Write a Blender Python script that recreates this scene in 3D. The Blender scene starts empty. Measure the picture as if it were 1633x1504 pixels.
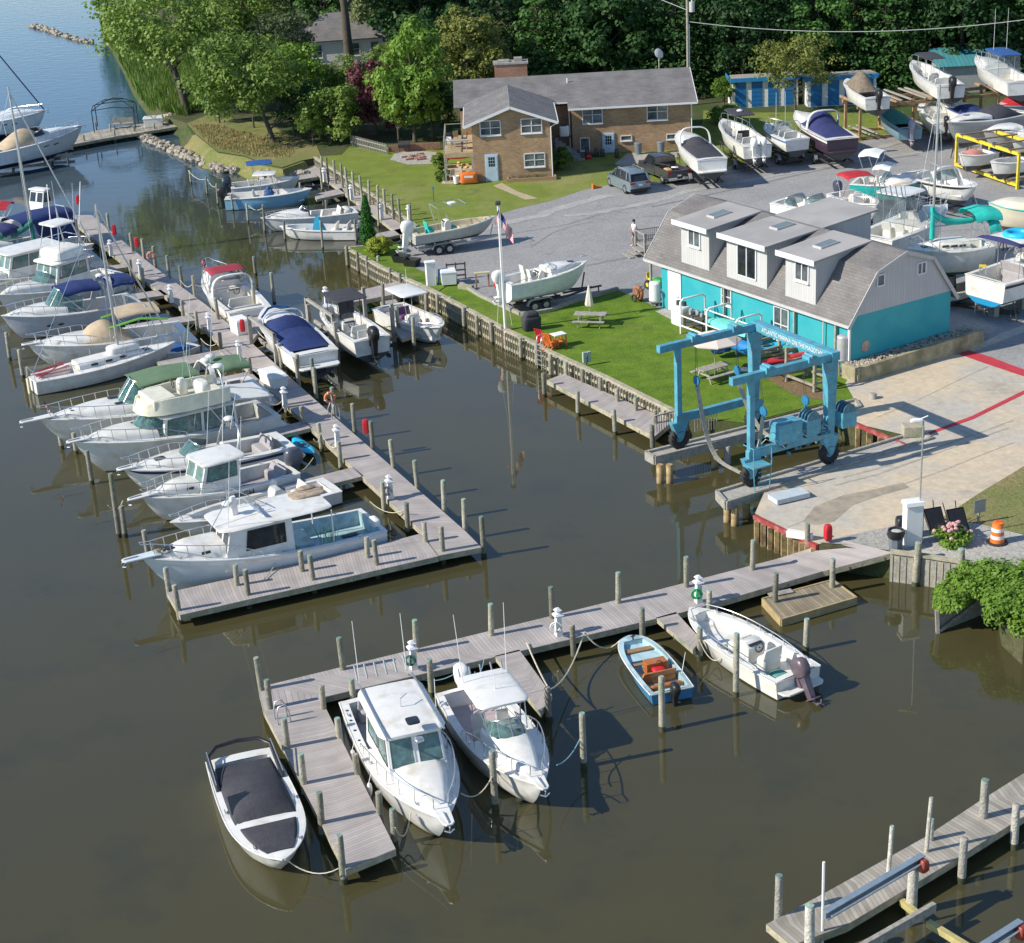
import bpy, math, random
from mathutils import Vector, Matrix
from math import sin, cos, pi, radians, atan2, hypot, sqrt
SC = bpy.context.scene
COL = SC.collection
# ---- camera
F_PX, CXP, CYP, PITCH, ROLL, CAM_H = 2788.3, 816.5, 752.0, radians(22.336), radians(3.178), 32.78
_c, _s, _cr, _sr = cos(PITCH), sin(PITCH), cos(ROLL), sin(ROLL)
FW = Vector((0,_c,-_s)); R0 = Vector((1,0,0)); D0 = Vector((0,-_s,-_c))
RT = _cr * R0 + _sr * D0; DN = -_sr * R0 + _cr * D0
cam = bpy.data.objects.new("camera",bpy.data.cameras.new("camera")); COL.objects.link(cam)
mw = Matrix((RT,-DN,-FW)).transposed().to_4x4(); mw.translation = Vector((0,0,CAM_H))
cam.matrix_world = mw
cam.data.sensor_fit = 'HORIZONTAL'; cam.data.sensor_width = 36
cam.data.lens = F_PX / 1633 * 36; cam.data.clip_end = 3000; cam.data.clip_start = 1
SC.camera = cam
# ---- sky and sun
SUN_EL = radians(34.3); SUN_AZ = (-0.962,-0.275)
w = bpy.data.worlds.new("World"); SC.world = w; w.use_nodes = True
nt = w.node_tree; bg = nt.nodes["Background"]
sky = nt.nodes.new("ShaderNodeTexSky"); sky.sky_type = 'NISHITA'; sky.sun_disc = False
sky.sun_elevation = SUN_EL; sky.sun_rotation = atan2(SUN_AZ[0],SUN_AZ[1]) % (2*pi)
nt.links.new(sky.outputs[0],bg.inputs[0]); bg.inputs[1].default_value = 0.13; sky.ozone_density = 2; sky.air_density = 1; sky.dust_density = 0; sky.altitude = 1000
sl = bpy.data.lights.new("sun",'SUN'); sl.energy = 4.5; sl.angle = radians(0.5); sl.color = (1,.93,.80)
sun = bpy.data.objects.new("sun",sl); COL.objects.link(sun)
sd = Vector((SUN_AZ[0]*cos(SUN_EL),SUN_AZ[1]*cos(SUN_EL),sin(SUN_EL)))
sun.rotation_euler = sd.to_track_quat('Z','Y').to_euler(); sun.location = (-60,40,80)
SC.view_settings.view_transform = 'Standard'; SC.view_settings.look = 'None'
SC.view_settings.exposure = 0.4; SC.view_settings.gamma = 1
SC.render.engine = 'CYCLES'
SC.cycles.max_bounces = 6; SC.cycles.transparent_max_bounces = 8; SC.cycles.glossy_bounces = 3
# ---- measuring helpers
def at(x,y,z=0.0):
 """world point where the survey line through photo position x, y meets height z"""
 r = FW + RT * ((x-CXP)/F_PX) + DN * ((y-CYP)/F_PX)
 t = (CAM_H-z) / -r.z
 return Vector((r.x*t,r.y*t,z))
def proj(P):
 v = Vector(P) - Vector((0,0,CAM_H)); d = v.dot(FW)
 return CXP + F_PX * v.dot(RT) / d, CYP + F_PX * v.dot(DN) / d
def height(base,z,ytop):
 B = at(base[0],base[1],z); lo, hi = 0, 25
 for _ in range(30):
  m = (lo+hi) / 2
  if proj(B+Vector((0,0,m)))[1] > ytop: lo = m
  else: hi = m
 return (lo+hi) / 2
GZ = 1.2
DZ = 0.62
# ---- mesh helpers
class MB:
 def __init__(s): s.v = []; s.f = []; s.m = []; s.uv = None; s.c = 0; s.T = None
 def mat(s,i): s.c = i; return s
 def add(s,vs,fs):
  n = len(s.v)
  if s.T is not None: vs = [s.T@Vector(v)for v in vs]
  s.v += [tuple(v)for v in vs]
  for f in fs: s.f.append([i+n for i in f]); s.m.append(s.c)
  return s
 def box(s,x0,x1,y0,y1,z0,z1):
  return s.add([(x0,y0,z0),(x1,y0,z0),(x1,y1,z0),(x0,y1,z0),(x0,y0,z1),(x1,y0,z1),(x1,y1,z1),(x0,y1,z1)],[(3,2,1,0),(4,5,6,7),(0,1,5,4),(1,2,6,5),(2,3,7,6),(3,0,4,7)])
 def bar(s,p0,p1,w,h,up=(0,0,1)):
  p0 = Vector(p0); p1 = Vector(p1); d = (p1-p0).normalized(); u = Vector(up)
  if abs(d.dot(u)) > .98: u = Vector((1,0,0))
  a = d.cross(u).normalized() * (w/2); b = a.cross(d).normalized() * (h/2)
  return s.add([p0-a-b,p0+a-b,p0+a+b,p0-a+b,p1-a-b,p1+a-b,p1+a+b,p1-a+b],[(3,2,1,0),(4,5,6,7),(0,1,5,4),(1,2,6,5),(2,3,7,6),(3,0,4,7)])
 def loft(s,rings,closed=True,cap0=True,cap1=True):
  n = len(rings[0]); vs = [p for r in rings for p in r]; fs = []
  for i in range(len(rings)-1):
   for j in range(n if closed else n-1):
    k = (j+1) % n
    fs.append((i*n+j,i*n+k,(i+1)*n+k,(i+1)*n+j))
  if closed and cap0: fs.append(tuple(range(n-1,-1,-1)))
  if closed and cap1: fs.append(tuple((len(rings)-1)*n+j for j in range(n)))
  return s.add(vs,fs)
 def cyl(s,p0,p1,r0,r1=None,n=8):
  return s.tube([p0,p1],r0,n,r1)
 def tube(s,pts,r,n=6,r1=None,closed=False):
  pts = [Vector(p)for p in pts]; r1 = r if r1 is None else r1; rings = []; N = len(pts)
  d = (pts[1]-pts[0]).normalized(); u = Vector((0,0,1))
  if abs(d.dot(u)) > .9: u = Vector((1,0,0))
  for i, p in enumerate(pts):
   d = (pts[min(i+1,N-1)]-pts[max(i-1,0)])
   if d.length < 1e-6: d = Vector((0,0,1))
   d.normalize(); a = d.cross(u)
   if a.length < 1e-3: a = d.cross(Vector((.3,1,.2)))
   a.normalize(); b = d.cross(a).normalized(); u = -b if False else u
   rr = r + (r1-r) * i / max(1,N-1)
   rings.append([p+a*(rr*cos(2*pi*k/n))+b*(rr*sin(2*pi*k/n))for k in range(n)])
  return s.loft(rings)
 def prism(s,pts,z0,z1):
  n = len(pts)
  return s.add([(p[0],p[1],z0)for p in pts]+[(p[0],p[1],z1)for p in pts],[tuple(range(n-1,-1,-1)),tuple(range(n,2*n))]+[(i,(i+1)%n,n+(i+1)%n,n+i)for i in range(n)])
 def ell(s,c,r,nu=10,nv=6,zc=-1.0):
  vs = []; fs = []
  a0 = math.asin(max(-1,zc))
  for i in range(nv+1):
   a = a0 + (pi/2-a0) * i / nv
   for j in range(nu):
    b = 2*pi*j/nu
    vs.append((c[0]+r[0]*cos(a)*cos(b),c[1]+r[1]*cos(a)*sin(b),c[2]+r[2]*sin(a)))
  for i in range(nv):
   for j in range(nu):
    k = (j+1) % nu; fs.append((i*nu+j,i*nu+k,(i+1)*nu+k,(i+1)*nu+j))
  if zc > -1: fs.append(tuple(range(nu-1,-1,-1)))
  return s.add(vs,fs)
 def torus(s,c,R,r,axis='z',n=16,m=6):
  vs = []; fs = []
  for i in range(n):
   for j in range(m):
    a = 2*pi*i/n; b = 2*pi*j/m; q = R + r*cos(b); p = (q*cos(a),q*sin(a),r*sin(b))
    if axis == 'x': p = (p[2],p[0],p[1])
    elif axis == 'y': p = (p[0],p[2],p[1])
    vs.append((c[0]+p[0],c[1]+p[1],c[2]+p[2]))
  for i in range(n):
   for j in range(m):
    fs.append((i*m+j,((i+1)%n)*m+j,((i+1)%n)*m+(j+1)%m,i*m+(j+1)%m))
  return s.add(vs,fs)
 def rbox(s,c,sx,sy,sz,r=.2,k=3,top=1.0):
  """rounded block: superellipse plan, rounded top and bottom edges, c = centre of base"""
  rings = []
  prof = [(0,1-r*.6),(r*.35,1)] + [(1-r,1),(1-r*.4,1-r*.25),(1,1-r)]
  for h, q in prof:
   rg = []
   tt = 1 + (top-1) * h
   for i in range(16):
    a = 2*pi*i/16 + pi/16; ca, sa = cos(a), sin(a)
    e = 2.0 / (2+4*(1-min(r,.9)))
    rg.append((c[0]+sx/2*q*tt*math.copysign(abs(ca)**e,ca),c[1]+sy/2*q*tt*math.copysign(abs(sa)**e,sa),c[2]+sz*h))
   rings.append(rg)
  return s.loft(rings)
 def build(s,name,mats,parent=None,smooth=None,bevel=0):
  me = bpy.data.meshes.new(name); me.from_pydata(s.v,[],s.f)
  if not isinstance(mats,(list,tuple)): mats = [mats]
  for m in mats: me.materials.append(m)
  if len(mats) > 1: me.polygons.foreach_set('material_index',s.m)
  if s.uv:
   l = me.uv_layers.new(name='UVMap'); flat = []
   for p in me.polygons:
    for vi in p.vertices: flat += s.uv[vi]
   l.data.foreach_set('uv',flat)
  if smooth:
   me.shade_smooth(); me.set_sharp_from_angle(angle=radians(smooth))
  me.validate(); me.update()
  o = bpy.data.objects.new(name,me); COL.objects.link(o)
  if parent: o.parent = parent
  if bevel:
   b = o.modifiers.new('bevel','BEVEL'); b.width = bevel; b.segments = 2; b.limit_method = 'ANGLE'
  return o
def tag(o,label,cat,group=None,kind=None):
 if label: o['label'] = label
 if cat: o['category'] = cat
 if group: o['group'] = group
 if kind: o['kind'] = kind
 return o
def thing(name,label,cat,loc=(0,0,0),rz=0,group=None):
 o = bpy.data.objects.new(name,None); COL.objects.link(o); o.empty_display_size = .3
 o.location = loc; o.rotation_euler = (0,0,rz)
 return tag(o,label,cat,group)
def place(o,loc,rz=0): o.location = loc; o.rotation_euler = (0,0,rz); return o
def kids(o): return [c for c in COL.objects if c.parent==o]
KID = {}
def dup(o,loc,rz=0,label=None,group=None,scale=None):
 """copy of a thing with copies of its parts and sub-parts (mesh data shared)"""
 if o.name not in KID: KID[o.name] = [(k,kids(k))for k in kids(o)]
 n = o.copy(); COL.objects.link(n); place(n,loc,rz)
 if label: n['label'] = label
 if group: n['group'] = group
 if scale: n.scale = scale if hasattr(scale,'__len__') else (scale,)*3
 for k, gs in KID[o.name]:
  c = k.copy(); COL.objects.link(c); c.parent = n
  for g in gs:
   d = g.copy(); COL.objects.link(d); d.parent = c
 return n
ORD = 'first second third fourth fifth sixth seventh eighth ninth tenth eleventh twelfth thirteenth fourteenth fifteenth sixteenth seventeenth eighteenth nineteenth twentieth'.split()
# ---- materials
MC = {}
def M(name,col,rough=.5,metal=0,var=.12,scale=2.5,bump=0,bscale=None,alpha=1,spec=.5,coat=0,col2=None,c2s=None,c2t=(.45,.6),det=4):
 if name in MC: return MC[name]
 m = bpy.data.materials.new(name); m.use_nodes = True; MC[name] = m
 nt = m.node_tree; N = nt.nodes; L = nt.links; b = N['Principled BSDF']
 b.inputs['Roughness'].default_value = rough; b.inputs['Metallic'].default_value = metal
 b.inputs['Specular IOR Level'].default_value = spec; b.inputs['Coat Weight'].default_value = coat
 b.inputs['Alpha'].default_value = alpha
 tc = N.new('ShaderNodeTexCoord'); no = N.new('ShaderNodeTexNoise')
 no.inputs['Scale'].default_value = scale; no.inputs['Detail'].default_value = det; no.inputs['Roughness'].default_value = .65
 L.new(tc.outputs['Object'],no.inputs['Vector'])
 cr = N.new('ShaderNodeValToRGB'); cr.color_ramp.elements[0].position = .3; cr.color_ramp.elements[1].position = .7
 cr.color_ramp.elements[0].color = (*[c*(1-var)for c in col],1); cr.color_ramp.elements[1].color = (*[min(1,c*(1+var))for c in col],1)
 L.new(no.outputs['Fac'],cr.inputs['Fac']); out = cr.outputs['Color']
 if col2:
  n2 = N.new('ShaderNodeTexNoise'); n2.inputs['Scale'].default_value = c2s or scale*.3; n2.inputs['Detail'].default_value = 5
  L.new(tc.outputs['Object'],n2.inputs['Vector'])
  mr = N.new('ShaderNodeMapRange'); mr.inputs['From Min'].default_value = c2t[0]; mr.inputs['From Max'].default_value = c2t[1]
  L.new(n2.outputs['Fac'],mr.inputs['Value'])
  mx = N.new('ShaderNodeMix'); mx.data_type = 'RGBA'; L.new(mr.outputs[0],mx.inputs['Factor'])
  L.new(out,mx.inputs['A']); mx.inputs['B'].default_value = (*col2,1); out = mx.outputs['Result']
 if name.startswith('piling'):
  oi = N.new('ShaderNodeObjectInfo'); r_ = N.new('ShaderNodeMapRange'); r_.inputs['To Min'].default_value = .65; r_.inputs['To Max'].default_value = 1.35; L.new(oi.outputs['Random'],r_.inputs['Value'])
  hs = N.new('ShaderNodeHueSaturation'); L.new(out,hs.inputs['Color']); L.new(r_.outputs[0],hs.inputs['Value']); out = hs.outputs[0]
 L.new(out,b.inputs['Base Color'])
 if bump:
  nb = N.new('ShaderNodeTexNoise'); nb.inputs['Scale'].default_value = bscale or scale*4; nb.inputs['Detail'].default_value = 4
  L.new(tc.outputs['Object'],nb.inputs['Vector'])
  bp = N.new('ShaderNodeBump'); bp.inputs['Strength'].default_value = bump; bp.inputs['Distance'].default_value = .05
  L.new(nb.outputs['Fac'],bp.inputs['Height']); L.new(bp.outputs[0],b.inputs['Normal'])
 return m
HM = {}
def hullmat(base,bottom,z=.05):
 """hull paint above the boot line, bottom paint below it"""
 k = (base.name,bottom.name)
 if k in HM: return HM[k]
 m = base.copy(); HM[k] = m; N = m.node_tree.nodes; L = m.node_tree.links; b = N['Principled BSDF']; src = b.inputs['Base Color'].links[0].from_socket
 tc = N.new('ShaderNodeTexCoord'); sp = N.new('ShaderNodeSeparateXYZ'); L.new(tc.outputs['Object'],sp.inputs[0])
 ls = N.new('ShaderNodeMath'); ls.operation = 'LESS_THAN'; ls.inputs[1].default_value = z; L.new(sp.outputs[2],ls.inputs[0])
 mx = N.new('ShaderNodeMix'); mx.data_type = 'RGBA'; L.new(ls.outputs[0],mx.inputs['Factor']); L.new(src,mx.inputs['A'])
 mx.inputs['B'].default_value = bottom.node_tree.nodes['Color Ramp'].color_ramp.elements[1].color; L.new(mx.outputs['Result'],b.inputs['Base Color'])
 return m
def planks(name,col,col2,w=.14,var=.25,rough=.8,axis=0,gap=.08,grime=.3):
 """boards: uses UV in metres, boards are w wide along u"""
 m = bpy.data.materials.new(name); m.use_nodes = True; MC[name] = m
 nt = m.node_tree; N = nt.nodes; L = nt.links; b = N['Principled BSDF']; b.inputs['Roughness'].default_value = rough
 tc = N.new('ShaderNodeTexCoord'); sp = N.new('ShaderNodeSeparateXYZ'); L.new(tc.outputs['UV'],sp.inputs[0])
 dv = N.new('ShaderNodeMath'); dv.operation = 'DIVIDE'; dv.inputs[1].default_value = w; L.new(sp.outputs[axis],dv.inputs[0])
 fl = N.new('ShaderNodeMath'); fl.operation = 'FLOOR'; L.new(dv.outputs[0],fl.inputs[0])
 wn = N.new('ShaderNodeTexWhiteNoise'); wn.noise_dimensions = '1D'; L.new(fl.outputs[0],wn.inputs['W'])
 fr = N.new('ShaderNodeMath'); fr.operation = 'FRACT'; L.new(dv.outputs[0],fr.inputs[0])
 ls = N.new('ShaderNodeMath'); ls.operation = 'LESS_THAN'; ls.inputs[1].default_value = gap; L.new(fr.outputs[0],ls.inputs[0])
 mx = N.new('ShaderNodeMix'); mx.data_type = 'RGBA'; mx.inputs['A'].default_value = (*col,1); mx.inputs['B'].default_value = (*col2,1)
 L.new(wn.outputs['Value'],mx.inputs['Factor'])
 no = N.new('ShaderNodeTexNoise'); no.inputs['Scale'].default_value = .9; no.inputs['Detail'].default_value = 6; L.new(tc.outputs['UV'],no.inputs['Vector'])
 mr = N.new('ShaderNodeMapRange'); mr.inputs['From Min'].default_value = .3; mr.inputs['From Max'].default_value = .7
 mr.inputs['To Min'].default_value = 1-grime; mr.inputs['To Max'].default_value = 1+grime*.5; L.new(no.outputs['Fac'],mr.inputs['Value'])
 hs = N.new('ShaderNodeHueSaturation'); L.new(mx.outputs['Result'],hs.inputs['Color']); L.new(mr.outputs[0],hs.inputs['Value'])
 m2 = N.new('ShaderNodeMix'); m2.data_type = 'RGBA'; L.new(ls.outputs[0],m2.inputs['Factor']); L.new(hs.outputs[0],m2.inputs['A'])
 m2.inputs['B'].default_value = (*[c*.45 for c in col],1); L.new(m2.outputs['Result'],b.inputs['Base Color'])
 return m
def brick(name,c1,c2,mortar,sc,bw=.25,rh=.09,rough=.85,offs=.5,ms=.012,bias=0):
 m = bpy.data.materials.new(name); m.use_nodes = True; MC[name] = m
 nt = m.node_tree; N = nt.nodes; L = nt.links; b = N['Principled BSDF']; b.inputs['Roughness'].default_value = rough
 tc = N.new('ShaderNodeTexCoord'); br = N.new('ShaderNodeTexBrick'); br.offset = offs
 br.inputs['Color1'].default_value = (*c1,1); br.inputs['Color2'].default_value = (*c2,1); br.inputs['Mortar'].default_value = (*mortar,1)
 br.inputs['Scale'].default_value = sc; br.inputs['Brick Width'].default_value = bw; br.inputs['Row Height'].default_value = rh; br.inputs['Mortar Size'].default_value = ms
 br.inputs['Bias'].default_value = bias
 L.new(tc.outputs['UV'],br.inputs['Vector'])
 no = N.new('ShaderNodeTexNoise'); no.inputs['Scale'].default_value = .7; no.inputs['Detail'].default_value = 6; L.new(tc.outputs['UV'],no.inputs['Vector'])
 mr = N.new('ShaderNodeMapRange'); mr.inputs['From Min'].default_value = .3; mr.inputs['From Max'].default_value = .7
 mr.inputs['To Min'].default_value = .75; mr.inputs['To Max'].default_value = 1.12; L.new(no.outputs['Fac'],mr.inputs['Value'])
 hs = N.new('ShaderNodeHueSaturation'); L.new(br.outputs['Color'],hs.inputs['Color']); L.new(mr.outputs[0],hs.inputs['Value'])
 L.new(hs.outputs[0],b.inputs['Base Color'])
 return m
def foliage(name,c1,c2,c3=None):
 m = bpy.data.materials.new(name); m.use_nodes = True; MC[name] = m
 nt = m.node_tree; N = nt.nodes; L = nt.links; b = N['Principled BSDF']; b.inputs['Roughness'].default_value = .55
 b.inputs['Specular IOR Level'].default_value = .35
 tc = N.new('ShaderNodeTexCoord'); no = N.new('ShaderNodeTexNoise'); no.inputs['Scale'].default_value = .55; no.inputs['Detail'].default_value = 5
 no.inputs['Roughness'].default_value = .7
 L.new(tc.outputs['Object'],no.inputs['Vector'])
 oi = N.new('ShaderNodeObjectInfo'); ad = N.new('ShaderNodeMath'); ad.operation = 'MULTIPLY_ADD'
 L.new(oi.outputs['Random'],ad.inputs[0]); ad.inputs[1].default_value = .3; L.new(no.outputs['Fac'],ad.inputs[2])
 cr = N.new('ShaderNodeValToRGB'); e = cr.color_ramp.elements; e[0].position = .42; e[0].color = (*c1,1); e[1].position = .85; e[1].color = (*c2,1)
 L.new(ad.outputs[0],cr.inputs[0]); L.new(cr.outputs[0],b.inputs['Base Color'])
 tr = N.new('ShaderNodeBsdfTranslucent'); L.new(cr.outputs[0],tr.inputs[0]); ms = N.new('ShaderNodeMixShader'); ms.inputs[0].default_value = .3
 L.new(b.outputs[0],ms.inputs[1]); L.new(tr.outputs[0],ms.inputs[2]); L.new(ms.outputs[0],N['Material Output'].inputs[0])
 return m
WHITE = M('gelcoat_white',(.76,.75,.72),.3,var=.06,scale=1.6,coat=.25,col2=(.60,.57,.50),c2s=1.7,c2t=(.5,.72))
WHITE2 = M('gelcoat_warm',(.74,.73,.68),.35,var=.06,scale=1.5,coat=.2,col2=(.6,.57,.5),c2s=1.6,c2t=(.5,.72))
CREAM = M('gelcoat_cream',(.72,.66,.50),.35,var=.05)
GREYG = M('gelcoat_grey',(.42,.42,.41),.4,var=.08)
NONSK = M('nonskid_deck',(.62,.62,.59),.7,var=.1,scale=6,col2=(.45,.44,.4),c2s=2.2)
TANDK = M('deck_tan',(.52,.44,.33),.75,var=.15,scale=5)
PALEB = M('deck_pale_blue',(.42,.60,.66),.55,var=.08,col2=(.3,.42,.45),c2s=1.5)
BOTR = M('bottom_red',(.16,.05,.04),.8); BOTB = M('bottom_black',(.04,.045,.05),.7,var=.3)
BOTBL = M('bottom_blue',(.02,.22,.42),.6,var=.25); BOTG = M('bottom_green',(.01,.12,.08),.7,var=.25)
BLACKS = M('stripe_black',(.03,.03,.035),.4); NAVY = M('stripe_navy',(.02,.04,.12),.4)
CHROME = M('steel_rail',(.62,.63,.64),.25,metal=.8,var=.05)
ALU = M('aluminium',(.5,.51,.52),.4,metal=.6,var=.1,scale=4)
GLASS = M('tinted_glass',(.06,.16,.15),.05,var=.7,scale=3.5,spec=.8,alpha=.72)
GLASSD = M('dark_glass',(.02,.025,.03),.06,var=.5,spec=.8)
GLASSC = M('clear_plastic',(.35,.42,.45),.12,var=.3,alpha=.2,spec=.7)
BLACKP = M('black_plastic',(.02,.02,.022),.4,var=.3)
DARKM = M('dark_metal',(.06,.06,.065),.5,metal=.3,var=.3)
CVNAVY = M('canvas_navy',(.012,.03,.13),.85,var=.25,scale=3,bump=.3)
CVBLUE = M('canvas_royal',(.02,.09,.27),.8,var=.2,scale=3,bump=.3)
CVBLK = M('canvas_charcoal',(.045,.045,.055),.85,var=.2,scale=3,bump=.3)
CVPURP = M('canvas_violet',(.025,.032,.12),.85,var=.2,scale=3,bump=.3)
CVTAN = M('canvas_tan',(.48,.38,.26),.85,var=.12,scale=3,bump=.3)
CVBRN = M('canvas_brown',(.19,.15,.11),.9,var=.3,scale=4,bump=.5)
CVGRN = M('canvas_sage',(.12,.2,.11),.85,var=.12,scale=2,bump=.3)
CVTEAL = M('canvas_turquoise',(.02,.48,.40),.8,var=.15,scale=3,bump=.3)
CVDTEAL = M('canvas_green',(.01,.14,.11),.85,var=.25,scale=4,bump=.4)
CVRED = M('canvas_red',(.42,.02,.03),.8,var=.2,scale=3,bump=.3)
CVWHITE = M('canvas_white',(.75,.75,.73),.8,var=.05)
PURPD = M('gelcoat_plum',(.05,.03,.05),.3,coat=.4)
LBLUE = M('gelcoat_light_blue',(.22,.45,.62),.3,var=.06,coat=.3)
TEALG = M('gelcoat_turquoise',(.02,.45,.42),.3,coat=.3)
SEAT = M('vinyl_white',(.68,.66,.6),.5,var=.08); SEATG = M('vinyl_grey',(.36,.34,.35),.55,var=.1)
VARN = M('varnished_wood',(.42,.14,.03),.35,var=.3,scale=8,coat=.4)
TEAK = M('teak_wood',(.3,.18,.09),.7,var=.3,scale=8)
REDP = M('red_paint',(.55,.02,.03),.45,var=.15); ORNG = M('orange_plastic',(.75,.18,.03),.5,var=.15)
YELP = M('yellow_paint',(.72,.55,.04),.5,var=.2,scale=4,col2=(.3,.2,.06),c2s=3,c2t=(.6,.7))
BLUEP = M('blue_plastic',(.02,.2,.55),.5,var=.2); CYANP = M('cyan_plastic',(.02,.45,.7),.45,var=.2)
ROPE = M('rope',(.55,.5,.38),.9,var=.3,scale=10); ROPEB = M('rope_blue',(.2,.36,.42),.9)
RUBBER = M('tyre_rubber',(.025,.025,.027),.8,var=.3,scale=12)
PILEM = M('piling_wood',(.30,.28,.22),.9,var=.35,scale=5,bump=.8,bscale=14,col2=(.16,.2,.13),c2s=1.2,c2t=(.45,.65))
PILEW = M('piling_weathered',(.42,.40,.35),.9,var=.3,scale=6,bump=.8,bscale=16)
PCAP = M('piling_top',(.20,.30,.26),.85,var=.35,scale=7)
ALGAE = M('piling_algae',(.05,.055,.025),.8,var=.4,scale=8)
TIMB = M('treated_timber',(.40,.36,.26),.9,var=.25,scale=4,bump=.4,col2=(.22,.25,.16),c2s=1.3,c2t=(.5,.7))
TIMBG = M('grey_timber',(.33,.31,.27),.9,var=.3,scale=5,bump=.4)
TIMBD = M('dark_timber',(.09,.075,.055),.9,var=.4,scale=5)
DECKM = planks('composite_deck',(.45,.405,.385),(.37,.335,.32),w=.14,gap=.1,grime=.2)
DECKW = planks('weathered_planks',(.46,.42,.36),(.30,.27,.225),w=.16,gap=.12,grime=.35)
DECKF = planks('float_planks',(.36,.30,.2),(.25,.2,.135),w=.15,gap=.15,grime=.3)
# ---- ground materials
def ground_mat(name,c1,c2,sc=.5,c3=None,sc3=.15,t3=(.5,.62),rough=.95,bump=.3,bs=6,speck=0,spsc=30,c4=None,sc4=1.4,t4=(.6,.7)):
 m = bpy.data.materials.new(name); m.use_nodes = True; MC[name] = m
 nt = m.node_tree; N = nt.nodes; L = nt.links; b = N['Principled BSDF']; b.inputs['Roughness'].default_value = rough; b.inputs['Specular IOR Level'].default_value = .2
 tc = N.new('ShaderNodeTexCoord')
 def noise(s,d=8,r=.6):
  n = N.new('ShaderNodeTexNoise'); n.inputs['Scale'].default_value = s; n.inputs['Detail'].default_value = d; n.inputs['Roughness'].default_value = r
  L.new(tc.outputs['Object'],n.inputs['Vector']); return n
 def mix(f,a,c,t):
  mr = N.new('ShaderNodeMapRange'); mr.inputs['From Min'].default_value, mr.inputs['From Max'].default_value = t; L.new(f,mr.inputs['Value'])
  x = N.new('ShaderNodeMix'); x.data_type = 'RGBA'; L.new(mr.outputs[0],x.inputs['Factor'])
  if isinstance(a,tuple): x.inputs['A'].default_value = (*a,1)
  else: L.new(a,x.inputs['A'])
  x.inputs['B'].default_value = (*c,1); return x.outputs['Result']
 o = mix(noise(sc).outputs['Fac'],c1,c2,(.35,.65))
 if c3: o = mix(noise(sc3,6,.7).outputs['Fac'],o,c3,t3)
 if c4: o = mix(noise(sc4,4,.7).outputs['Fac'],o,c4,t4)
 if speck:
  n = noise(spsc,3,.7); mr = N.new('ShaderNodeMapRange'); mr.inputs['From Min'].default_value = .3; mr.inputs['From Max'].default_value = .7
  mr.inputs['To Min'].default_value = 1-speck; mr.inputs['To Max'].default_value = 1+speck; L.new(n.outputs['Fac'],mr.inputs['Value'])
  hs = N.new('ShaderNodeHueSaturation'); L.new(o,hs.inputs['Color']); L.new(mr.outputs[0],hs.inputs['Value']); o = hs.outputs[0]
 L.new(o,b.inputs['Base Color'])
 nb = noise(bs,5); bp = N.new('ShaderNodeBump'); bp.inputs['Strength'].default_value = bump; bp.inputs['Distance'].default_value = .08
 L.new(nb.outputs['Fac'],bp.inputs['Height']); L.new(bp.outputs[0],b.inputs['Normal'])
 return m
GRASS = ground_mat('lawn_grass',(.09,.165,.015),(.145,.23,.022),.9,(.20,.21,.06),.12,(.52,.68),speck=.28,spsc=9,c4=(.05,.11,.012),sc4=.5,t4=(.56,.75),bump=.6,bs=14)
GRASSY = ground_mat('yellow_green_lawn',(.155,.20,.035),(.20,.255,.045),.7,(.27,.26,.10),.1,(.5,.66),speck=.25,spsc=9,c4=(.09,.14,.02),sc4=.4,t4=(.56,.75),bump=.6,bs=14)  # yellower green grass of the house lawn
GRASSD = ground_mat('dry_grass',(.24,.22,.09),(.12,.17,.04),.5,(.30,.23,.12),.25,(.5,.65),speck=.3,spsc=8,bump=.6,bs=12)
DIRT = ground_mat('woodland_floor',(.10,.09,.05),(.06,.08,.03),.3,(.05,.09,.02),.2,speck=.3,spsc=4)
GRAVEL = ground_mat('gravel_road',(.335,.33,.328),(.285,.28,.282),.35,(.34,.335,.325),.09,(.5,.68),speck=.22,spsc=7,c4=(.20,.2,.21),sc4=.3,t4=(.6,.72),bump=.5,bs=18)
GRAVELP = ground_mat('pale_gravel',(.42,.40,.36),(.34,.33,.30),.8,(.48,.46,.42),.2,speck=.3,spsc=6,bump=.6,bs=14)
CONCR = ground_mat('worn_concrete',(.60,.49,.35),(.53,.45,.34),.4,(.46,.43,.38),.16,(.45,.62),speck=.12,spsc=3,c4=(.38,.34,.28),sc4=.22,t4=(.6,.72),bump=.15,bs=5)
CONCP = ground_mat('pier_concrete',(.42,.40,.36),(.36,.34,.31),.7,(.28,.27,.25),.3,speck=.15,spsc=4)
MULCH = ground_mat('bare_soil',(.22,.15,.08),(.17,.12,.07),1.2,speck=.3,spsc=5)
ROCKM = M('riprap_stone',(.36,.32,.26),.9,var=.3,scale=2,bump=.6)
BARK = M('tree_bark',(.10,.085,.065),.95,var=.4,scale=5,bump=.8); BARKP = M('pale_bark',(.33,.31,.27),.9,var=.3,scale=4)
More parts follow.
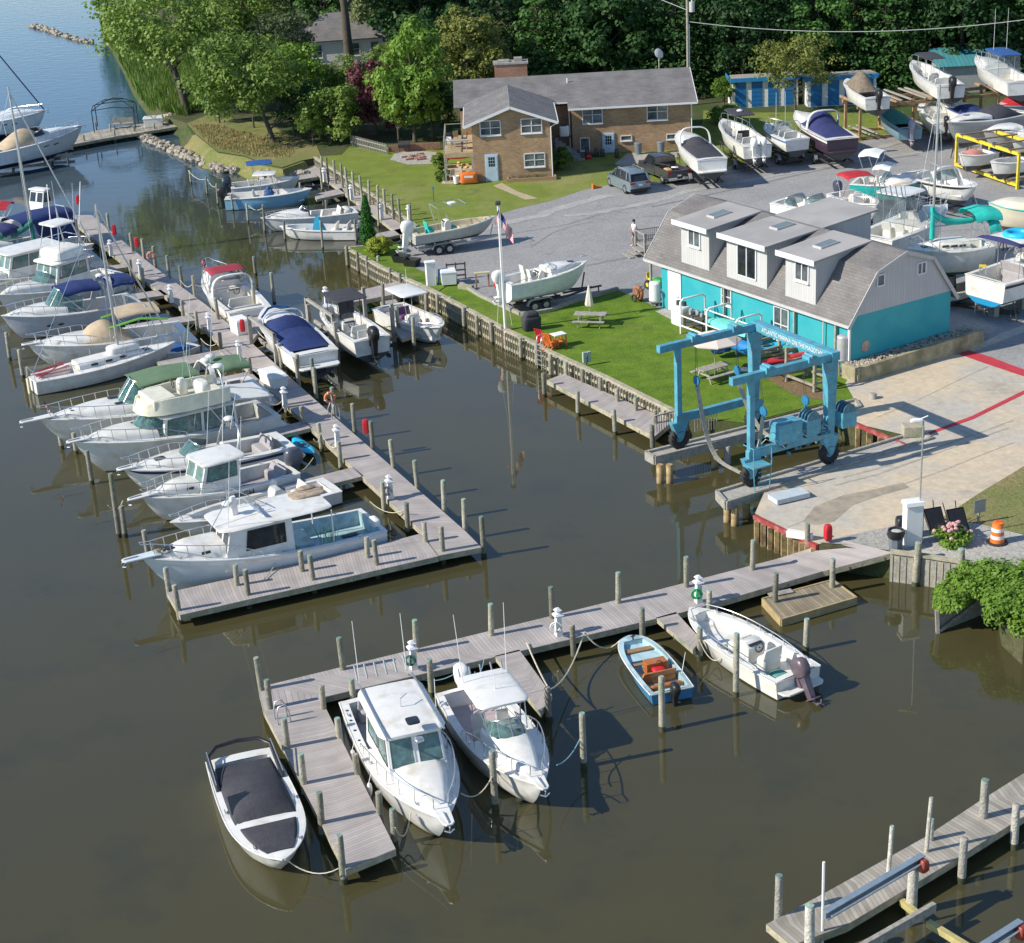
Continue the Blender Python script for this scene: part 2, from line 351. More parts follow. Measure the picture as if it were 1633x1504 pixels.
# ---- water
def water():
 m = bpy.data.materials.new('harbour_water'); m.use_nodes = True
 nt = m.node_tree; N = nt.nodes; L = nt.links; b = N['Principled BSDF']
 b.inputs['Roughness'].default_value = .03; b.inputs['IOR'].default_value = 1.5; b.inputs['Specular IOR Level'].default_value = .5
 tc = N.new('ShaderNodeTexCoord')
 n = N.new('ShaderNodeTexNoise'); n.inputs['Scale'].default_value = .05; n.inputs['Detail'].default_value = 6; L.new(tc.outputs['Object'],n.inputs['Vector'])
 cr = N.new('ShaderNodeValToRGB'); e = cr.color_ramp.elements; e[0].position = .35; e[0].color = (.070,.061,.025,1); e[1].position = .7; e[1].color = (.056,.052,.027,1)
 L.new(n.outputs['Fac'],cr.inputs[0])
 n3 = N.new('ShaderNodeTexNoise'); n3.inputs['Scale'].default_value = .28; n3.inputs['Detail'].default_value = 6; n3.inputs['Roughness'].default_value = .65; L.new(tc.outputs['Object'],n3.inputs['Vector'])
 r3 = N.new('ShaderNodeMapRange'); r3.inputs['From Min'].default_value = .52; r3.inputs['From Max'].default_value = .68; r3.inputs['To Max'].default_value = .45; L.new(n3.outputs['Fac'],r3.inputs['Value'])
 x3 = N.new('ShaderNodeMix'); x3.data_type = 'RGBA'; L.new(r3.outputs[0],x3.inputs['Factor']); L.new(cr.outputs[0],x3.inputs['A']); x3.inputs['B'].default_value = (.038,.042,.028,1)
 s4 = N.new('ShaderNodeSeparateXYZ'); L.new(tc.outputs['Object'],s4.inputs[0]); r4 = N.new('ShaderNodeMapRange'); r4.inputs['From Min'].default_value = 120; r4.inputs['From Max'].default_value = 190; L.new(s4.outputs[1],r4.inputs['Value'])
 x4 = N.new('ShaderNodeMix'); x4.data_type = 'RGBA'; L.new(r4.outputs[0],x4.inputs['Factor']); L.new(x3.outputs['Result'],x4.inputs['A']); x4.inputs['B'].default_value = (.03,.085,.15,1)  # blue mixed in towards the river, sky reflection painted into the base colour
 L.new(x4.outputs['Result'],b.inputs['Base Color']); b.inputs['Specular Tint'].default_value = (.72,.90,1,1)  # specular tint paints the mirrored sky bluer
 mp = N.new('ShaderNodeMapping'); mp.inputs['Scale'].default_value = (1,1.6,1); mp.inputs['Rotation'].default_value = (0,0,.3); L.new(tc.outputs['Object'],mp.inputs['Vector'])
 w1 = N.new('ShaderNodeTexNoise'); w1.inputs['Scale'].default_value = .55; w1.inputs['Detail'].default_value = 2; L.new(mp.outputs[0],w1.inputs['Vector'])
 w2 = N.new('ShaderNodeTexNoise'); w2.inputs['Scale'].default_value = 2.6; w2.inputs['Detail'].default_value = 2; L.new(mp.outputs[0],w2.inputs['Vector'])
 # ripples grow towards the open river in the north-west
 sp = N.new('ShaderNodeSeparateXYZ'); L.new(tc.outputs['Object'],sp.inputs[0])
 mr = N.new('ShaderNodeMapRange'); mr.inputs['From Min'].default_value = 120; mr.inputs['From Max'].default_value = 320; mr.inputs['To Min'].default_value = .018; mr.inputs['To Max'].default_value = .45
 L.new(sp.outputs[1],mr.inputs['Value'])
 mu = N.new('ShaderNodeMath'); mu.operation = 'MULTIPLY_ADD'; mu.inputs[1].default_value = .35; L.new(w2.outputs['Fac'],mu.inputs[0]); L.new(w1.outputs['Fac'],mu.inputs[2])
 bp = N.new('ShaderNodeBump'); bp.inputs['Distance'].default_value = .12; L.new(mr.outputs[0],bp.inputs['Strength']); L.new(mu.outputs[0],bp.inputs['Height'])
 L.new(bp.outputs[0],b.inputs['Normal'])
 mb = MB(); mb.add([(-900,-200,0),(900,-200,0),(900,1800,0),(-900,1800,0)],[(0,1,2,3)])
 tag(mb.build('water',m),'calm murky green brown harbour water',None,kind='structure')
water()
# ---- land
def sheet(name,pts,z,mat,label,skirt=None,kind='structure',cat=None,world=None):
 P = [at(x,y,GZ)for x,y in pts] if world is None else [Vector((a,b,0))for a,b in world]
 if P and sum(P[i].x*P[(i+1)%len(P)].y-P[(i+1)%len(P)].x*P[i].y for i in range(len(P))) < 0: P = P[::-1]
 mb = MB(); n = len(P)
 mb.add([(p.x,p.y,z)for p in P],[tuple(range(n))])
 if skirt is not None:
  mb.add([(p.x,p.y,z)for p in P]+[(p.x,p.y,skirt)for p in P],[(i,n+i,n+(i+1)%n,(i+1)%n)for i in range(n)])
 o = mb.build(name,mat)
 me = o.data; import bmesh as _b
 bm = _b.new(); bm.from_mesh(me); _b.ops.triangulate(bm,faces=[f for f in bm.faces if len(f.verts)>4]); bm.to_mesh(me); bm.free()
 return tag(o,label,cat,kind=kind)
SEA1 = [(503,252),(538,274),(583,303),(628,334),(666,362)]
SEA2 = [(553,396),(571,406),(605,425),(645,444),(690,464),(722,481),(762,502),(808,527),(856,549),(880,563),(970,604),(1062,650),(1098,668)]
shore = [(196,-14),(178,14),(172,44),(190,72),(206,100),(224,136),(244,164),(262,184),(296,196),(312,214),(348,243),(392,250),(420,262),(450,268),(482,256)]
land = shore + SEA1 + [(634,388),(600,392)] + SEA2 + [(1187,677),(1305,647),(1357,674),(1455,697),(1340,744),(1219,785),(1204,819),(1255,848),(1306,870),(1350,872),(1424,882),(1468,887),(1532,897),(1575,903)]
W = [at(x,y,GZ)for x,y in land]
W = [(p.x,p.y)for p in W]
a1 = at(1590,935,GZ); a2 = at(1600,985,GZ); a3 = at(1633,1015,GZ)
W += [(a1.x,a1.y),(a2.x,a2.y),(a3.x,a3.y),(60,56),(260,60),(500,700),(-40,700),(-64,330)]
sheet('ground',None,GZ-.02,DIRT,'low ground of the boatyard shore',skirt=-.6,world=W)
# sloping natural bank on the north-west shore
bk = MB(); P = [at(x,y,GZ)for x,y in shore]; rg = []
random.seed(5)
for i, p in enumerate(P):
 d = (P[min(i+1,len(P)-1)]-P[max(0,i-1)]).normalized(); nrm = Vector((-d.y,d.x,0)) * -1
 k = (.5 if i>8 else.1) + random.random()*(.5 if i>8 else.1); q = 1.5 if i > 8 else .1
 rg.append([(p.x-nrm.x*q,p.y-nrm.y*q,GZ-.01),(p.x+nrm.x*q*.2,p.y+nrm.y*q*.2,GZ-.06),(p.x+nrm.x*k,p.y+nrm.y*k,.45),(p.x+nrm.x*(k+1.0),p.y+nrm.y*(k+1.0),-.25)])
bk.loft(rg[9:],closed=False); b2 = MB(); b2.loft(rg[:10],closed=False); tag(b2.build('bank',DIRT,smooth=60),'muddy bank below the reeds',None,kind='structure')
tag(bk.build('bank',GRASSD,smooth=60),'grassy bank sloping down to the creek',None,kind='structure')
road = [(640,398),(668,384),(700,372),(760,352),(820,334),(880,320),(930,303),(965,296),(1010,286),(1060,292),(1100,276),(1180,262),(1300,243),(1345,238),(1372,226),(1410,214),(1480,208),(1530,203),(1700,196),(2400,160),(2600,700),(1850,760),(1633,590),(1600,540),(1545,552),(1500,545),(1350,600),(1050,492),(1010,474),(985,463),(910,483),(846,503),(830,503),(765,474),(725,448),(690,440),(655,424)]
sheet('gravel_road',road,GZ+.0,GRAVEL,'grey crushed stone yard and road between the buildings')
sheet('house_lawn',[(500,250),(545,247),(560,232),(640,235),(700,240),(720,236),(1120,200),(1122,176),(1160,180),(1440,178),(1455,205),(1410,214),(1372,226),(1345,238),(1300,243),(1180,262),(1100,276),(1060,292),(1010,286),(965,296),(930,303),(880,320),(820,334),(760,352),(700,372),(668,384),(664,360),(628,332),(583,301),(538,272),(503,250)],GZ+.008,GRASSY,'mown lawn around the brick house')
sheet('dock_lawn',[(700,466),(722,450),(750,455),(765,474),(830,503),(846,503),(910,483),(985,463),(1010,472),(1050,492),(1352,604),(1372,635),(1305,645),(1187,675),(1100,664),(1062,648),(970,601),(880,560),(856,546),(808,524),(762,500),(722,479)],GZ+.008,GRASS,'bright green lawn between the seawall and the turquoise building')
sheet('shore_grass',[(298,197),(330,184),(420,196),(505,232),(512,250),(503,252),(482,256),(450,267),(420,261),(392,249),(348,242),(312,213)],GZ+.012,GRASSD,'dry straw coloured grass on the creek bank')
sheet('point_grass',[(560,405),(548,394),(600,390),(634,386),(655,424),(690,440),(722,450),(700,464),(645,442),(605,422)],GZ+.014,GRASS,'small patch of grass behind the corner of the seawall')
pad = [(1364,640),(1348,612),(1354,602),(1500,536),(1520,552),(1570,545),(1600,530),(1633,518),(2100,380),(2800,620),(1633,745),(1560,790),(1500,828),(1431,840),(1350,857),(1306,868),(1255,848),(1204,819),(1219,785),(1340,744),(1455,697),(1357,674)]
sheet('concrete_pad',pad,GZ+.012,CONCR,'stained concrete apron behind the travel lift slip')
sheet('yard_gravel',[(1530,565),(1540,566),(1633,530),(1700,500),(1900,520),(1900,700),(1640,600),(1600,582)],GZ+.02,GRAVEL,'gravel beside the painted line')
sheet('wet_stain',[(1280,832),(1300,808),(1345,790),(1390,782),(1440,770),(1450,778),(1400,792),(1360,806),(1330,832),(1300,838)],GZ+.0195,M('stain',(.34,.29,.22),.8,var=.25,scale=1.5),'brown stain on the concrete')
sheet('gravel_bed',[(1306,866),(1350,855),(1431,838),(1500,830),(1560,836),(1600,846),(1700,866),(1700,915),(1532,893),(1468,884),(1424,879),(1350,869)],GZ+.02,GRAVELP,'pale stone bed beside the concrete')
sheet('verge',[(1500,828),(1560,788),(1633,744),(2400,560),(3600,900),(2400,1000),(1700,868),(1600,846),(1560,836)],GZ+.02,GRASSD,'worn grass verge at the right edge')
sheet('house_patio',[(980,262),(1000,245),(1085,240),(1098,248),(1012,262),(1000,268)],GZ+.025,CONCP,'patio slab behind the house')
sheet('fire_pit_gravel',[(622,255),(630,244),(660,240),(695,243),(702,252),(690,262),(650,263)],GZ+.026,GRAVELP,'round gravel patch of the fire pit')
sheet('garden_path',[(786,297),(800,292),(826,306),(858,317),(838,319),(812,308)],GZ+.025,M('path_stone',(.42,.34,.22),.9,var=.15,scale=3),'narrow stone path from the brick house door')
sheet('soil_strip',[(1215,600),(1240,592),(1330,628),(1325,640),(1270,632)],GZ+.016,MULCH,'bare soil beneath the kayak rack')
sheet('door_slab',[(1045,497),(1060,493),(1120,515),(1095,523)],GZ+.02,CONCP,'concrete slab at the turquoise building door')
TRK = ground_mat('track_gravel',(.20,.205,.215),(.25,.255,.26),1.5,speck=.25,spsc=7); TRKL = ground_mat('loose_gravel',(.40,.395,.38),(.33,.325,.315),1.2,speck=.25,spsc=7)
def track(pts,w_,mat,label,z=.006):
 P = [at(x,y,GZ)for x,y in pts]; Q = []
 for i in range(len(P)-1):
  for k in range(6): Q.append(P[i].lerp(P[i+1],k/6))
 mb = MB(); rnd = random.Random(len(pts)+int(pts[0][0])); L_ = []
 for i, p in enumerate(Q[:-1]):
  d = (Q[i+1]-p).normalized(); n = Vector((-d.y,d.x,0)); a = w_*rnd.uniform(.4,1.1); L_.append([p+n*a+Vector((0,0,z)),p-n*w_*rnd.uniform(.4,1.1)+Vector((0,0,z))])
 mb.loft(L_,closed=False); tag(mb.build('wheel_track',mat),label,None,kind='structure')
for i, (p_,w_,m_) in enumerate([([(700,402),(780,378),(860,366),(905,358),(950,344),(1050,318)],.13,TRK),([(845,395),(880,372),(915,360),(960,350)],.1,TRK),([(935,424),(985,414),(1040,402)],.14,TRK),([(900,345),(960,338),(1040,322),(1100,305),(1300,268),(1500,238),(1633,225)],.5,TRKL),([(700,384),(780,362),(860,344),(930,322),(1000,306)],.7,TRKL),([(1000,300),(1120,285),(1250,262),(1380,238),(1500,218)],.25,TRK),([(1040,330),(1180,300),(1350,262),(1520,240)],.12,TRK),([(1300,252),(1360,246),(1440,226),(1520,214)],.5,TRKL)]):
 track(p_,w_,m_,'wheel worn band in the crushed stone yard',.006+.002*i)
TRKC = M('tyre_streak',(.36,.33,.28),.9,var=.25,scale=3)
for p_, w_ in [([(1345,762),(1420,742),(1500,712),(1580,684),(1633,664)],.09),([(1330,775),(1400,757),(1480,728),(1560,700),(1633,674)],.07),([(1255,842),(1330,812),(1420,780),(1500,752),(1590,716),(1633,700)],.05),([(1400,640),(1470,664),(1540,690),(1600,716)],.025),([(1395,668),(1460,640),(1530,606),(1600,574)],.04)]: track(p_,w_,TRKC,'dark tyre streak across the concrete apron',.018)
REDL = M('red_line_paint',(.50,.04,.06),.7,var=.15,scale=3)
sheet('painted_line',[(1503,556),(1513,549),(1580,570),(1633,590),(1900,690),(1900,705),(1633,601),(1570,580)],GZ+.026,REDL,'wide red painted line across the apron',kind='structure')
sheet('painted_line',[(1480,690),(1550,664),(1633,623),(1700,590),(1700,596),(1633,629),(1552,669),(1484,693)],GZ+.026,REDL,'thin red painted line along the apron',kind='structure')
# ---- docks
DOCKMB = {}
def strip(name,label,cat,A,B,z=DZ,zs=None,mat=None,th=.05,fascia=.26,fm=None,group=None,span=2.4):
 """a dock between two edges given as matched photo points; boards run across"""
 zl = zs or [z]*len(A); A = [at(x,y,q)for(x,y),q in zip(A,zl)]; B = [at(x,y,q)for(x,y),q in zip(B,zl)]
 o0 = (A[0]+B[0]) / 2; r = thing(name,label,cat,(o0.x,o0.y,0),0,group)
 T = Matrix.Translation((-o0.x,-o0.y,0)); d = MB(); u = 0; uv = []
 for i in range(len(A)):
  if i: u += ((A[i]+B[i])/2-(A[i-1]+B[i-1])/2).length
  wv = (A[i]-B[i]).length
  d.v += [tuple(T@A[i]),tuple(T@B[i])]; uv += [(u,0),(u,wv)]
 n0 = len(d.v)
 for i in range(len(A)-1): d.f.append([2*i,2*i+1,2*i+3,2*i+2]); d.m.append(0)
 if (A[1]-A[0]).cross(B[0]-A[0]).z > 0: d.f = [f[::-1]for f in d.f]
 d.uv = uv; d.build('decking',mat or DECKM,r)
 f = MB(); f.T = T
 for E_, sg in ((A,1),(B,-1)):
  for i in range(len(E_)-1):
   dr = (E_[i+1]-E_[i]).normalized(); nn = Vector((0,0,0)); oth = (B if sg>0 else A)[i]; nn = (E_[i]-oth).normalized()
   f.bar(E_[i]-Vector((0,0,fascia/2+.005))+nn*(-.02),E_[i+1]-Vector((0,0,fascia/2+.005))+nn*(-.02),.05,fascia-.01)
 for i, (p,q) in enumerate(((A[0],B[0]),(A[-1],B[-1]))):
  dd = (A[-1]-A[0]).normalized() * (.03 if i==0 else-.03); f.bar(p-Vector((0,0,fascia/2+.006))+dd,q-Vector((0,0,fascia/2+.006))+dd,.05,fascia-.012)
 f.build('fascia',fm or TIMB,r)
 k = MB(); k.T = T
 for i in range(len(A)-1):
  L_ = (A[i+1]-A[i]).length; m = max(1,int(L_/span))
  for j in range(m):
   t = (j+.5)/m; p = A[i].lerp(A[i+1],t); q = B[i].lerp(B[i+1],t); k.bar(p-Vector((0,0,.2)),q-Vector((0,0,.2)),.1,.2)
 k.build('cross_beams',TIMBD,r)
 return r
strip('main_dock','long grey composite dock running from the far corner to the T head','dock',[(104,343),(223,441),(305,504),(359,556),(485,672),(563,746),(671,846),(700,886)],[(146,343),(240,421),(328,486),(398,544),(529,661),(612,733),(741,846),(768,873)])
strip('dock','T head dock crossing the near end of the long dock','dock',[(266,945),(390,918),(500,894),(600,869),(671,851.)],[(287,981),(405,954),(512,930),(611,907),(699,887.)],z=DZ+.003)
FG = 'finger piers of the long dock'
fing = [('finger pier beneath the flybridge boats',[(197,421),(120,430)],[(203,426),(126,437)]),('finger pier between the blue canopy cruiser and the dock box',[(256,462),(150,478)],[(268,470),(160,486)]),('finger pier beside the tan covered cruiser',[(303,502),(200,519)],[(316,510),(212,528)]),('finger pier between the white sloop and the green canopied cruiser',[(360,556),(250,577)],[(371,566),(262,588)]),('finger pier beside the white cream flybridge boat under the dock box',[(404,591),(300,612)],[(420,604),(316,625)]),('finger pier in front of the blue kayak',[(485,671),(410,690)],[(498,682),(420,701)]),('finger pier between the lettered fishing boat and the workboat',[(563,745),(400,786)],[(580,759),(414,801)])]
for l, a, b in fing: strip('finger_pier',l,'dock',a,b,group=FG,fascia=.2)
strip('dock','short walkway reaching the red canopied cruiser and grey lift boats','dock',[(352,500),(420,494),(440,488)],[(398,548),(428,512),(446,505)],z=DZ-.004)
strip('dock','grey dock behind the black canopied boat joining the seawall','dock',[(545,470),(640,447),(680,462)],[(551,484),(668,462),(686,470)],z=DZ+.3)
strip('finger_pier','shaded finger pier between the black canopied boat and the white console boat','dock',[(600,470),(632,530),(641,541)],[(622,464),(660,518),(669,533)],fascia=.2)
strip('dock','long lower walkway from the white cabinet to the outer corner','dock',[(411,1094),(433,1091),(880,982),(1048,941),(1240,891),(1310,869),(1340,860)],[(420,1134),(519,1111),(915,1018),(1090,976),(1312,911),(1400,888),(1424,881)],zs=[DZ,DZ,DZ,DZ,DZ,GZ-.1,GZ+.06])
strip('finger_pier','wide pier running to the bottom between the covered bowrider and the cabin boat','dock',[(419,1130),(551,1387)],[(511,1112),(631,1354)],z=DZ-.004)
strip('finger_pier','narrow pier beside the walkaround boat with white outboard','dock',[(789,1046),(862,1137)],[(828,1036),(880,1108)],fascia=.2)
strip('finger_pier','narrow pier between the wooden trimmed skiff and the white console boat','dock',[(1046,985),(1105,1036)],[(1078,976),(1118,1020)],fascia=.2)
strip('dock','low walkway along the seawall beneath the lawn','dock',[(872,606),(1044,696)],[(899,596),(1072,672)],z=DZ+.05)
strip('dock','boat slips walkway beside the brick house lawn','dock',[(480,266),(520,286),(555,312),(600,345),(640,376)],[(500,262),(540,284),(583,312),(625,340),(662,368)])
for l, a, b in [('short pier behind the light blue console boat',[(500,310),(545,300)],[(505,318),(550,308)]),('short pier behind the white cuddy boat',[(520,336),(586,325)],[(526,344),(592,333)]),('short pier at the evergreen corner',[(598,373),(650,362)],[(604,382),(656,370)]),('short pier at the head of the creek',[(440,286),(500,276)],[(444,292),(506,282)])]:
 strip('finger_pier',l,'dock',a,b,group='short piers below the house lawn',fascia=.2)
strip('dock','weathered plank dock in the lower right corner','dock',[(1222,1474),(1319,1422),(1477,1334),(1560,1279),(1660,1216)],[(1262,1508),(1350,1475),(1526,1369),(1618,1311),(1700,1262)],mat=DECKW)
strip('dock','old weathered dock beneath the iron gazebo frame','dock',[(60,232),(153,208),(235,196),(334,186)],[(66,240),(160,222),(240,209),(338,193)],mat=DECKW)
fl = thing('floating_platform','square weathered wooden float beside the lower walkway','float',at(1216,956,.3))
P = [at(1216,955,.32),at(1328,925,.32),at(1366,953,.32),at(1246,988,.32)]; o0 = at(1216,956,.3)
d = MB(); d.v = [tuple(p-Vector((o0.x,o0.y,o0.z)))for p in P]; d.f = [[3,2,1,0]][:1]; d.m = [0]
u = (P[1]-P[0]).length; v = (P[3]-P[0]).length; d.uv = [(0,0),(u,0),(u,v),(0,v)]
if (P[1]-P[0]).cross(P[3]-P[0]).z > 0: d.f = [[0,1,2,3]]
d.build('decking',DECKF,fl)
f = MB(); f.T = Matrix.Translation(-o0)
for i in range(4): f.bar(P[i]-Vector((0,0,.14)),P[(i+1)%4]-Vector((0,0,.14)),.08,.34)
f.build('float_frame',M('float_edge',(.40,.31,.16),.8,var=.2),fl)
b = MB(); b.bar(P[0]-o0+Vector((.3,.2,.05)),P[0]-o0+Vector((1.3,.5,.05)),.35,.04); b.build('loose_board',TIMBG,fl)
# ---- pilings
def pile_mesh(h,r=.115,wd=PILEM,cap=PCAP,seed=0):
 random.seed(seed); mb = MB(); n = 10; rings = []
 for z in (-1.2,.0,.22,h*.5,h*.8,h-.02,h):
  k = r * (1.06-.1*z/h) * (.88 if z==h else 1); rings.append([(k*(1+.05*random.uniform(-1,1))*cos(2*pi*j/n),k*(1+.05*random.uniform(-1,1))*sin(2*pi*j/n),z)for j in range(n)])
 mb.loft(rings,cap0=False)
 mb.m = [(2 if i<2*n else 1 if i>=5*n else 0)for i in range(len(mb.f))]
 me = mb.build('piling',[wd,cap,ALGAE],smooth=50); d = me.data; bpy.data.objects.remove(me); return d
PM = {}
def pile(top,ztop=1.8,base=None,label='',group=None,r=.115,wd='m'):
 if base is not None: P = at(base[0],base[1],0); h = height(base,0,top[1])
 else: P = at(top[0],top[1],ztop); h = ztop
 h = max(.5,round(h*5)/5); k = (h,r,wd,random.randint(0,3)if False else int(top[0])%3)
 if k not in PM: PM[k] = pile_mesh(h,r,PILEM if wd=='m' else PILEW,PCAP if k[3]!=1 else TIMBG,seed=k[3])
 o = bpy.data.objects.new('piling',PM[k]); COL.objects.link(o); o.location = (P.x,P.y,0); random.seed(int(top[0]*7+top[1]))
 o.rotation_euler = (random.uniform(-.032,.032),random.uniform(-.032,.032),random.uniform(0,6))
 tag(o,label,'piling',group); return o
def pile_row(lst,where,frm,group,**k):
 lst = list(lst)
 for i, t in enumerate(lst):
  w_ = ORD[i] if i < 20 else 'later'
  b = None
  if len(t) == 2: tp = t
  else: tp = t[:2]; b = t[2:]
  pile(tp,base=b,label=f'{w_} piling from the {frm} {where}',group=group,**k)
pile_row([(768,826),(738,799),(705,769),(663,737),(625,704),(591,674.5),(562,647),(530,620),(500,589),(472,568),(402,452),(345,478),(307,442),(287,426),(266,410),(244,395),(226,383),(208,374),(170,342),(153,330)],'along the east edge of the long dock','near end','pilings along the east edge of the long dock',ztop=1.9)
pile_row([(676.5,833),(647,803.5),(609,770),(540,706),(509,676),(481,649),(453,620),(397,571),(349,531),(312,497),(289,480),(226,429),(206,415),(160,372),(120,350)],'along the west edge of the long dock','near end','pilings along the west edge of the long dock',ztop=1.55)
pile_row([(703,841),(598,863),(495.5,886),(391,910),(280,934)],'on the near side of the T head','long dock','pilings on the near side of the T head',ztop=1.75)
pile_row([(583,858),(478.6,880),(374,902),(264.5,907)],'on the boat side of the T head','long dock','pilings on the boat side of the T head',ztop=1.55)
pile_row([(235,845,237,890),(190,805,200,857),(171,755,190,857),(138,716,147,772),(115,690,122,724),(92,684,99,716),(44,586,49,622),(31,556,37,603),(10,530,16,575)],'off the bows of the moored boats','T head','free standing pilings off the bows')
pile_row([(412,1050),(543,1018),(659.5,990),(779.5,965),(879,938),(984,914),(1094,889),(1199,862),(1289,837)],'on the north edge of the lower walkway','outer corner','pilings on the north edge of the lower walkway',ztop=1.95)
pile_row([(511,1088),(560.5,1079),(684,1047),(913,991),(1023,965),(1131,937),(1236,911),(1328,888)],'on the south edge of the lower walkway','outer corner','pilings on the south edge of the lower walkway',ztop=1.7)
pile_row([(540.7,1332),(506.4,1263),(479,1201),(453,1145),(426,1085)],'on the left side of the wide bottom pier','pier end','pilings on the left side of the bottom pier',ztop=1.8)
pile_row([(624.8,1291),(601.8,1264),(568,1202),(539.4,1145)],'on the right side of the wide bottom pier','pier end','pilings on the right side of the bottom pier',ztop=1.4)
for t, b, l in [((783.6,1201.5),(790,1289.6),'piling between the cabin boat and the walkaround boat'),((926,1137),(931,1223),'piling tied to the bow of the walkaround boat'),((1054,1077),(1056,1166),'piling standing at the stern of the blue skiff'),((1173,1013),(1173.5,1110),'piling in front of the white console boat'),((1286,984),(1285,1038.5),'piling behind the stern of the white console boat'),((871.8,1095),(875,1150),'piling at the end of the narrow pier beside the walkaround boat'),((1113,1000),(1116,1053),'piling at the end of the narrow pier beside the blue skiff'),((402,408),(408,440),'piling behind the red canopy of the docked cruiser'),((435,436),(438,486),'piling between the red canopied cruiser and the blue covered cruiser')]:
 pile(t,base=b,label=l,group='free standing slip pilings')
pile_row([(472.5,571),(498,571),(445.5,547),(632.8,488),(657,505),(608.5,453)],'around the boat lifts','long dock','pilings around the boat lifts',ztop=2.0)
pile_row([(300,271,305,294),(329,283,331,312),(346,294,348,328),(370,308,372,337),(394,324,396,356),(421,328,423,372),(456,350,455,385),(514,353,515,399),(567,351,569,388),(478,291,480,318),(520,320,522,348)],'in the creek slips below the house lawn','river side','slender pilings of the creek slips',r=.085)
pile_row([(511,249),(521,251),(532,255),(543,261),(552,267),(562,273),(575,280),(586,287),(600,295),(612,301),(624,309),(636,316),(652,326)],'of the seawall below the house lawn','river side','pilings of the upper seawall',ztop=2.6,r=.1)
pile_row([(511,269),(555,296),(601,325)],'on the outer edge of the creek walkway','river side','pilings of the creek walkway',ztop=1.9,r=.09)
pile_row([(552,394),(569,403),(585,410),(602,410),(621.5,428.6),(638.6,437)],'of the seawall below the pointed evergreen','evergreen corner','pilings of the evergreen seawall',ztop=1.5,r=.11)
pile_row([(678,465),(696,468),(717,472),(738,489),(743,487),(760,502),(783,513),(829,537),(855,549),(877,564),(903,576),(929,588),(957,601),(985,618),(1014,632),(1045,652)],'of the seawall below the green lawn','boat lift dock','pilings of the lawn seawall',ztop=1.45,r=.12)
pile_row([(866.6,595),(920.5,624),(980,653),(1040,678)],'on the outer edge of the low walkway','flagpole side','pilings of the low walkway',ztop=1.4,r=.12)
for t, z, l, r in [((1241,1400),1.9,'tall grey piling at the outer end of the plank dock',.12),((1292,1451),1.9,'thick piling on the near edge of the plank dock',.15),((1418.6,1316.5),2.4,'thin leaning post on the plank dock edge',.07),((1480,1271),2.6,'tall thin post on the plank dock edge',.07),((1485,1305),1.4,'short post beside the tall thin post',.09),((1571,1249),1.9,'furrowed piling at the upper edge of the plank dock',.14),((1621,1289),1.5,'piling at the right border of the plank dock',.13),((1537,1337),1.6,'piling on the near edge in the middle of the plank dock',.13),((1456,1372),1.9,'thick greenish piling carrying the boat lift beam',.16)]:
 pile(t,ztop=z,label=l,r=r,wd='w')
pile((1462,868),ztop=1.9,label='dark green piling standing before the white cabinet',r=.15)
pile((1536,878),ztop=1.9,label='dark green piling at the flower bed wall',r=.15)
pile_row([(104,228),(133,215),(152,195),(175,198),(182,208),(213,200),(245,196),(328,163)],'of the old dock at the river','moored yachts','pilings of the old river dock',ztop=1.2,r=.09)
# ---- seawalls
def seawall(label,pts,h=1.2,cap=.3,m=TIMB,step=1.0,zt=GZ,inward=(0,0),bottom=-.6):
 P = [at(x,y,zt)for x,y in pts]; o0 = P[0].copy(); o0.z = 0
 r = thing('seawall',label,'seawall',o0); T = Matrix.Translation(-o0)
 w_ = MB(); w_.T = T; c = MB(); c.T = T; q = MB(); q.T = T; bt = MB(); bt.T = T
 for a, b in zip(P[:-1],P[1:]):
  d = (b-a).normalized(); n = Vector((d.y,-d.x,0)); L_ = (b-a).length
  if n.dot(Vector((0,0,0))-a) < 0: n = -n
  n = Vector((d.y,-d.x,0)) if (Vector((d.y,-d.x,0))).dot(at(808,760)-a) > 0 else Vector((-d.y,d.x,0))
  q.bar(a-Vector((0,0,(zt+.6)/2))+n*.03,b-Vector((0,0,(zt+.6)/2))+n*.03,.08,zt+.6)
  c.bar(a+Vector((0,0,.06))+n*.04,b+Vector((0,0,.06))+n*.04,cap,.1)
  w_.bar(a+n*.12-Vector((0,0,zt*.36)),b+n*.12-Vector((0,0,zt*.36)),.1,.16)
  w_.bar(a+n*.12-Vector((0,0,zt*.84)),b+n*.12-Vector((0,0,zt*.84)),.1,.18)
  for k in range(int(L_/.28)):
   p = a + d*(k*.28+.1) + n*.085 ; bt.bar(p-Vector((0,0,.1)),p-Vector((0,0,zt+.2)),.262,.03,up=d)
 q.build('sheet_wall',TIMBG,r); bt.build('vertical_planks',TIMB,r); c.build('cap_board',m,r); w_.build('waler',TIMB,r)
 return r
seawall('timber seawall below the green lawn with the flagpole',SEA2[4:])
seawall('timber seawall at the evergreen corner',SEA2[:5])
seawall('timber seawall along the brick house lawn',SEA1,cap=.25)
seawall('timber bulkhead in front of the stone flower bed',[(1420,882),(1468,888),(1532,898),(1578,905)],zt=GZ+.1)
seawall('short return wall beside the evergreen',[(662,374),(634,388),(600,392),(553,396)],cap=.2)
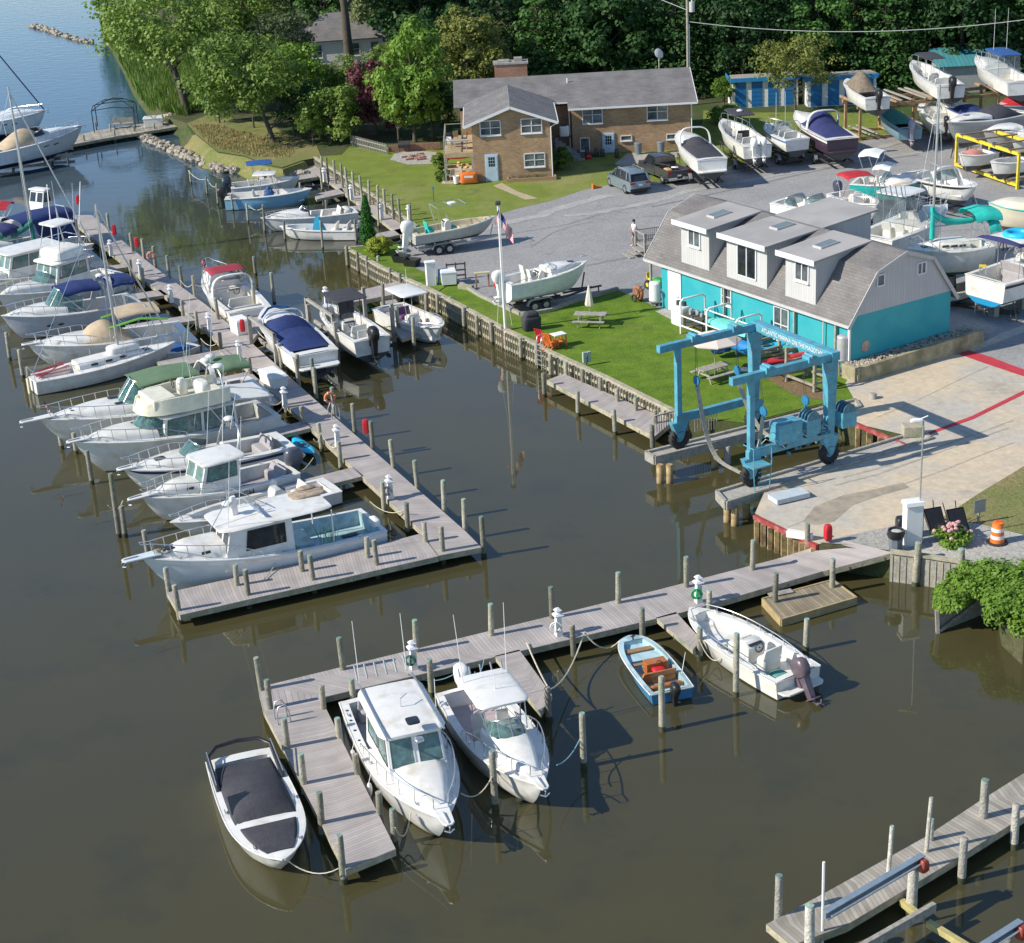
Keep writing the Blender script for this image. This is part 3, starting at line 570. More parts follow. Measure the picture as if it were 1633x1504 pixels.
# rocks: breakwater and shore
def rocks(name,label,path,n,w_,smin,smax,z,seed=1,group=None):
 random.seed(seed); mb = MB(); P = [at(x,y,z)for x,y in path]; seg = [(a,b)for a,b in zip(P[:-1],P[1:])]; tot = sum((b-a).length for a,b in seg)
 for i in range(n):
  t = random.random() * tot
  for a, b in seg:
   l = (b-a).length
   if t <= l: break
   t -= l
  d = (b-a).normalized(); p = a + d*t + Vector((-d.y,d.x,0)) * random.uniform(-w_,w_); s_ = random.uniform(smin,smax)
  e = MB(); e.ell((0,0,0),(s_,s_*random.uniform(.6,1),s_*random.uniform(.5,.8)),7,5)
  e.v = [(x*(1+random.uniform(-.18,.18)),y*(1+random.uniform(-.18,.18)),zz*(1+random.uniform(-.18,.18)))for x,y,zz in e.v]
  R = Matrix.Rotation(random.uniform(0,6),4,'Z') @ Matrix.Rotation(random.uniform(-.5,.5),4,'X')
  mb.T = Matrix.Translation((p.x,p.y,z+random.uniform(-.15,.2))) @ R; mb.add(e.v,e.f); mb.T = None
 return tag(mb.build(name,ROCKM),label,'rocks',kind='stuff')
rocks('riprap','line of pale boulders curving across the creek mouth',[(222,216),(262,232),(300,250),(340,264),(372,275)],300,.5,.18,.4,.15,2)
rocks('riprap','low pale stone sill out in the river',[(52,42),(72,47),(100,56),(128,64),(148,68)],150,.5,.2,.42,.05,3)
rocks('riprap','heap of rocks at the head of the creek walkway',[(420,274),(450,276),(485,272)],90,1.2,.25,.5,.5,4)
rocks('riprap','stones at the foot of the big leaning tree',[(262,186),(290,184),(306,178)],40,.8,.3,.6,1.0,6)
# ---- boats
class Boat:
 """a hull and its fittings, built bow towards +x, waterline at z = 0, stern at x = 0"""
 def __init__(s,name,label,bow,stern,fb,fs,beam,z0=0.0,cat='boat',group=None,tw=.86,p=2.1,tm=.42,q=1.0,dr=.35,hull=None,bottom=None,stripe=None,deck=None,rail=None,L=None,zk=None,lowz=None):
  A = at(bow[0],bow[1],z0+fb); B = at(stern[0],stern[1],z0+fs)
  d = A - B; s.L = L or hypot(d.x,d.y); s.rz = atan2(d.y,d.x)
  if L: B = Vector((A.x-L*cos(s.rz),A.y-L*sin(s.rz),0))
  s.fb, s.fs, s.B, s.tw, s.p, s.tm, s.q, s.dr = fb, fs, beam, tw, p, tm, q, dr
  s.z0 = z0
  s.root = thing(name,label,cat,(B.x,B.y,z0),s.rz,group)
  s.hullm = hull or WHITE; s.deckm = deck or s.hullm
  mb = MB(); n = 26; rings = []
  for i in range(n+1):
   t = i / n; t = 1 - (1-t)**1.35 if t < 1 else 1
   hb, sz, kz = s.hb(t), s.sz(t), s.kz(t)
   cf = (s.dr+.06) / (s.dr+s.fs) * (1-t**2) + .42 * t**2
   zc = kz + (sz-kz) * cf
   yc = hb * (.93-.42*t**2.2)
   zm = zc + (sz-zc) * .55; ym = yc + (hb-yc) * (.55-.15*t)
   zs1, zs2 = sz - .26 * s.fs, sz - .12 * s.fs
   if zs1 < zm: zs1 = zm + .01; zs2 = zm + (sz-zm) * .5
   f = lambda z: ym + (hb-ym) * max(0,(z-zm)/max(.001,sz-zm))
   x = s.L * t
   half = [(x,0,kz),(x,yc*.6,kz+(zc-kz)*.45),(x,yc,zc),(x,ym,zm),(x,f(zs1),zs1),(x,f(zs2),zs2),(x,hb,sz)]
   rings.append([(a,-b,c)for a,b,c in half[::-1]]+half[1:])
  rows = [1,2,1,1,0,0,0,0,1,1,2,1]
  vs = [p_ for r in rings for p_ in r]; N = len(rings[0])
  for i in range(n):
   for j in range(N-1):
    mb.mat(rows[j]);
    mb.add([],[]); mb.f.append([i*N+j,i*N+j+1,(i+1)*N+j+1,(i+1)*N+j]); mb.m.append(mb.c)
  mb.v = vs; mb.f.append([j for j in range(N-1,-1,-1)]); mb.m.append(1)
  hm = hullmat(s.hullm,bottom or BOTB,.05 if z0==0 else.0); s.P('hull',mb,[hm,hm,stripe or hm],smooth=50)
  r = MB()
  for sg in (-1,1):
   r.tube([(s.L*t,sg*(s.hb(t)+.015),s.sz(t)-.03)for t in[i/20 for i in range(21)]],.035,6)
  r.tube([(0,-s.hb(0),s.sz(0)-.03),(0,s.hb(0),s.sz(0)-.03)],.035)
  s.P('rub_rail',r,rail or s.hullm,smooth=60)
 def P(s,name,mb,mats,smooth=40,parent=None,bevel=0,label=None):
  o = mb.build(name,mats,parent or s.root,smooth,bevel)
  if label: o['label'] = label
  return o
 def hb(s,t):
  h = s.B / 2
  if t < s.tm: return h * (s.tw+(1-s.tw)*sin(pi/2*t/s.tm))
  u = (t-s.tm) / (1-s.tm)
  return h * max(.0,1-u**s.p)**(1/s.q) if t < 1 else h * .012
 def sz(s,t):
  t = min(1,max(0,t)); return s.fs + (s.fb-s.fs) * t**1.9
 def kz(s,t):
  if t < .6: return -s.dr
  u = (t-.6) / .4
  return -s.dr + (s.sz(1)+s.dr) * u**3.4
 def deck(s,cock=None,sd=.25,zf=.3,wall=None,floor=None,cap=None,crown=.05,bowpit=None):
  """deck with an open cockpit from cock[0] to cock[1]"""
  mb = MB(); n = 36; ts = sorted(set([i/n for i in range(n+1)]+(list(cock)if cock else[])))
  W = MB(); Fm = MB()
  def row(t):
   h = s.hb(t) - .01; c = max(.03,h-sd-(.0 if t<.6 else.25*(t-.6)))
   return h, min(c,h*.95)
  for a, b in zip(ts[:-1],ts[1:]):
   mid = (a+b) / 2; ha, ca = row(a); hb_, cb = row(b); za, zb = s.sz(a), s.sz(b); xa, xb = s.L*a, s.L*b
   if cock and cock[0] <= mid <= cock[1]:
    for sg in (-1,1):
     q = [(xa,sg*ca,za+.01),(xb,sg*cb,zb+.01),(xb,sg*hb_,zb),(xa,sg*ha,za)]
     mb.add(q,[(0,1,2,3)if sg>0 else(3,2,1,0)])
     W.add([(xa,sg*ca,za+.01),(xb,sg*cb,zb+.01),(xb,sg*cb*.97,zf),(xa,sg*ca*.97,zf)],[(0,1,2,3)])
    z1 = zf if not (bowpit and mid>bowpit[0]) else bowpit[1]
    Fm.add([(xa,-ca,z1),(xb,-cb,z1),(xb,cb,z1),(xa,ca,z1)],[(0,1,2,3)])
   else:
    ya = [-ha,-ha*.5,0,ha*.5,ha]; yb = [-hb_,-hb_*.5,0,hb_*.5,hb_]; cz = [0,.8,1,.8,0]
    mb.add([(xa,y,za+crown*k*min(1,ha))for y,k in zip(ya,cz)]+[(xb,y,zb+crown*k*min(1,hb_))for y,k in zip(yb,cz)],[(j,j+5,j+6,j+1)for j in range(4)])
  if cock:
   for t, sgn in ((cock[0],1),(cock[1],-1)):
    h, c = row(t); x = s.L*t
    W.add([(x,-c,s.sz(t)+.012),(x,c,s.sz(t)+.012),(x,c,zf),(x,-c,zf)],[(0,1,2,3)])
   if bowpit:
    h, c = row(bowpit[0]); x = s.L*bowpit[0]
    W.add([(x,-c,bowpit[1]),(x,c,bowpit[1]),(x,c,zf),(x,-c,zf)],[(0,1,2,3)])
  s.P('deck',mb,s.deckm)
  if cock:
   s.P('cockpit_liner',W,wall or s.deckm,smooth=None)
   s.P('cockpit_floor',Fm,floor or NONSK,smooth=None)
  s.zf = zf
  return s
 def trunk(s,t0,t1,H,wf=.72,tf=.55,m=None,flat=.5,name='cabin_trunk'):
  """raised cabin top running forward"""
  mb = MB(); rings = []; n = 16
  for i in range(n+1):
   u = i / n; t = t0 + (t1-t0) * u
   w_ = s.hb(t) * wf * (1-.25*u**3); w_ = min(w_,s.hb(t)-.08) if s.hb(t) > .12 else .02
   w_ = max(.02,w_*(1 if u<.93 else sqrt(max(.02,1-((u-.93)/.072)**2))))
   h = H * (1-max(0,(u-flat)/(1-flat))**1.8*(1-.12)); z = s.sz(t)
   rings.append([(s.L*t,y*w_,z-.03 if k<0 else z+h*k)for y,k in[(-1,-1),(-.97,.5),(-.88,.9),(-.6,1.03),(0,1.1),(.6,1.03),(.88,.9),(.97,.5),(1,-1)]])
  mb.loft(rings); return s.P(name,mb,m or s.deckm,smooth=60)
 def windshield(s,tf,ta,H,zb=None,wf=.8,rake=.9,glass=None,frame=None,npan=5,wrap=1.6):
  """curved screen: front at tf, sides running aft to ta"""
  zb0 = zb or 0; x1, x0 = s.L*tf, s.L*ta; w_ = s.hb(tf) * wf; n = 14; bot = []; top = []
  for i in range(n+1):
   a = -pi/2 + pi * i / n
   y = w_ * math.copysign(abs(sin(a))**.85,sin(a)); ca = abs(cos(a))**.6; x = x0 + (x1-x0) * ca
   zz = s.sz(x/s.L) + zb0; hh = H * (.55+.45*ca)
   bot.append(Vector((x,y,zz))); top.append(Vector((x-rake*hh*(.25+.75*ca),y*.84,zz+hh)))
  g = MB(); g.loft([bot,top],closed=False)
  g.add([],[])
  s.P('windshield',g,glass or GLASS,smooth=60)
  f = MB(); f.tube(top,.022,5); f.tube(bot,.02,5)
  for k in range(1,npan):
   i = round(n*k/npan); f.tube([bot[i],top[i]],.018,5)
  f.tube([bot[0],top[0]],.018,5); f.tube([bot[-1],top[-1]],.018,5)
  s.P('windshield_frame',f,frame or CHROME)
  return s
 def house(s,t0,t1,wf=.62,H=1.7,zb=None,rf=.35,rr=.1,roofm=None,wallm=None,glass=None,over=(.3,.25),fpan=3,wz=(.42,.9),roofw=.18,open_aft=False,sidewin=((.08,.92),),taper=.9,wabs=None,roofy=None):
  """wheelhouse with raked front and framed windows; H is the height over the deck at t0"""
  x0, x1 = s.L*t0, s.L*t1; zb = s.sz(t0) - .02 if zb is None else zb
  w0 = wabs or s.hb((t0+t1)/2) * wf; zt = zb + H; wt = w0 * taper
  fx = x1 - rf * H; rx = x0 + rr * H; wfr = w0 * .94
  mb = MB()
  mb.loft([[(x0,-w0,zb),(x1,-wfr,zb),(x1,wfr,zb),(x0,w0,zb)],[(rx,-wt,zt),(fx,-wt*.96,zt),(fx,wt*.96,zt),(rx,wt,zt)]])
  hs = s.P('wheelhouse',mb,wallm or s.hullm,smooth=None)
  def pt(u,v,side):
   if side == 'f':
    xx = x1 + (fx-x1) * v + .008; ww = wfr + (wt*.96-wfr) * v; return (xx,(2*u-1)*ww,zb+H*v+.004)
   if side == 'a':
    xx = x0 + (rx-x0) * v - .008; ww = w0 + (wt-w0) * v; return (xx,(2*u-1)*ww,zb+H*v)
   sg = 1 if side == 'l' else -1
   xx = (x0+(rx-x0)*v) * (1-u) + (x1+(fx-x1)*v) * u; ww = (w0+(wt-w0)*v) * (1-u) + (wfr+(wt*.96-wfr)*v) * u
   return (xx,sg*(ww+.008),zb+H*v)
  def pane(us,side,vs=wz):
   g = MB(); a, b = us; c, d = vs
   q = [pt(a,c,side),pt(b,c,side),pt(b,d,side),pt(a,d,side)]
   cen = Vector((sum(p_[0]for p_ in q)/4,sum(p_[1]for p_ in q)/4,sum(p_[2]for p_ in q)/4))
   g.add(q,[(0,1,2,3)]); g.add(q,[(3,2,1,0)]) if False else None
   pl = s.P('window',g,glass or GLASSD,smooth=None)
   fr = MB()
   for i in range(4): fr.bar(q[i],q[(i+1)%4],.035,.02)
   s.P('window_frame',fr,DARKM if side in 'lr' else s.hullm,parent=pl)
  for k in range(fpan): pane(((k+.08)/fpan,(k+.92)/fpan),'f')
  for a, b in sidewin:
   pane((a,b),'l'); pane((a,b),'r')
  if not open_aft: pane((.12,.42),'a'); pane((.55,.9),'a',(.05,.88))
  s.roof(rx-over[1],fx+over[0],zt,roofw+wt,m=roofm,yaft=roofy)
  s.htop = zt; return hs
 def roof(s,x0,x1,z,w_,th=.1,m=None,name='roof',crown=.07,r=.25,yaft=None,parent=None,fr=.5):
  mb = MB(); n = 12; rings = []
  for u in [0,.03,.1,.25,.5,.75,.9,.97,1]:
   e = 1 - max(0,(.1-u)/.1)**2 * .12 - max(0,(u-.9)/.1)**2 * (.12+.2*fr)
   ww = w_ * e; x = x0 + (x1-x0) * u
   c = crown * sin(pi*min(1,max(0,u))) + crown * .2
   top = [(x,ww*y,z+th*k+c*(1-y*y))for y,k in[(-1,.35),(-.96,.85),(-.8,1),(-.4,1),(0,1),(.4,1),(.8,1),(.96,.85),(1,.35)]]
   bt = [(x,ww*.97,z),(x,-ww*.97,z)]
   rings.append(top+bt)
  mb.loft(rings); return s.P(name,mb,m or s.hullm,smooth=50,parent=parent)
 def legs(s,pts,r=.022,m=None,name='frame'):
  mb = MB()
  for a in pts: mb.tube(a,r,6)
  return s.P(name,mb,m or CHROME)
 def ttop(s,x0,x1,z,w_,m=None,zb=None,legm=None,name='hardtop',lx=None,th=.07,crown=.06,spread=1.15,fabric=False):
  zb = s.zf if zb is None else zb; lx = lx or (x0+.25*(x1-x0),x1-.15*(x1-x0))
  pts = []
  for sg in (-1,1):
   pts.append([(lx[0]-.1,sg*w_*.55*spread,zb),(lx[0],sg*w_*.7,z)])
   pts.append([(lx[1]+.25,sg*w_*.55*spread,zb),(lx[1],sg*w_*.7,z)])
   pts.append([(x0+.1,sg*w_*.7,z-.02),(x1-.1,sg*w_*.7,z-.02)])
  s.legs(pts,.024,legm); return s.roof(x0,x1,z,w_,th=th,m=m,name=name,crown=crown)
 def bimini(s,x0,x1,z,w_,m,zb=None,drop=.25,name='bimini_top',bow=.12):
  """fabric top stretched over bows"""
  mb = MB(); rings = []; n = 10
  for i in range(9):
   u = i/8; x = x0 + (x1-x0)*u; zz = z + bow * sin(pi*u) - .03*abs(sin(2*pi*u))
   up = [(x,-w_*cos(pi*j/n),zz-drop*(1-sin(pi*j/n))**1.6)for j in range(n+1)]
   dn = [(a,b,c-.025)for a,b,c in up[::-1]]
   rings.append(up+dn)
  mb.loft(rings); s.P(name,mb,m,smooth=50)
  zb = s.sz(x0/s.L) if zb is None else zb; mid = (x0+x1)/2; pts = []
  for sg in (-1,1):
   for xx in (x0+.05,x1-.05): pts.append([(mid,sg*w_*1.0,zb),(xx,sg*w_*.99,z-drop*.9)])
  s.legs(pts,.018,name='bimini_frame'); return s
 def canvas(s,t0,t1,H,m,wf=.96,peak=.5,seams=True,name='cockpit_cover',zoff=.0,flat=.0,fall=1.2,wabs=None,poke=None):
  mb = MB(); n = 14; rings = []
  for i in range(n+1):
   u = i/n; t = t0 + (t1-t0)*u; w_ = (wabs if wabs else s.hb(t)*wf); z = s.sz(t) + zoff
   e = (sin(pi/2*min(1,u/peak))if u<peak else cos(pi/2*(u-peak)/(1-peak)))
   h = H * max(0,e)**fall * (1+.03*sin(u*17))
   rings.append([(s.L*t,w_*y,z-.05 if abs(y)==1 else z+.015+h*(1-abs(y)**2.2)**.8*(1+.05*sin(9*y+5*u)))for y in(-1,-.98,-.85,-.6,-.3,0,.3,.6,.85,.98,1)])
  mb.loft(rings,closed=False); o = s.P(name,mb,m,smooth=70)
  return o
 def outboard(s,n=1,sc=1.0,m=None,tilt=0,x=-.25,z=None,gap=.75):
  z = s.fs if z is None else z; m = m or BLACKP
  for k in range(n):
   y = (k-(n-1)/2) * gap; e = thing_part(s.root,'outboard_motor',(x,y,z),tilt)
   c = MB(); rg = []
   for h, sx, sy, dx in [(0,.5,.36,0),(.08,.62,.42,0),(.3,.72,.46,-.02),(.5,.66,.42,-.02),(.6,.45,.3,0),(.63,.2,.14,.02)]:
    rg.append([(dx*sc-.05+sc*sx/2*math.copysign(abs(cos(a))**.7,cos(a)),sc*sy/2*math.copysign(abs(sin(a))**.7,sin(a)),h*sc)for a in[2*pi*j/14 for j in range(14)]])
   c.loft(rg); co = c.build('outboard_cowling',m,e,50)
   g = MB(); g.loft([[(-.12*sc,-.09*sc,-.75*sc),(.12*sc,-.07*sc,-.75*sc),(.12*sc,.07*sc,-.75*sc),(-.12*sc,.09*sc,-.75*sc)],[(-.2*sc,-.13*sc,0),(.16*sc,-.13*sc,0),(.16*sc,.13*sc,0),(-.2*sc,.13*sc,0)]])
   g.box(-.34*sc,.14*sc,-.14*sc,.14*sc,-.78*sc,-.74*sc)
   g.ell((-.08*sc,0,-.98*sc),(.3*sc,.075*sc,.075*sc),8,4); g.ell((-.08*sc,0,-.98*sc),(.3*sc,.07*sc,-.07*sc),8,4)
   g.loft([[(-.1*sc,-.02,-1.2*sc),(.02*sc,-.02,-1.2*sc),(.02*sc,.02,-1.2*sc),(-.1*sc,.02,-1.2*sc)],[(-.12*sc,-.04,-.75*sc),(.12*sc,-.04,-.75*sc),(.12*sc,.04,-.75*sc),(-.12*sc,.04,-.75*sc)]])
   g.box(-.02*sc+.1*sc,.3*sc,-.16*sc,.16*sc,-.3*sc,0)
   for a in range(3):
    aa = 2*pi*a/3; g.bar((-.36*sc,0,-.98*sc),(-.38*sc,.15*sc*cos(aa),-.98*sc+.15*sc*sin(aa)),.09*sc,.02*sc)
   g.build('outboard_leg',m if m is not BLACKP else BLACKP,e,40)
  return s
 def rails(s,t0=.35,t1=1.0,h=.55,posts=6,r=.02,inset=.08,pulpit=0,low=False,m=None,gap=False):
  mb = MB();
  def pp(t,sg,hh): return (s.L*t+(pulpit if t>.97 else pulpit*.0),sg*max(.14,s.hb(t)-inset),s.sz(t)+hh)
  ts = [t0+(t1-t0)*i/10 for i in range(11)]
  top = [pp(t,-1,h*min(1,.35+(t-t0)/(t1-t0)*2.4))for t in ts] + [pp(t,1,h*min(1,.35+(t-t0)/(t1-t0)*2.4))for t in ts[::-1]]
  mb.tube([(top[0][0]-.12,top[0][1],s.sz(t0))]+top+[(top[-1][0]-.12,top[-1][1],s.sz(t0))],r,6)
  if low: mb.tube([(a,b,s.sz(min(1,a/s.L))+(c-s.sz(min(1,a/s.L)))*.5)for a,b,c in top],r*.7,5)
  for k in range(posts):
   t = t0 + (t1-.02-t0) * (k+.6) / posts
   for sg in (-1,1):
    tt = pp(t,sg,h*min(1,.35+(t-t0)/(t1-t0)*2.4)); mb.tube([(s.L*t-.06,sg*max(.1,s.hb(t)-inset),s.sz(t)),tt],r*.85,5)
  s.P('bow_rail',mb,m or CHROME); return s
 def pulpit(s,l=.7,w_=.36,m=None):
  z = s.sz(1) ; mb = MB(); mb.prism([(s.L-.8,-.3),(s.L+l-.12,-w_/2),(s.L+l,-w_/4),(s.L+l,w_/4),(s.L+l-.12,w_/2),(s.L-.8,.3)],z,z+.07)
  s.P('bow_pulpit',mb,m or s.hullm,bevel=.015)
  a = MB(); x = s.L + l - .1; a.tube([(x-.6,0,z+.1),(x,0,z+.09),(x+.12,0,z-.05),(x+.02,0,z-.22)],.03,6)
  a.tube([(x+.0,-.16,z-.2),(x+.1,0,z-.24),(x,.16,z-.2)],.03,6); s.P('anchor',a,CHROME); return s
 def hatches(s,lst,zo=.07,m=None):
  for t, y, lx, ly, dz in lst:
   z = s.sz(t) + dz + zo; mb = MB(); mb.rbox((s.L*t,y,z-.03),lx,ly,.05,.25); s.P('deck_hatch',mb,m or GLASSD,smooth=50)
  return s
 def arch(s,t,h,w_=None,m=None,lean=-.5,r=.07,flat=True,name='radar_arch'):
  w_ = w_ or s.hb(t) * .95; x = s.L*t; z = s.sz(t); mb = MB(); pts = []
  for i in range(13):
   a = pi * i / 12; pts.append(Vector((x+lean*sin(a)**.6,-w_*math.copysign(abs(cos(a))**.55,cos(a)),z+h*sin(a)**.6 if 0<i<12 else z-.02)))
  if flat:
   rg = []
   for i, p_ in enumerate(pts):
    nrm = Vector((0,-cos(pi*i/12),sin(pi*i/12))); wd = .28 if 2 < i < 10 else .36
    rg.append([p_+Vector((-wd/2,0,0))-nrm*.03,p_+Vector((wd/2,0,0))-nrm*.03,p_+Vector((wd/2,0,0))+nrm*.04,p_+Vector((-wd/2,0,0))+nrm*.04])
   mb.loft(rg)
  else: mb.tube(pts,r,7)
  return s.P(name,mb,m or s.hullm,smooth=50)
 def radar(s,x,y,z,r=.3):
  mb = MB(); mb.cyl((x,y,z),(x,y,z+.12),.06); mb.ell((x,y,z+.12),(r,r,.14),14,5,zc=0); s.P('radar_dome',mb,WHITE,50); return s
 def whips(s,lst,r=.018,m=None):
  for x, y, z, h, lx, ly in lst:
   mb = MB(); mb.tube([(x,y,z),(x+lx,y+ly,z+h)],r,5,r1=r*.6); s.P('antenna',mb,m or CVWHITE)
  return s
 def console(s,x,w_=.8,h=1.0,l=.7,m=None,screen=True,y=0,zf=None):
  zf = s.zf if zf is None else zf; mb = MB()
  mb.loft([[(x-l/2,y-w_/2,zf),(x+l/2,y-w_/2,zf),(x+l/2,y+w_/2,zf),(x-l/2,y+w_/2,zf)],[(x-l/2,y-w_/2,zf+h*.8),(x+l/2*.9,y-w_/2*.95,zf+h*.8),(x+l/2*.9,y+w_/2*.95,zf+h*.8),(x-l/2,y+w_/2,zf+h*.8)],[(x-l*.1,y-w_/2*.9,zf+h),(x+l*.3,y-w_/2*.85,zf+h),(x+l*.3,y+w_/2*.85,zf+h),(x-l*.1,y+w_/2*.9,zf+h)]])
  c = s.P('console',mb,m or WHITE2,bevel=.03)
  d = MB(); d.box(x-l*.44,x-l*.2,y-w_*.36,y+w_*.36,zf+h*.86,zf+h*.92); s.P('dash_panel',d,BLACKP,parent=c)
  wmb = MB(); wmb.torus((x-l*.55,y-w_*.12,zf+h*.72),.19,.022,'x'); wmb.cyl((x-l*.45,y-w_*.12,zf+h*.72),(x-l*.57,y-w_*.12,zf+h*.72),.03)
  s.P('steering_wheel',wmb,DARKM,parent=c)
  if screen:
   g = MB(); g.loft([[(x+l*.32,y-w_*.45,zf+h*.95),(x+l*.42,y,zf+h*.95),(x+l*.32,y+w_*.45,zf+h*.95)],[(x+l*.05,y-w_*.38,zf+h*1.4),(x+l*.15,y,zf+h*1.42),(x+l*.05,y+w_*.38,zf+h*1.4)]],closed=False)
   s.P('windscreen',g,GLASSC)
  return s
 def seat(s,x,y,w_=.6,l=.5,zf=None,h=.5,back=.45,m=None,name='seat',lean=-.1,facing=1):
  zf = s.zf if zf is None else zf; mb = MB(); f = facing
  mb.rbox((x,y,zf),l,w_,h,.25)
  if back: mb.loft([[(x-f*(l/2-.02),y-w_/2,zf+h*.9),(x-f*(l/2-.14),y-w_/2,zf+h*.9),(x-f*(l/2-.14),y+w_/2,zf+h*.9),(x-f*(l/2-.02),y+w_/2,zf+h*.9)],[(x-f*(l/2-.02)+f*lean,y-w_/2*.92,zf+h+back),(x-f*(l/2-.12)+f*lean,y-w_/2*.92,zf+h+back),(x-f*(l/2-.12)+f*lean,y+w_/2*.92,zf+h+back),(x-f*(l/2-.02)+f*lean,y+w_/2*.92,zf+h+back)]])
  s.P(name,mb,m or SEAT,bevel=.03); return s
 def platform(s,l=.6,w_=None,z=.25,m=None):
  w_ = w_ or s.hb(0) * .95; mb = MB(); mb.prism([(.02,-w_),(.02,w_),(-l*.7,w_*.96),(-l,w_*.8),(-l,-w_*.8),(-l*.7,-w_*.96)],z,z+.08)
  s.P('swim_platform',mb,m or s.hullm,bevel=.02); return s
 def text(s,txt,t,side,size=.3,z=None,m=None,bend=True):
  y = s.hb(t) * side; zz = s.sz(t) * .45 if z is None else z
  o = text_mesh(txt,size,m or BLACKS); o.parent = s.root
  dx = .01; sl_ = (s.hb(t+dx)-s.hb(t-dx)) / (2*dx*s.L)
  ang = atan2(sl_,1) * side
  hb0 = y * (.995);
  o.location = (s.L*t,hb0+side*.02,zz)
  o.rotation_euler = (radians(90),0,(ang if side<0 else ang+pi)); return s
 def cleats(s):
  mb = MB()
  for t in (.12,.5,.86):
   for sg in (-1,1):
    y = sg*(s.hb(t)-.1); z = s.sz(t)+.05; mb.bar((s.L*t-.12,y,z+.02),(s.L*t+.12,y,z+.02),.03,.03); mb.box(s.L*t-.04,s.L*t+.04,y-.02,y+.02,z-.05,z+.02)
  s.P('cleats',mb,CHROME); return s
 def fenders(s,lst,m=None):
  for t, sg in lst:
   y = sg*(s.hb(t)+.1); z = s.sz(t)*.35; mb = MB(); mb.ell((s.L*t,y,z),(.1,.1,.3),8,4); mb.ell((s.L*t,y,z),(.1,.1,-.25),8,4)
   mb.tube([(s.L*t,y,z+.3),(s.L*t,sg*(s.hb(t)-.05),s.sz(t)+.03)],.012,4); s.P('fender',mb,m or CVWHITE,50)
  return s
def thing_part(root,name,loc,tilt=0):
 o = bpy.data.objects.new(name,None); COL.objects.link(o); o.parent = root; o.location = loc; o.rotation_euler = (0,tilt,0); o.empty_display_size = .1
 return o
def text_mesh(txt,size,m,name='lettering',ext=.004):
 cu = bpy.data.curves.new(name,'FONT'); cu.body = txt; cu.size = size; cu.extrude = ext; cu.align_x = 'CENTER'; cu.align_y = 'CENTER'
 tmp = bpy.data.objects.new('tmp',cu); COL.objects.link(tmp); bpy.context.view_layer.update()
 me = bpy.data.meshes.new_from_object(tmp.evaluated_get(bpy.context.evaluated_depsgraph_get()))
 bpy.data.objects.remove(tmp); bpy.data.curves.remove(cu)
 me.materials.clear(); me.materials.append(m); me.name = name
 o = bpy.data.objects.new(name,me); COL.objects.link(o); return o
 # ---- trees
LEAF = foliage('leaf_green',(.085,.155,.022),(.22,.32,.06))
LEAFB = foliage('leaf_bright',(.09,.18,.018),(.21,.35,.045))
LEAFD = foliage('leaf_dark',(.03,.095,.02),(.11,.24,.05))
LEAFY = foliage('leaf_olive',(.12,.15,.03),(.28,.30,.07))
LEAFG = foliage('leaf_greygreen',(.085,.12,.045),(.22,.27,.11))
LEAFR = foliage('leaf_purple',(.11,.035,.045),(.26,.10,.10))
REED = foliage('reed_green',(.075,.15,.03),(.16,.25,.05)); LEAFK = foliage('leaf_deep',(.016,.055,.014),(.055,.13,.032))
def leaves(mb,c,r,n,size,rnd,squash=.75,up=.35,droop=0):
 for _ in range(n):
  a = rnd.uniform(0,2*pi); zz = rnd.uniform(-.75,1); q = sqrt(1-zz*zz); rr = r * rnd.uniform(.55,1.05)
  d = Vector((q*cos(a),q*sin(a),zz)); p = Vector(c) + Vector((d.x*rr,d.y*rr,d.z*rr*squash-droop*q*r))
  nn = (d+Vector((rnd.uniform(-.7,.7),rnd.uniform(-.7,.7),rnd.uniform(-.3,.9)*1+up))).normalized()
  u = nn.cross(Vector((rnd.uniform(-1,1),rnd.uniform(-1,1),rnd.uniform(-1,1)))).normalized(); v = nn.cross(u)
  s_ = size * rnd.uniform(.6,1.35); k = len(mb.v)
  mb.v += [tuple(p-u*s_*.5),tuple(p+v*s_*.32),tuple(p+u*s_*.5),tuple(p-v*s_*.32)]; mb.f.append([k,k+1,k+2,k+3]); mb.m.append(0)
def limbs(tr,base,top,r,rnd,lean=(0,0),n=5,spread=3,fork=.45,mult=1):
 H = top - base; pts = []; tips = []
 for i in range(7):
  u = i/6; pts.append(Vector((lean[0]*u**1.4+rnd.uniform(-.15,.15)*u*2,lean[1]*u**1.4+rnd.uniform(-.15,.15)*u*2,base+H*.8*u)))
 tr.tube(pts,r,8,r1=r*.3)
 tr.tube([(0,0,base-.3),(0,0,base+.4)],r*1.35,8,r1=r)
 for k in range(n):
  u = fork + (1-fork)*k/n*.9; p = pts[0].lerp(pts[-1],u) if False else pts[min(6,int(u*6))]; a = k*2.4 + rnd.uniform(-.4,.4)
  L_ = spread*(1-.3*u)*rnd.uniform(.7,1); q = p + Vector((cos(a)*L_*.55,sin(a)*L_*.55,H*.12)); e = p + Vector((cos(a)*L_,sin(a)*L_,H*rnd.uniform(.16,.3)))
  tr.tube([p,q,e],r*.45*(1-.4*u),6,r1=r*.1); tips.append(e)
  for m in (-1,1):
   e2 = q + Vector((cos(a+m*.8)*L_*.6,sin(a+m*.8)*L_*.6,H*.12)); tr.tube([q,e2],r*.2,5,r1=r*.06); tips.append(e2)
 return tips
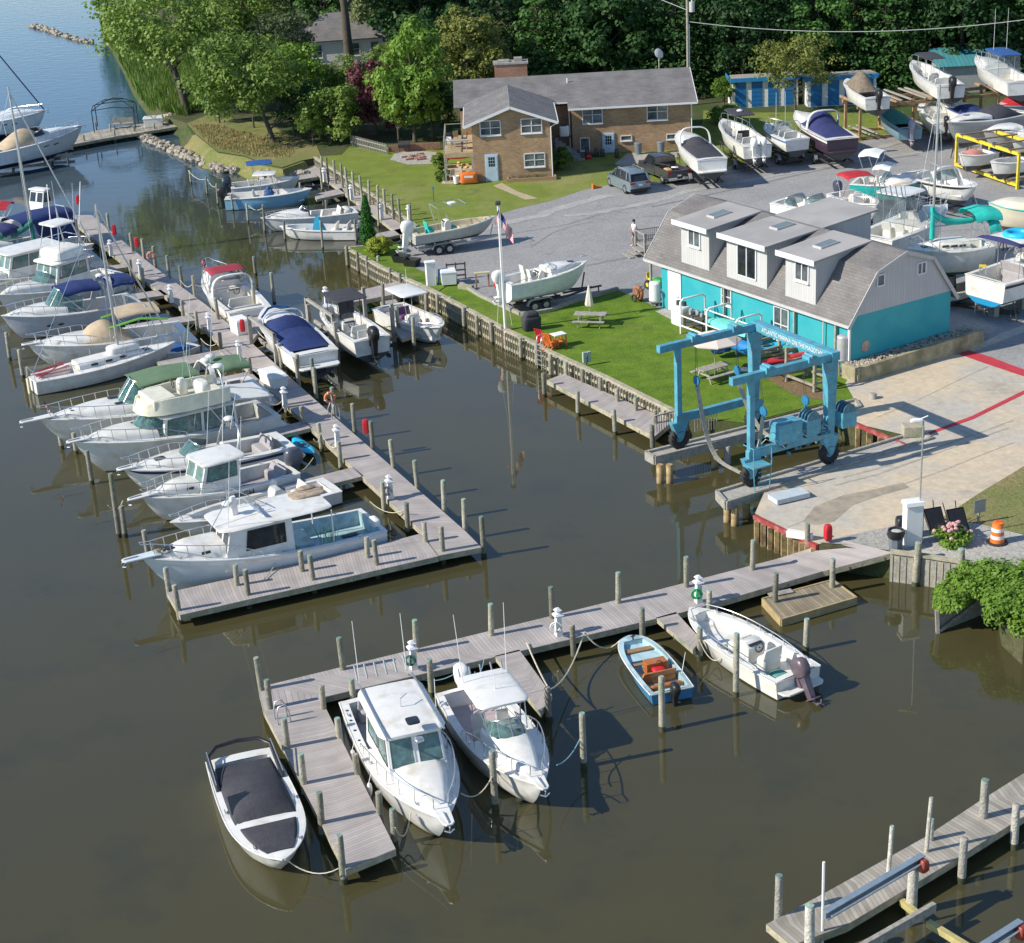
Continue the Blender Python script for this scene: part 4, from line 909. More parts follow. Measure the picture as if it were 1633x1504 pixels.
def broad(seed,h=11,r=5,leaf=LEAF,size=.42,nc=44,nl=110,base=.3,lean=(0,0),trunk_r=.3,squash=.8,bark=BARK,name='leafy_tree',shape='round',fork=.4,cl=(.16,.3)):
 rnd = random.Random(seed); root = thing(name,'tree','tree',(0,-500,0)); tr = MB(); tips = limbs(tr,0,h*.9,trunk_r,rnd,lean,6,r*.75,fork)
 tr.build('trunk',bark,root,60); cr = MB(); cz = h*(base+(1-base)/2); rz = h*(1-base)/2
 cs = [(t,rnd.uniform(*cl)*r)for t in tips]
 for i in range(nc):
  a = rnd.uniform(0,2*pi); z = rnd.uniform(-.85,1); q = sqrt(1-z*z); k = rnd.uniform(.55,1.0)
  if shape == 'cone': q *= (1.0-z)*.55 + .12
  if shape == 'flat': z = z*.45 + .4
  cs.append((Vector((lean[0]*.8+q*cos(a)*r*k,lean[1]*.8+q*sin(a)*r*k,cz+z*rz*k)),rnd.uniform(*cl)*r))
 for c, rr in cs: leaves(cr,c,rr,int(nl*rnd.uniform(.6,1.3)),size,rnd,squash)
 cr.build('crown',leaf,root); return root
def conifer(seed,h=12,r=3.6,leaf=LEAFD,size=.42,nl=80,name='evergreen_tree',lev=11):
 rnd = random.Random(seed); root = thing(name,'tree','tree',(0,-500,0)); tr = MB(); tr.tube([(0,0,-.3),(0,0,h*.95)],.26,8,r1=.04); cr = MB()
 for i in range(lev):
  u = i/(lev-1); z = h*(.06+.9*u); rr = r*(1-u)**.8 + .25; n = max(3,int(8*(1-u)+3))
  for k in range(n):
   a = 2*pi*k/n + i*.7 + rnd.uniform(-.2,.2); d = rr*rnd.uniform(.6,1.05)
   tr.tube([(0,0,z+.3),(cos(a)*d,sin(a)*d,z)],.05,4,r1=.02); leaves(cr,(cos(a)*d*.85,sin(a)*d*.85,z),rr*.32+.25,int(nl*(.5+.6*(1-u))),size,rnd,.6,.5,.15)
 tr.build('trunk',BARK,root,60); cr.build('crown',leaf,root); return root
TREES = {'broad':[broad(1,12,5.2,LEAF),broad(2,13,5.5,LEAFG,nc=50),broad(3,10,4.4,LEAFB),broad(4,14,5.6,LEAFK,nc=56,nl=120,base=.08)],'con':[conifer(11,13,4.2),conifer(12,15,4.6,leaf=LEAFK,nl=90)],'olive':[broad(5,10,4.6,LEAFY,size=.36,nc=40,base=.15)],'dk':[broad(6,12,4.8,LEAFK,nc=60,nl=120,base=.02,size=.48),broad(7,11,4.4,LEAFD,nc=56,nl=120,base=.02,size=.4)]}
USED = set()
def tree(proto,px,py,label,s=1.0,group=None,rz=None,z=GZ,sz=None):
 P = at(px,py,z); rz = (px*7+py*3) % 6.28 if rz is None else rz
 sc = (s,s,sz or s)
 if proto.name in USED: o = dup(proto,P,rz,label,group,sc)
 else: USED.add(proto.name); o = place(proto,P,rz); o.scale = sc; o['label'] = label
 if group: o['group'] = group
 return o
t = conifer(13,13.5,4.8,leaf=foliage('leaf_spruce',(.04,.13,.035),(.13,.28,.07)),nl=95,lev=12); place(t,at(925,140,GZ)); t.scale = (1,1,.7); t['label'] = 'tall bright evergreen cone directly behind the brick house roof'
for x, y, s, l in ((1022,140,(.95,.95,.66),'bright evergreen cone between the house roof middle and the utility pole'),(872,136,(.7,.7,.5),'bright evergreen cone right of the brick chimney'),(1085,142,(.8,.8,.6),'bright evergreen cone just left of the utility pole')): dup(t,at(x,y,GZ),x,l,'bright evergreens behind the brick house',s)
t['group'] = 'bright evergreens behind the brick house'
B, C, O, DK = TREES['broad'], TREES['con'], TREES['olive'], TREES['dk']
# hero trees by the creek
t = broad(21,12.5,6.8,LEAF,size=.40,nc=66,nl=120,base=.42,lean=(-2.2,.5),trunk_r=.42,name='leaning_tree',fork=.3)
place(t,at(298,181,GZ)); t['label'] = 'large forked tree leaning over the water beside the old dock'
t = broad(22,9.5,5.6,LEAF,size=.36,nc=60,nl=110,base=.28,lean=(-2.4,-.5),trunk_r=.24,name='leaning_tree',fork=.3)
place(t,at(436,226,GZ)); t['label'] = 'spreading tree with a dark slanted trunk on the creek bank'
t = broad(23,22,7,LEAFG,size=.5,nc=60,nl=110,base=.55,trunk_r=.6,name='tall_tree',fork=.62); place(t,at(560,138,GZ)); t['label'] = 'very tall tree with a thick bare trunk before the white house'
t = broad(24,8.6,3.7,LEAFB,size=.36,nc=60,nl=120,base=.02,trunk_r=.2,name='leafy_tree',shape='round'); place(t,at(662,226,GZ)); t.scale = (.95,.95,1.25); t['label'] = 'dense bright green tree left of the brick house'
t = broad(25,10,3.9,LEAFY,size=.32,nc=60,nl=130,base=.1,trunk_r=.2,name='leafy_tree'); place(t,at(752,172,GZ)); t['label'] = 'yellowish green tree behind the left end of the brick house'
t = broad(26,6.2,2.7,LEAFR,size=.3,nc=50,nl=110,base=.0,trunk_r=.12,name='purple_leaf_tree'); place(t,at(600,214,GZ)); t.scale = (1,1,1.15); t['label'] = 'dark red leaved small tree beside the bright green tree'
t = broad(27,5.5,3.0,LEAF,size=.3,nc=40,nl=90,base=.0,trunk_r=.12,name='shrub',lean=(.5,0)); place(t,at(528,228,GZ)); t['label'] = 'olive bush with arching twigs at the creek bank fence'
t = broad(28,7.5,4.8,O[0].children[0].data.materials[0]if False else LEAFY,size=.3,nc=46,nl=80,base=.3,trunk_r=.14,name='leafy_tree',squash=.5,shape='round'); place(t,at(1268,180,GZ)); t.scale = (.8,.8,.95); t['label'] = 'thin feathery tree in front of the blue doored storage row'
# creek side and river side trees
for i, (p,x,y,s,l) in enumerate([(B[0],395,140,1.05,'full green tree behind the leaning tree'),(B[1],458,165,.72,'grey green tree left of the white house'),(B[2],380,178,.62,'low bright green tree above the creek bank'),(B[2],478,200,.75,'light green tree behind the slanted trunk'),(B[1],250,70,1.1,'grey green tree on the river point'),(B[0],205,48,.9,'rounded green tree at the tip of the river point'),(B[1],330,60,1.1,'tall grey green tree at the top edge left of the house roof'),(B[3],430,62,1.0,'dark tree at the top edge above the creek'),(B[0],190,8,.8,'green tree at the top edge nearest the open river'),(B[1],620,100,1.0,'grey green tree right of the white house'),(DK[0],680,120,1.1,'dark tree between the tall trunk and the yellowish tree'),(B[0],560,190,.5,'small green tree beside the slanted picket fence'),(DK[1],520,70,1.0,'dark tree behind the white house'),(DK[0],600,55,1.25,'dark tree high behind the white house'),(B[2],176,40,.5,'round bush on the very tip of the river point'),(B[3],500,215,.36,'dark bush on the bank above the rocks'),(B[0],420,100,.9,'green tree filling the gap behind the leaning tree'),(B[2],350,196,.36,'low bush at the foot of the leaning tree'),(B[0],405,204,.34,'low bush left of the slanted trunk'),(B[3],470,218,.36,'dark bush right of the slanted trunk'),(B[0],500,232,.3,'small bush at the lawn end of the bank'),(B[0],636,226,.36,'green bush below the bright green tree'),(B[3],690,222,.42,'dark bush left of the upper deck'),(B[2],716,196,.4,'leafy bush touching the upper deck'),(B[0],445,176,.6,'round green tree between the slanted trunk and white house'),(B[2],510,186,.34,'small light green tree before the white house'),(B[0],622,168,.5,'green tree right of the thick bare trunk'),(B[3],700,160,.7,'dark tree behind the garden wall')]):
 tree(p,x,y,l,s,'trees of the creek and river shore')
 # woodland behind the houses
random.seed(77)
wood = []
names = ['dark evergreen','dense dark broadleaf tree','dark green leafy tree']
xs = [800,862,915,968,1022,1075,1130,1185,1240,1300,1355,1410,1470,1530,1590,1650]
for i, x in enumerate(xs):
 y = 148 - (x-800)*.03 + (8 if i%2 else 0)
 k = [C[1],DK[0],C[0],DK[1],B[3]][(i*2)%5]
 wood.append((k,x,y,random.uniform(.85,1.1),f'{names[i % 3]} in the front row of the wood, {ORD[i]} from the brick chimney'))
for i, x in enumerate(range(700,1720,66)):
 k = [DK[0],C[1],B[3],DK[1],B[1],C[0]][i%6]; wood.append((k,x,98-(i%3)*6,random.uniform(1.05,1.35),f'tall dark tree in the second row of the wood, {ORD[i]} from the left'))
for i, x in enumerate(range(640,1760,80)):
 k = [B[3],DK[1],C[1],B[0]][i%4]; wood.append((k,x,42-(i%2)*10,random.uniform(1.2,1.5),f'tall tree in the rear row of the wood, {ORD[i]} from the left'))
for k, x, y, s, l in wood: tree(k,x,y,l,s,'woodland trees behind the yard')
for x, y, s, l in [(1385,118,.72,'olive tinted tree behind the wooden boat rack'),(1460,85,.85,'olive green tree above the teal roofed shed'),(1535,78,.95,'sunlit olive tree before the dark blue house'),(1575,66,.7,'smaller olive tree touching the dark blue house'),(1650,100,.9,'olive tree at the right border above the racks')]:
 tree(O[0],x,y,l,s,'olive tinted trees at the wood edge')
tree(B[3],1290,140,'low dark tree above the storage roof',.55); tree(B[2],1155,172,'small leafy bush left of the storage row',.28); tree(B[0],870,122,'green tree right of the brick chimney',.62)
t = MB();
for dx, h in ((0,12),(1.6,10)): t.tube([(dx,0,0),(dx+.4,0,h*.5),(dx-.3+dx*.6,0,h)],.16,7,r1=.07)
tag(t.build('bare_trunk',BARKP,smooth=60),'pair of pale bare trunks standing in the wood edge','tree').location = at(1456,100,GZ)
# shrubs
def shrub(seed,label,px,py,h,r,leaf,name='shrub',size=.22,nc=26,nl=110,base=0,z=GZ,cat='bush'):
 t = broad(seed,h,r,leaf,size=size,nc=nc,nl=nl,base=base,trunk_r=.05,name=name,cl=(.25,.4)); place(t,at(px,py,z)); t['label'] = label; t['category'] = cat; return t
shrub(41,'round yellow green bush beside the pointed evergreen',604,406,1.2,.85,foliage('leaf_yellow',(.18,.25,.02),(.38,.42,.05)),size=.16)
shrub(42,'dark green bush at the corner of the brick house',893,270,1.7,.95,LEAF,size=.2)
shrub(43,'low green shrub beside the deck post',702,270,1.3,.7,LEAF,size=.2); shrub(44,'small shrub beside the deck steps',706,288,.8,.6,LEAF,size=.16)
shrub(45,'green bush growing at the shore below the shed roof',985+170,196,1.6,1.4,LEAFB)
for i, (x,y,r,h,l) in enumerate([(1545,950,1.1,1.0,'leafy bush hanging over the broken bulkhead'),(1588,955,1.3,1.2,'tallest leafy bush at the right edge of the water'),(1630,992,1.5,1.3,'leafy bush at the right border above the water'),(1640,955,1.5,1.4,'leafy bush behind the shore bushes at the right border'),(1515,967,.75,.7,'smallest leafy bush at the tip of the broken bulkhead')]):
 shrub(50+i,l,x,y,h,r,LEAFB,nc=40,nl=150,size=.17,z=.9)
def arborvitae():
 rnd = random.Random(3); root = thing('arborvitae','tall pointed evergreen at the corner of the seawall','tree',at(588,392,GZ)); cr = MB(); h = 3.4
 for i in range(60):
  u = i/59; z = .15 + h*u; rr = .55*min(1,.6+u*2)*(1-u)**.75 + .05
  for k in range(6): a = k*1.05 + i*.5; leaves(cr,(cos(a)*rr*.7,sin(a)*rr*.7,z),rr*.45+.06,22,.12,rnd,1.2,.5)
 tr = MB(); tr.tube([(0,0,-.1),(0,0,3)],.08,6,r1=.02); tr.build('trunk',BARK,root); cr.build('crown',foliage('leaf_thuja',(.015,.09,.01),(.05,.2,.02)),root)
arborvitae()
fb = shrub(60,'bush of pink flowers in the stone bed',1517,868,.8,.75,LEAFB,size=.13,nc=22,nl=110,z=GZ,name='flower_bush')
fm = MB(); rnd = random.Random(9)
for i in range(34):
 a = rnd.uniform(0,6.28); q = rnd.uniform(.1,.8); fm.ell((cos(a)*q,sin(a)*q,.55+.45*(1-q)+rnd.uniform(-.1,.1)),(.09,.09,.08),6,4)
fm.build('flowers',M('petal_pink',(.65,.33,.34),.8,var=.2,scale=8),fb)
# reeds
def reeds(label,px,n,h,seed=4,name='marsh_reeds',m=None,z=.9,w_=.09):
 rnd = random.Random(seed); P = [at(x,y,z)for x,y in px]; mb = MB(); xs = [p.x for p in P]; ys = [p.y for p in P]
 def inside(x,y):
  c = False; j = len(P)-1
  for i in range(len(P)):
   if (P[i].y>y) != (P[j].y>y) and x < (P[j].x-P[i].x)*(y-P[i].y)/(P[j].y-P[i].y)+P[i].x: c = not c
   j = i
  return c
 k = 0
 while k < n:
  x, y = rnd.uniform(min(xs),max(xs)), rnd.uniform(min(ys),max(ys))
  if not inside(x,y): continue
  k += 1; a = rnd.uniform(0,pi); hh = h*rnd.uniform(.6,1.1); lx, ly = rnd.uniform(-.3,.3)*hh, rnd.uniform(-.3,.3)*hh; i = len(mb.v)
  mb.v += [(x-cos(a)*w_,y-sin(a)*w_,z-.4),(x+cos(a)*w_,y+sin(a)*w_,z-.4),(x+lx*.4+cos(a)*w_*.8,y+ly*.4+sin(a)*w_*.8,z+hh*.6),(x+lx,y+ly,z+hh),(x+lx*.4-cos(a)*w_*.8,y+ly*.4-sin(a)*w_*.8,z+hh*.6)]
  mb.f.append([i,i+1,i+2,i+3,i+4]); mb.m.append(0)
 return tag(mb.build(name,m or REED),label,'reeds',kind='stuff')
reeds('tall bright green reeds between the river and the leaning tree',[(168,26),(162,48),(180,76),(197,104),(215,140),(238,170),(262,186),(296,194),(330,176),(345,120),(250,50)],17000,1.8,w_=.07,z=.7)
reeds('tufts of dry grass on the creek bank',[(305,200),(345,200),(420,218),(470,240),(460,252),(402,250),(340,236)],1800,.25,seed=8,name='bank_grass',m=foliage('straw',(.25,.2,.08),(.4,.33,.16)),w_=.06,z=GZ)
# ---- buildings
BRICKM = brick('tan_brick',(.46,.29,.16),(.32,.18,.09),(.33,.27,.2),1,.26,.09,ms=.01,bias=-.1)
SHING = brick('grey_shingles',(.215,.205,.205),(.165,.158,.158),(.12,.115,.115),1,.5,.16,ms=.012)
SHING2 = brick('taupe_shingles',(.205,.192,.185),(.17,.16,.155),(.13,.122,.12),1,.42,.17,ms=.014)
SIDING = planks('grey_board_siding',(.50,.49,.49),(.53,.52,.52),w=.2,gap=.05,grime=.06)
SIDEW = planks('white_siding',(.74,.74,.74),(.7,.7,.7),w=.22,axis=1,gap=.1,grime=.05)
TEALW = M('turquoise_paint',(.04,.37,.41),.6,var=.06,scale=.8,col2=(.02,.34,.4),c2s=.6)
FLATR = M('flat_roof_grey',(.37,.355,.345),.85,var=.06,scale=1,col2=(.31,.3,.295),c2s=.5)
TRIM = M('white_trim',(.72,.72,.74),.5,var=.04); TRIMG = M('grey_trim',(.5,.49,.48),.6,var=.08)
ROOFT = planks('teal_metal_roof',(.06,.27,.30),(.05,.24,.27),w=.4,gap=.12,grime=.1)
BLUED = M('roller_door_blue',(.012,.15,.38),.5,var=.12,scale=1.5); BLUET = M('blue_trim',(.02,.22,.5),.5)
SKYL = M('skylight_glass',(.16,.2,.2),.05,spec=.8)
CURT = M('window_pane',(.10,.115,.12),.06,var=.7,scale=.9,spec=.8)
BRICKC = brick('red_brick',(.36,.17,.10),(.28,.12,.07),(.3,.25,.2),1,.26,.09,ms=.01)
def face(mb,pts,uo=(0,0)):
 """polygon with wall-aligned UV in metres"""
 P = [Vector(p)for p in pts]; n = (P[1]-P[0]).cross(P[2]-P[0])
 if n.length < 1e-9: n = (P[2]-P[1]).cross(P[3]-P[1])
 n.normalize(); u = Vector((0,0,1)).cross(n)
 if u.length < 1e-3: u = Vector((1,0,0))
 u.normalize(); v = n.cross(u)
 k = len(mb.v); mb.v += [tuple(p)for p in P]; mb.f.append(list(range(k,k+len(P)))); mb.m.append(mb.c)
 if mb.uv is None: mb.uv = []
 mb.uv += [(p.dot(u),p.dot(v))for p in P]
def slab(mb,pts,th):
 """roof plane with thickness th (downwards along its normal)"""
 P = [Vector(p)for p in pts]; n = (P[1]-P[0]).cross(P[2]-P[0]).normalized()
 if n.z < 0: P = P[::-1]; n = -n
 Q = [p-n*th for p in P]; face(mb,P); face(mb,Q[::-1])
 for i in range(len(P)): j = (i+1) % len(P); face(mb,[P[i],Q[i],Q[j],P[j]])
def window(parent,o,ux,w_,h,panes=2,sill=True,frame=TRIM,glass=CURT,name='window',split=False,fw=.07,n=None):
 """o = lower left corner on the wall, ux = unit vector along the wall, outward normal n"""
 o = Vector(o); ux = Vector(ux); n = Vector(n); z = Vector((0,0,1)); f = MB()
 def bar(a,b,t=fw,d=.07): f.bar(a+n*.03,b+n*.03,d,t,up=z) if abs((b-a).z) < 1e-6 else f.bar(a+n*.03,b+n*.03,t,d,up=n)
 bar(o,o+ux*w_); bar(o+z*h,o+ux*w_+z*h); bar(o-z*.0,o+z*h); bar(o+ux*w_,o+ux*w_+z*h)
 for k in range(1,panes): bar(o+ux*w_*k/panes,o+ux*w_*k/panes+z*h,fw*.9)
 if split: bar(o+z*h*.5,o+ux*w_+z*h*.5,fw*.6)
 fo = f.build(name,frame,parent)
 for k in range(panes):
  g = MB(); a = o + ux*w_*k/panes + n*.012; b = o + ux*w_*(k+1)/panes + n*.012
  q = [a,b,b+z*h,a+z*h]
  if (q[1]-q[0]).cross(q[2]-q[1]).dot(n) < 0: q = q[::-1]
  g.add(q,[(0,1,2,3)]); g.build('pane',glass,fo)
 if sill: s_ = MB(); s_.bar(o-z*.07-ux*.06+n*.06,o-z*.07+ux*(w_+.06)+n*.06,.14,.06); s_.build('sill',TIMBG if frame is TRIM and name=='brickwin' else frame,fo)
 return fo
 # ---- turquoise boat shop (local x: along the front from the right corner to the left, y: inland)
Cn = at(1353,599,GZ); Lc = at(1053,490,GZ); dd = (Lc-Cn); WL = dd.length; ang = atan2(dd.y,dd.x)
shop = thing('boat_shop','turquoise workshop with grey gambrel roof and three big dormers','building',(Cn.x,Cn.y,0),ang)
# inland is local -y for this rotation; use yv() to flip
Y = -1
def yv(d): return Y*d
D_ = 7.3; ZB, ZW = GZ-.3, 4.46; prof = [(-.15,3.98),(1.82,6.62),(3.84,7.32),(5.9,6.62),(7.85,3.98)]
gabl = [(.12,4.1),(.22,4.46),(1.82,6.56),(3.84,7.26),(5.9,6.56),(7.4,4.46),(7.4,4.1)]
mb = MB()
face(mb,[(0,yv(.15),ZB),(WL,yv(.15),ZB),(WL,yv(.15),4.1),(0,yv(.15),4.1)])
face(mb,[(0,yv(7.4),ZB),(0,yv(.15),ZB),(0,yv(.15),ZW),(0,yv(7.4),ZW)])
face(mb,[(WL,yv(.15),ZB),(WL,yv(7.4),ZB),(WL,yv(7.4),ZW),(WL,yv(.15),ZW)])
face(mb,[(WL,yv(7.4),ZB),(0,yv(7.4),ZB),(0,yv(7.4),ZW-.3),(WL,yv(7.4),ZW-.3)])
mb.build('wall',TEALW,shop)
for x in (0,WL):
 mb = MB(); pts = [(x-.012 if x==0 else x+.012,yv(a),b)for a,b in[(.15,ZW-.06)]+gabl[1:-1]+[(7.4,ZW-.06)]]
 face(mb,pts if x else pts[::-1]); mb.build('gable_siding',SIDING,shop)
rf = MB(); x0, x1 = -.12, WL + 1.35
for (a,za), (b,zb) in zip(prof[:-1],prof[1:]): slab(rf,[(x0,yv(a),za),(x1,yv(a),za),(x1,yv(b),zb),(x0,yv(b),zb)],.12)
roof = rf.build('roof',SHING2,shop)
f = MB()
for x in (x0-.02,x1+.02):
 for (a,za), (b,zb) in zip(prof[:-1],prof[1:]): f.bar((x,yv(a),za-.1),(x,yv(b),zb-.1),.04,.2)
f.bar((x0,yv(-.17),3.93),(x1,yv(-.17),3.93),.06,.16)
f.build('fascia',TRIMG,roof)
for xa, xb, deep, wx in ((11.95,14.55,3.9,None),(6.85,10.35,8.2,None),(2.85,5.3,3.9,None)):
 d = MB(); fy = .17; zt = 6.85
 face(d,[(xa,yv(fy),4.25),(xb,yv(fy),4.25),(xb,yv(fy),zt),(xa,yv(fy),zt)])
 for x in (xa,xb):
  q = [(x,yv(fy),4.25),(x,yv(fy),zt),(x,yv(min(deep,6.2)),7.3 if deep<5 else 7.25),(x,yv(1.82),6.4)]
  if deep > 5: q = [(x,yv(fy),4.25),(x,yv(fy),zt),(x,yv(7.9),7.42),(x,yv(7.9),5.2),(x,yv(5.9),6.4),(x,yv(3.84),7.1),(x,yv(1.82),6.4)]
  face(d,q if x==xa else q[::-1])
 if deep > 5: face(d,[(xb,yv(7.9),5.0),(xa,yv(7.9),5.0),(xa,yv(7.9),7.42),(xb,yv(7.9),7.42)])
 dm = d.build('dormer',SIDING,shop)
 r = MB(); zr = 7.36 if deep < 5 else 7.62; r.c = 0
 slab(r,[(xa-.3,yv(fy-.42),zt+.12),(xb+.3,yv(fy-.42),zt+.12),(xb+.3,yv(deep),zr),(xa-.3,yv(deep),zr)],.1); r.build('dormer_roof',FLATR,dm)
 t = MB(); t.bar((xa-.33,yv(fy-.45),zt+.02),(xb+.33,yv(fy-.45),zt+.02),.05,.3); t.build('dormer_fascia',TRIM,dm)
 s_ = MB(); xm = (xa+xb)/2; yy = 1.3 if deep < 5 else 2.1; k = (zr-zt-.12)/(deep-fy+.42); zz = lambda y: zt+.12+k*(y-fy+.42)
 slab(s_,[(xm-.35,yv(yy),zz(yy)+.11),(xm+.35,yv(yy),zz(yy)+.11),(xm+.35,yv(yy+1.3),zz(yy+1.3)+.11),(xm-.35,yv(yy+1.3),zz(yy+1.3)+.11)],.12); so = s_.build('skylight',TRIMG,dm)
 g = MB(); slab(g,[(xm-.3,yv(yy+.06),zz(yy+.06)+.125),(xm+.3,yv(yy+.06),zz(yy+.06)+.125),(xm+.3,yv(yy+1.24),zz(yy+1.24)+.125),(xm-.3,yv(yy+1.24),zz(yy+1.24)+.125)],.01); g.build('skylight_pane',SKYL,so)
NV = (0,1,0)
window(shop,(12.75,-.16,5.62),(1,0,0),1.05,1.0,2,n=NV); window(shop,(7.75,-.16,4.75),(1,0,0),1.6,1.8,2,n=NV,sill=False,name='balcony_door',glass=GLASSD); window(shop,(3.4,-.16,5.55),(1,0,0),1.05,1.0,2,n=NV)
window(shop,(9.9,-.14,2.75),(1,0,0),.85,.95,1,n=NV,split=True); window(shop,(4.95,-.14,1.7),(1,0,0),1.2,1.95,2,n=NV,sill=False,split=True,name='double_door')
window(shop,(-.02,yv(1.85),5.75),(0,-1,0),.5,.6,1,n=(-1,0,0),sill=False); window(shop,(-.02,yv(4.75),5.82),(0,-1,0),.62,.62,2,n=(-1,0,0),sill=False)
d = MB(); d.bar((14.6,-.12,1.2),(14.6,-.12,3.62),.1,.1,up=(0,1,0)); d.bar((15.75,-.12,1.2),(15.75,-.12,3.62),.1,.1,up=(0,1,0)); d.bar((14.55,-.12,3.62),(15.8,-.12,3.62),.1,.1); d.box(14.65,15.7,-.14,-.08,1.22,3.57)
do = d.build('door',TRIM,shop); h = MB(); h.ell((14.8,-.05,2.2),(.04,.04,.04),6,4); h.build('handle',DARKM,do)
p = MB()
for x in (1.05,5.95-1.6,10.4,17.4): p.box(x-.06,x+.06,-.06,.06,GZ-.1,3.9)
p.build('porch_posts',TIMBG,shop)
p = MB(); p.cyl((-.01,yv(1.17),2.6),(-.03,yv(1.17),2.6),.3,n=20); p.build('round_vent',M('faded_pink',(.5,.33,.26),.8,var=.25,scale=3),shop)
for x in (.06,2.0): p = MB(); p.tube([(x,.02,1.2),(x,.02,3.9)],.045,6); p.build('downpipe',TRIMG,shop)
p = MB(); p.bar((.0,.12-.13,1.2),(0,.12-.13,4.0),.12,.12); p.build('corner_trim',TRIM,shop)
# concrete retaining wall with stone bed beside the shop
rw = thing('retaining_wall','stained concrete retaining wall holding pale stones beside the turquoise gable','wall',(Cn.x,Cn.y,0),ang)
mb = MB(); mb.loft([[(-1.0,.35,GZ-.1),(-1.25,.35,GZ-.1),(-1.25,.35,GZ+.82),(-1.0,.35,GZ+.82)],[(-1.0,-8.8,GZ-.1),(-1.25,-8.8,GZ-.1),(-1.25,-8.8,GZ+.95),(-1.0,-8.8,GZ+.95)]]); mb.box(-1.25,-.02,.3,.5,GZ-.1,GZ+.8)
mb.build('concrete_wall',M('old_concrete',(.36,.31,.2),.9,var=.3,scale=1.4,col2=(.2,.19,.11),c2s=1.2,c2t=(.45,.65),bump=.3),rw)
st = MB(); random.seed(11)
for i in range(420):
 x, y = random.uniform(-1.0,-.06), random.uniform(-8.7,.25); s_ = random.uniform(.05,.13); st.ell((x,y,GZ+.76+random.uniform(-.03,.05)+.012*-y),(s_,s_*.8,s_*.6),5,3)
st.box(-1.02,.0,-8.7,.3,GZ,GZ+.74); st.build('stone_bed',ROCKM,rw)
# ---- brick house
hs = thing('brick_house','long tan brick house with grey roof and projecting two storey wing','building',(-1.69,138.04,0),0)
zb = GZ-.4; mb = MB(); W_ = 6.2
def boxw(mb,x0,x1,y0,y1,z0,z1):
 face(mb,[(x0,y0,z0),(x1,y0,z0),(x1,y0,z1),(x0,y0,z1)]); face(mb,[(x1,y0,z0),(x1,y1,z0),(x1,y1,z1),(x1,y0,z1)])
 face(mb,[(x1,y1,z0),(x0,y1,z0),(x0,y1,z1),(x1,y1,z1)]); face(mb,[(x0,y1,z0),(x0,y0,z0),(x0,y0,z1),(x0,y1,z1)])
boxw(mb,0,W_,0,9,zb,5.75); face(mb,[(0,0,5.75),(W_,0,5.75),(W_/2,0,7.0)])
boxw(mb,-1.0,8.3,9.3,17.7,zb,5.15); boxw(mb,8.3,18.2,8.0,17.9,zb,5.15); face(mb,[(18.2,8,5.15),(18.2,17.9,5.15),(18.2,13,7.0)]); face(mb,[(-1,17.7,5.15),(-1,9.3,5.15),(-1,13.2,6.95)])
mb.build('brick_wall',BRICKM,hs)
r = MB(); slab(r,[(W_/2,-.45,7.12),(W_/2,9.4,7.12),(-.62,9.4,5.72),(-.62,-.45,5.72)],.1); slab(r,[(W_/2,-.45,7.12),(W_/2,9.4,7.12),(W_+.62,9.4,5.72),(W_+.62,-.45,5.72)],.1)
ro = r.build('roof',SHING,hs); r = MB()
slab(r,[(-1.5,13,7.14),(18.75,13,7.14),(18.75,7.45,5.17),(8.0,7.45,5.17),(8.0,8.6,5.58),(-1.5,8.6,5.58)],.1); slab(r,[(-1.5,13,7.14),(18.75,13,7.14),(18.75,18.6,5.0),(-1.5,18.6,5.0)],.1)
ro2 = r.build('roof',SHING,hs)
f = MB(); f.bar((W_/2,-.48,7.04),(-.62,-.48,5.66),.05,.2); f.bar((W_/2,-.48,7.04),(W_+.62,-.48,5.66),.05,.2); f.bar((W_+.65,-.45,5.66),(W_+.65,8,5.66),.08,.12); f.bar((-.65,-.45,5.66),(-.65,8,5.66),.08,.12); f.build('gutter',TRIM,ro)
f = MB(); f.bar((8.0,7.4,5.12),(18.75,7.4,5.12),.1,.14); f.bar((18.78,7.45,5.12),(18.78,13,7.07),.05,.16); f.bar((18.78,18.6,4.95),(18.78,13,7.07),.05,.16); f.bar((6.6,8.55,5.5),(8.0,8.55,5.5),.08,.12); f.build('gutter',TRIM,ro2)
c = MB(); boxw(c,2.1,4.9,13.6,15.0,6.0,8.1); face(c,[(2.1,13.6,8.1),(4.9,13.6,8.1),(4.9,15,8.1),(2.1,15,8.1)]); co = c.build('chimney',BRICKC,ro2)
c = MB(); c.box(2.0,5.0,13.5,15.1,8.1,8.25); c.box(2.4,3.4,13.9,14.7,8.25,8.4); c.box(3.8,4.5,13.9,14.7,8.25,8.55); c.build('chimney_cap',CONCP,co)
c = MB(); c.cyl((8.2,11.6,6.6),(8.2,11.6,7.0),.06); c.build('vent_pipe',TRIM,ro2)
X = (1,0,0); NF = (0,-1,0)
for o, w_, h, p in (((.68,-.01,4.9),1.6,1.12,2),((3.92,-.01,4.9),1.62,1.12,2),((4.05,-.01,2.2),1.62,1.05,2),((9.2,7.99,3.8),1.65,1.4,2),((14.6,7.99,3.8),1.7,1.35,2),((8.95,7.99,1.55),.75,1.05,1),((12.35,7.99,2.2),.9,.4,1),((16.2,7.99,2.1),.8,.42,1)):
 window(hs,o,X,w_,h,p,n=NF,split=(h>.8 and p==2))
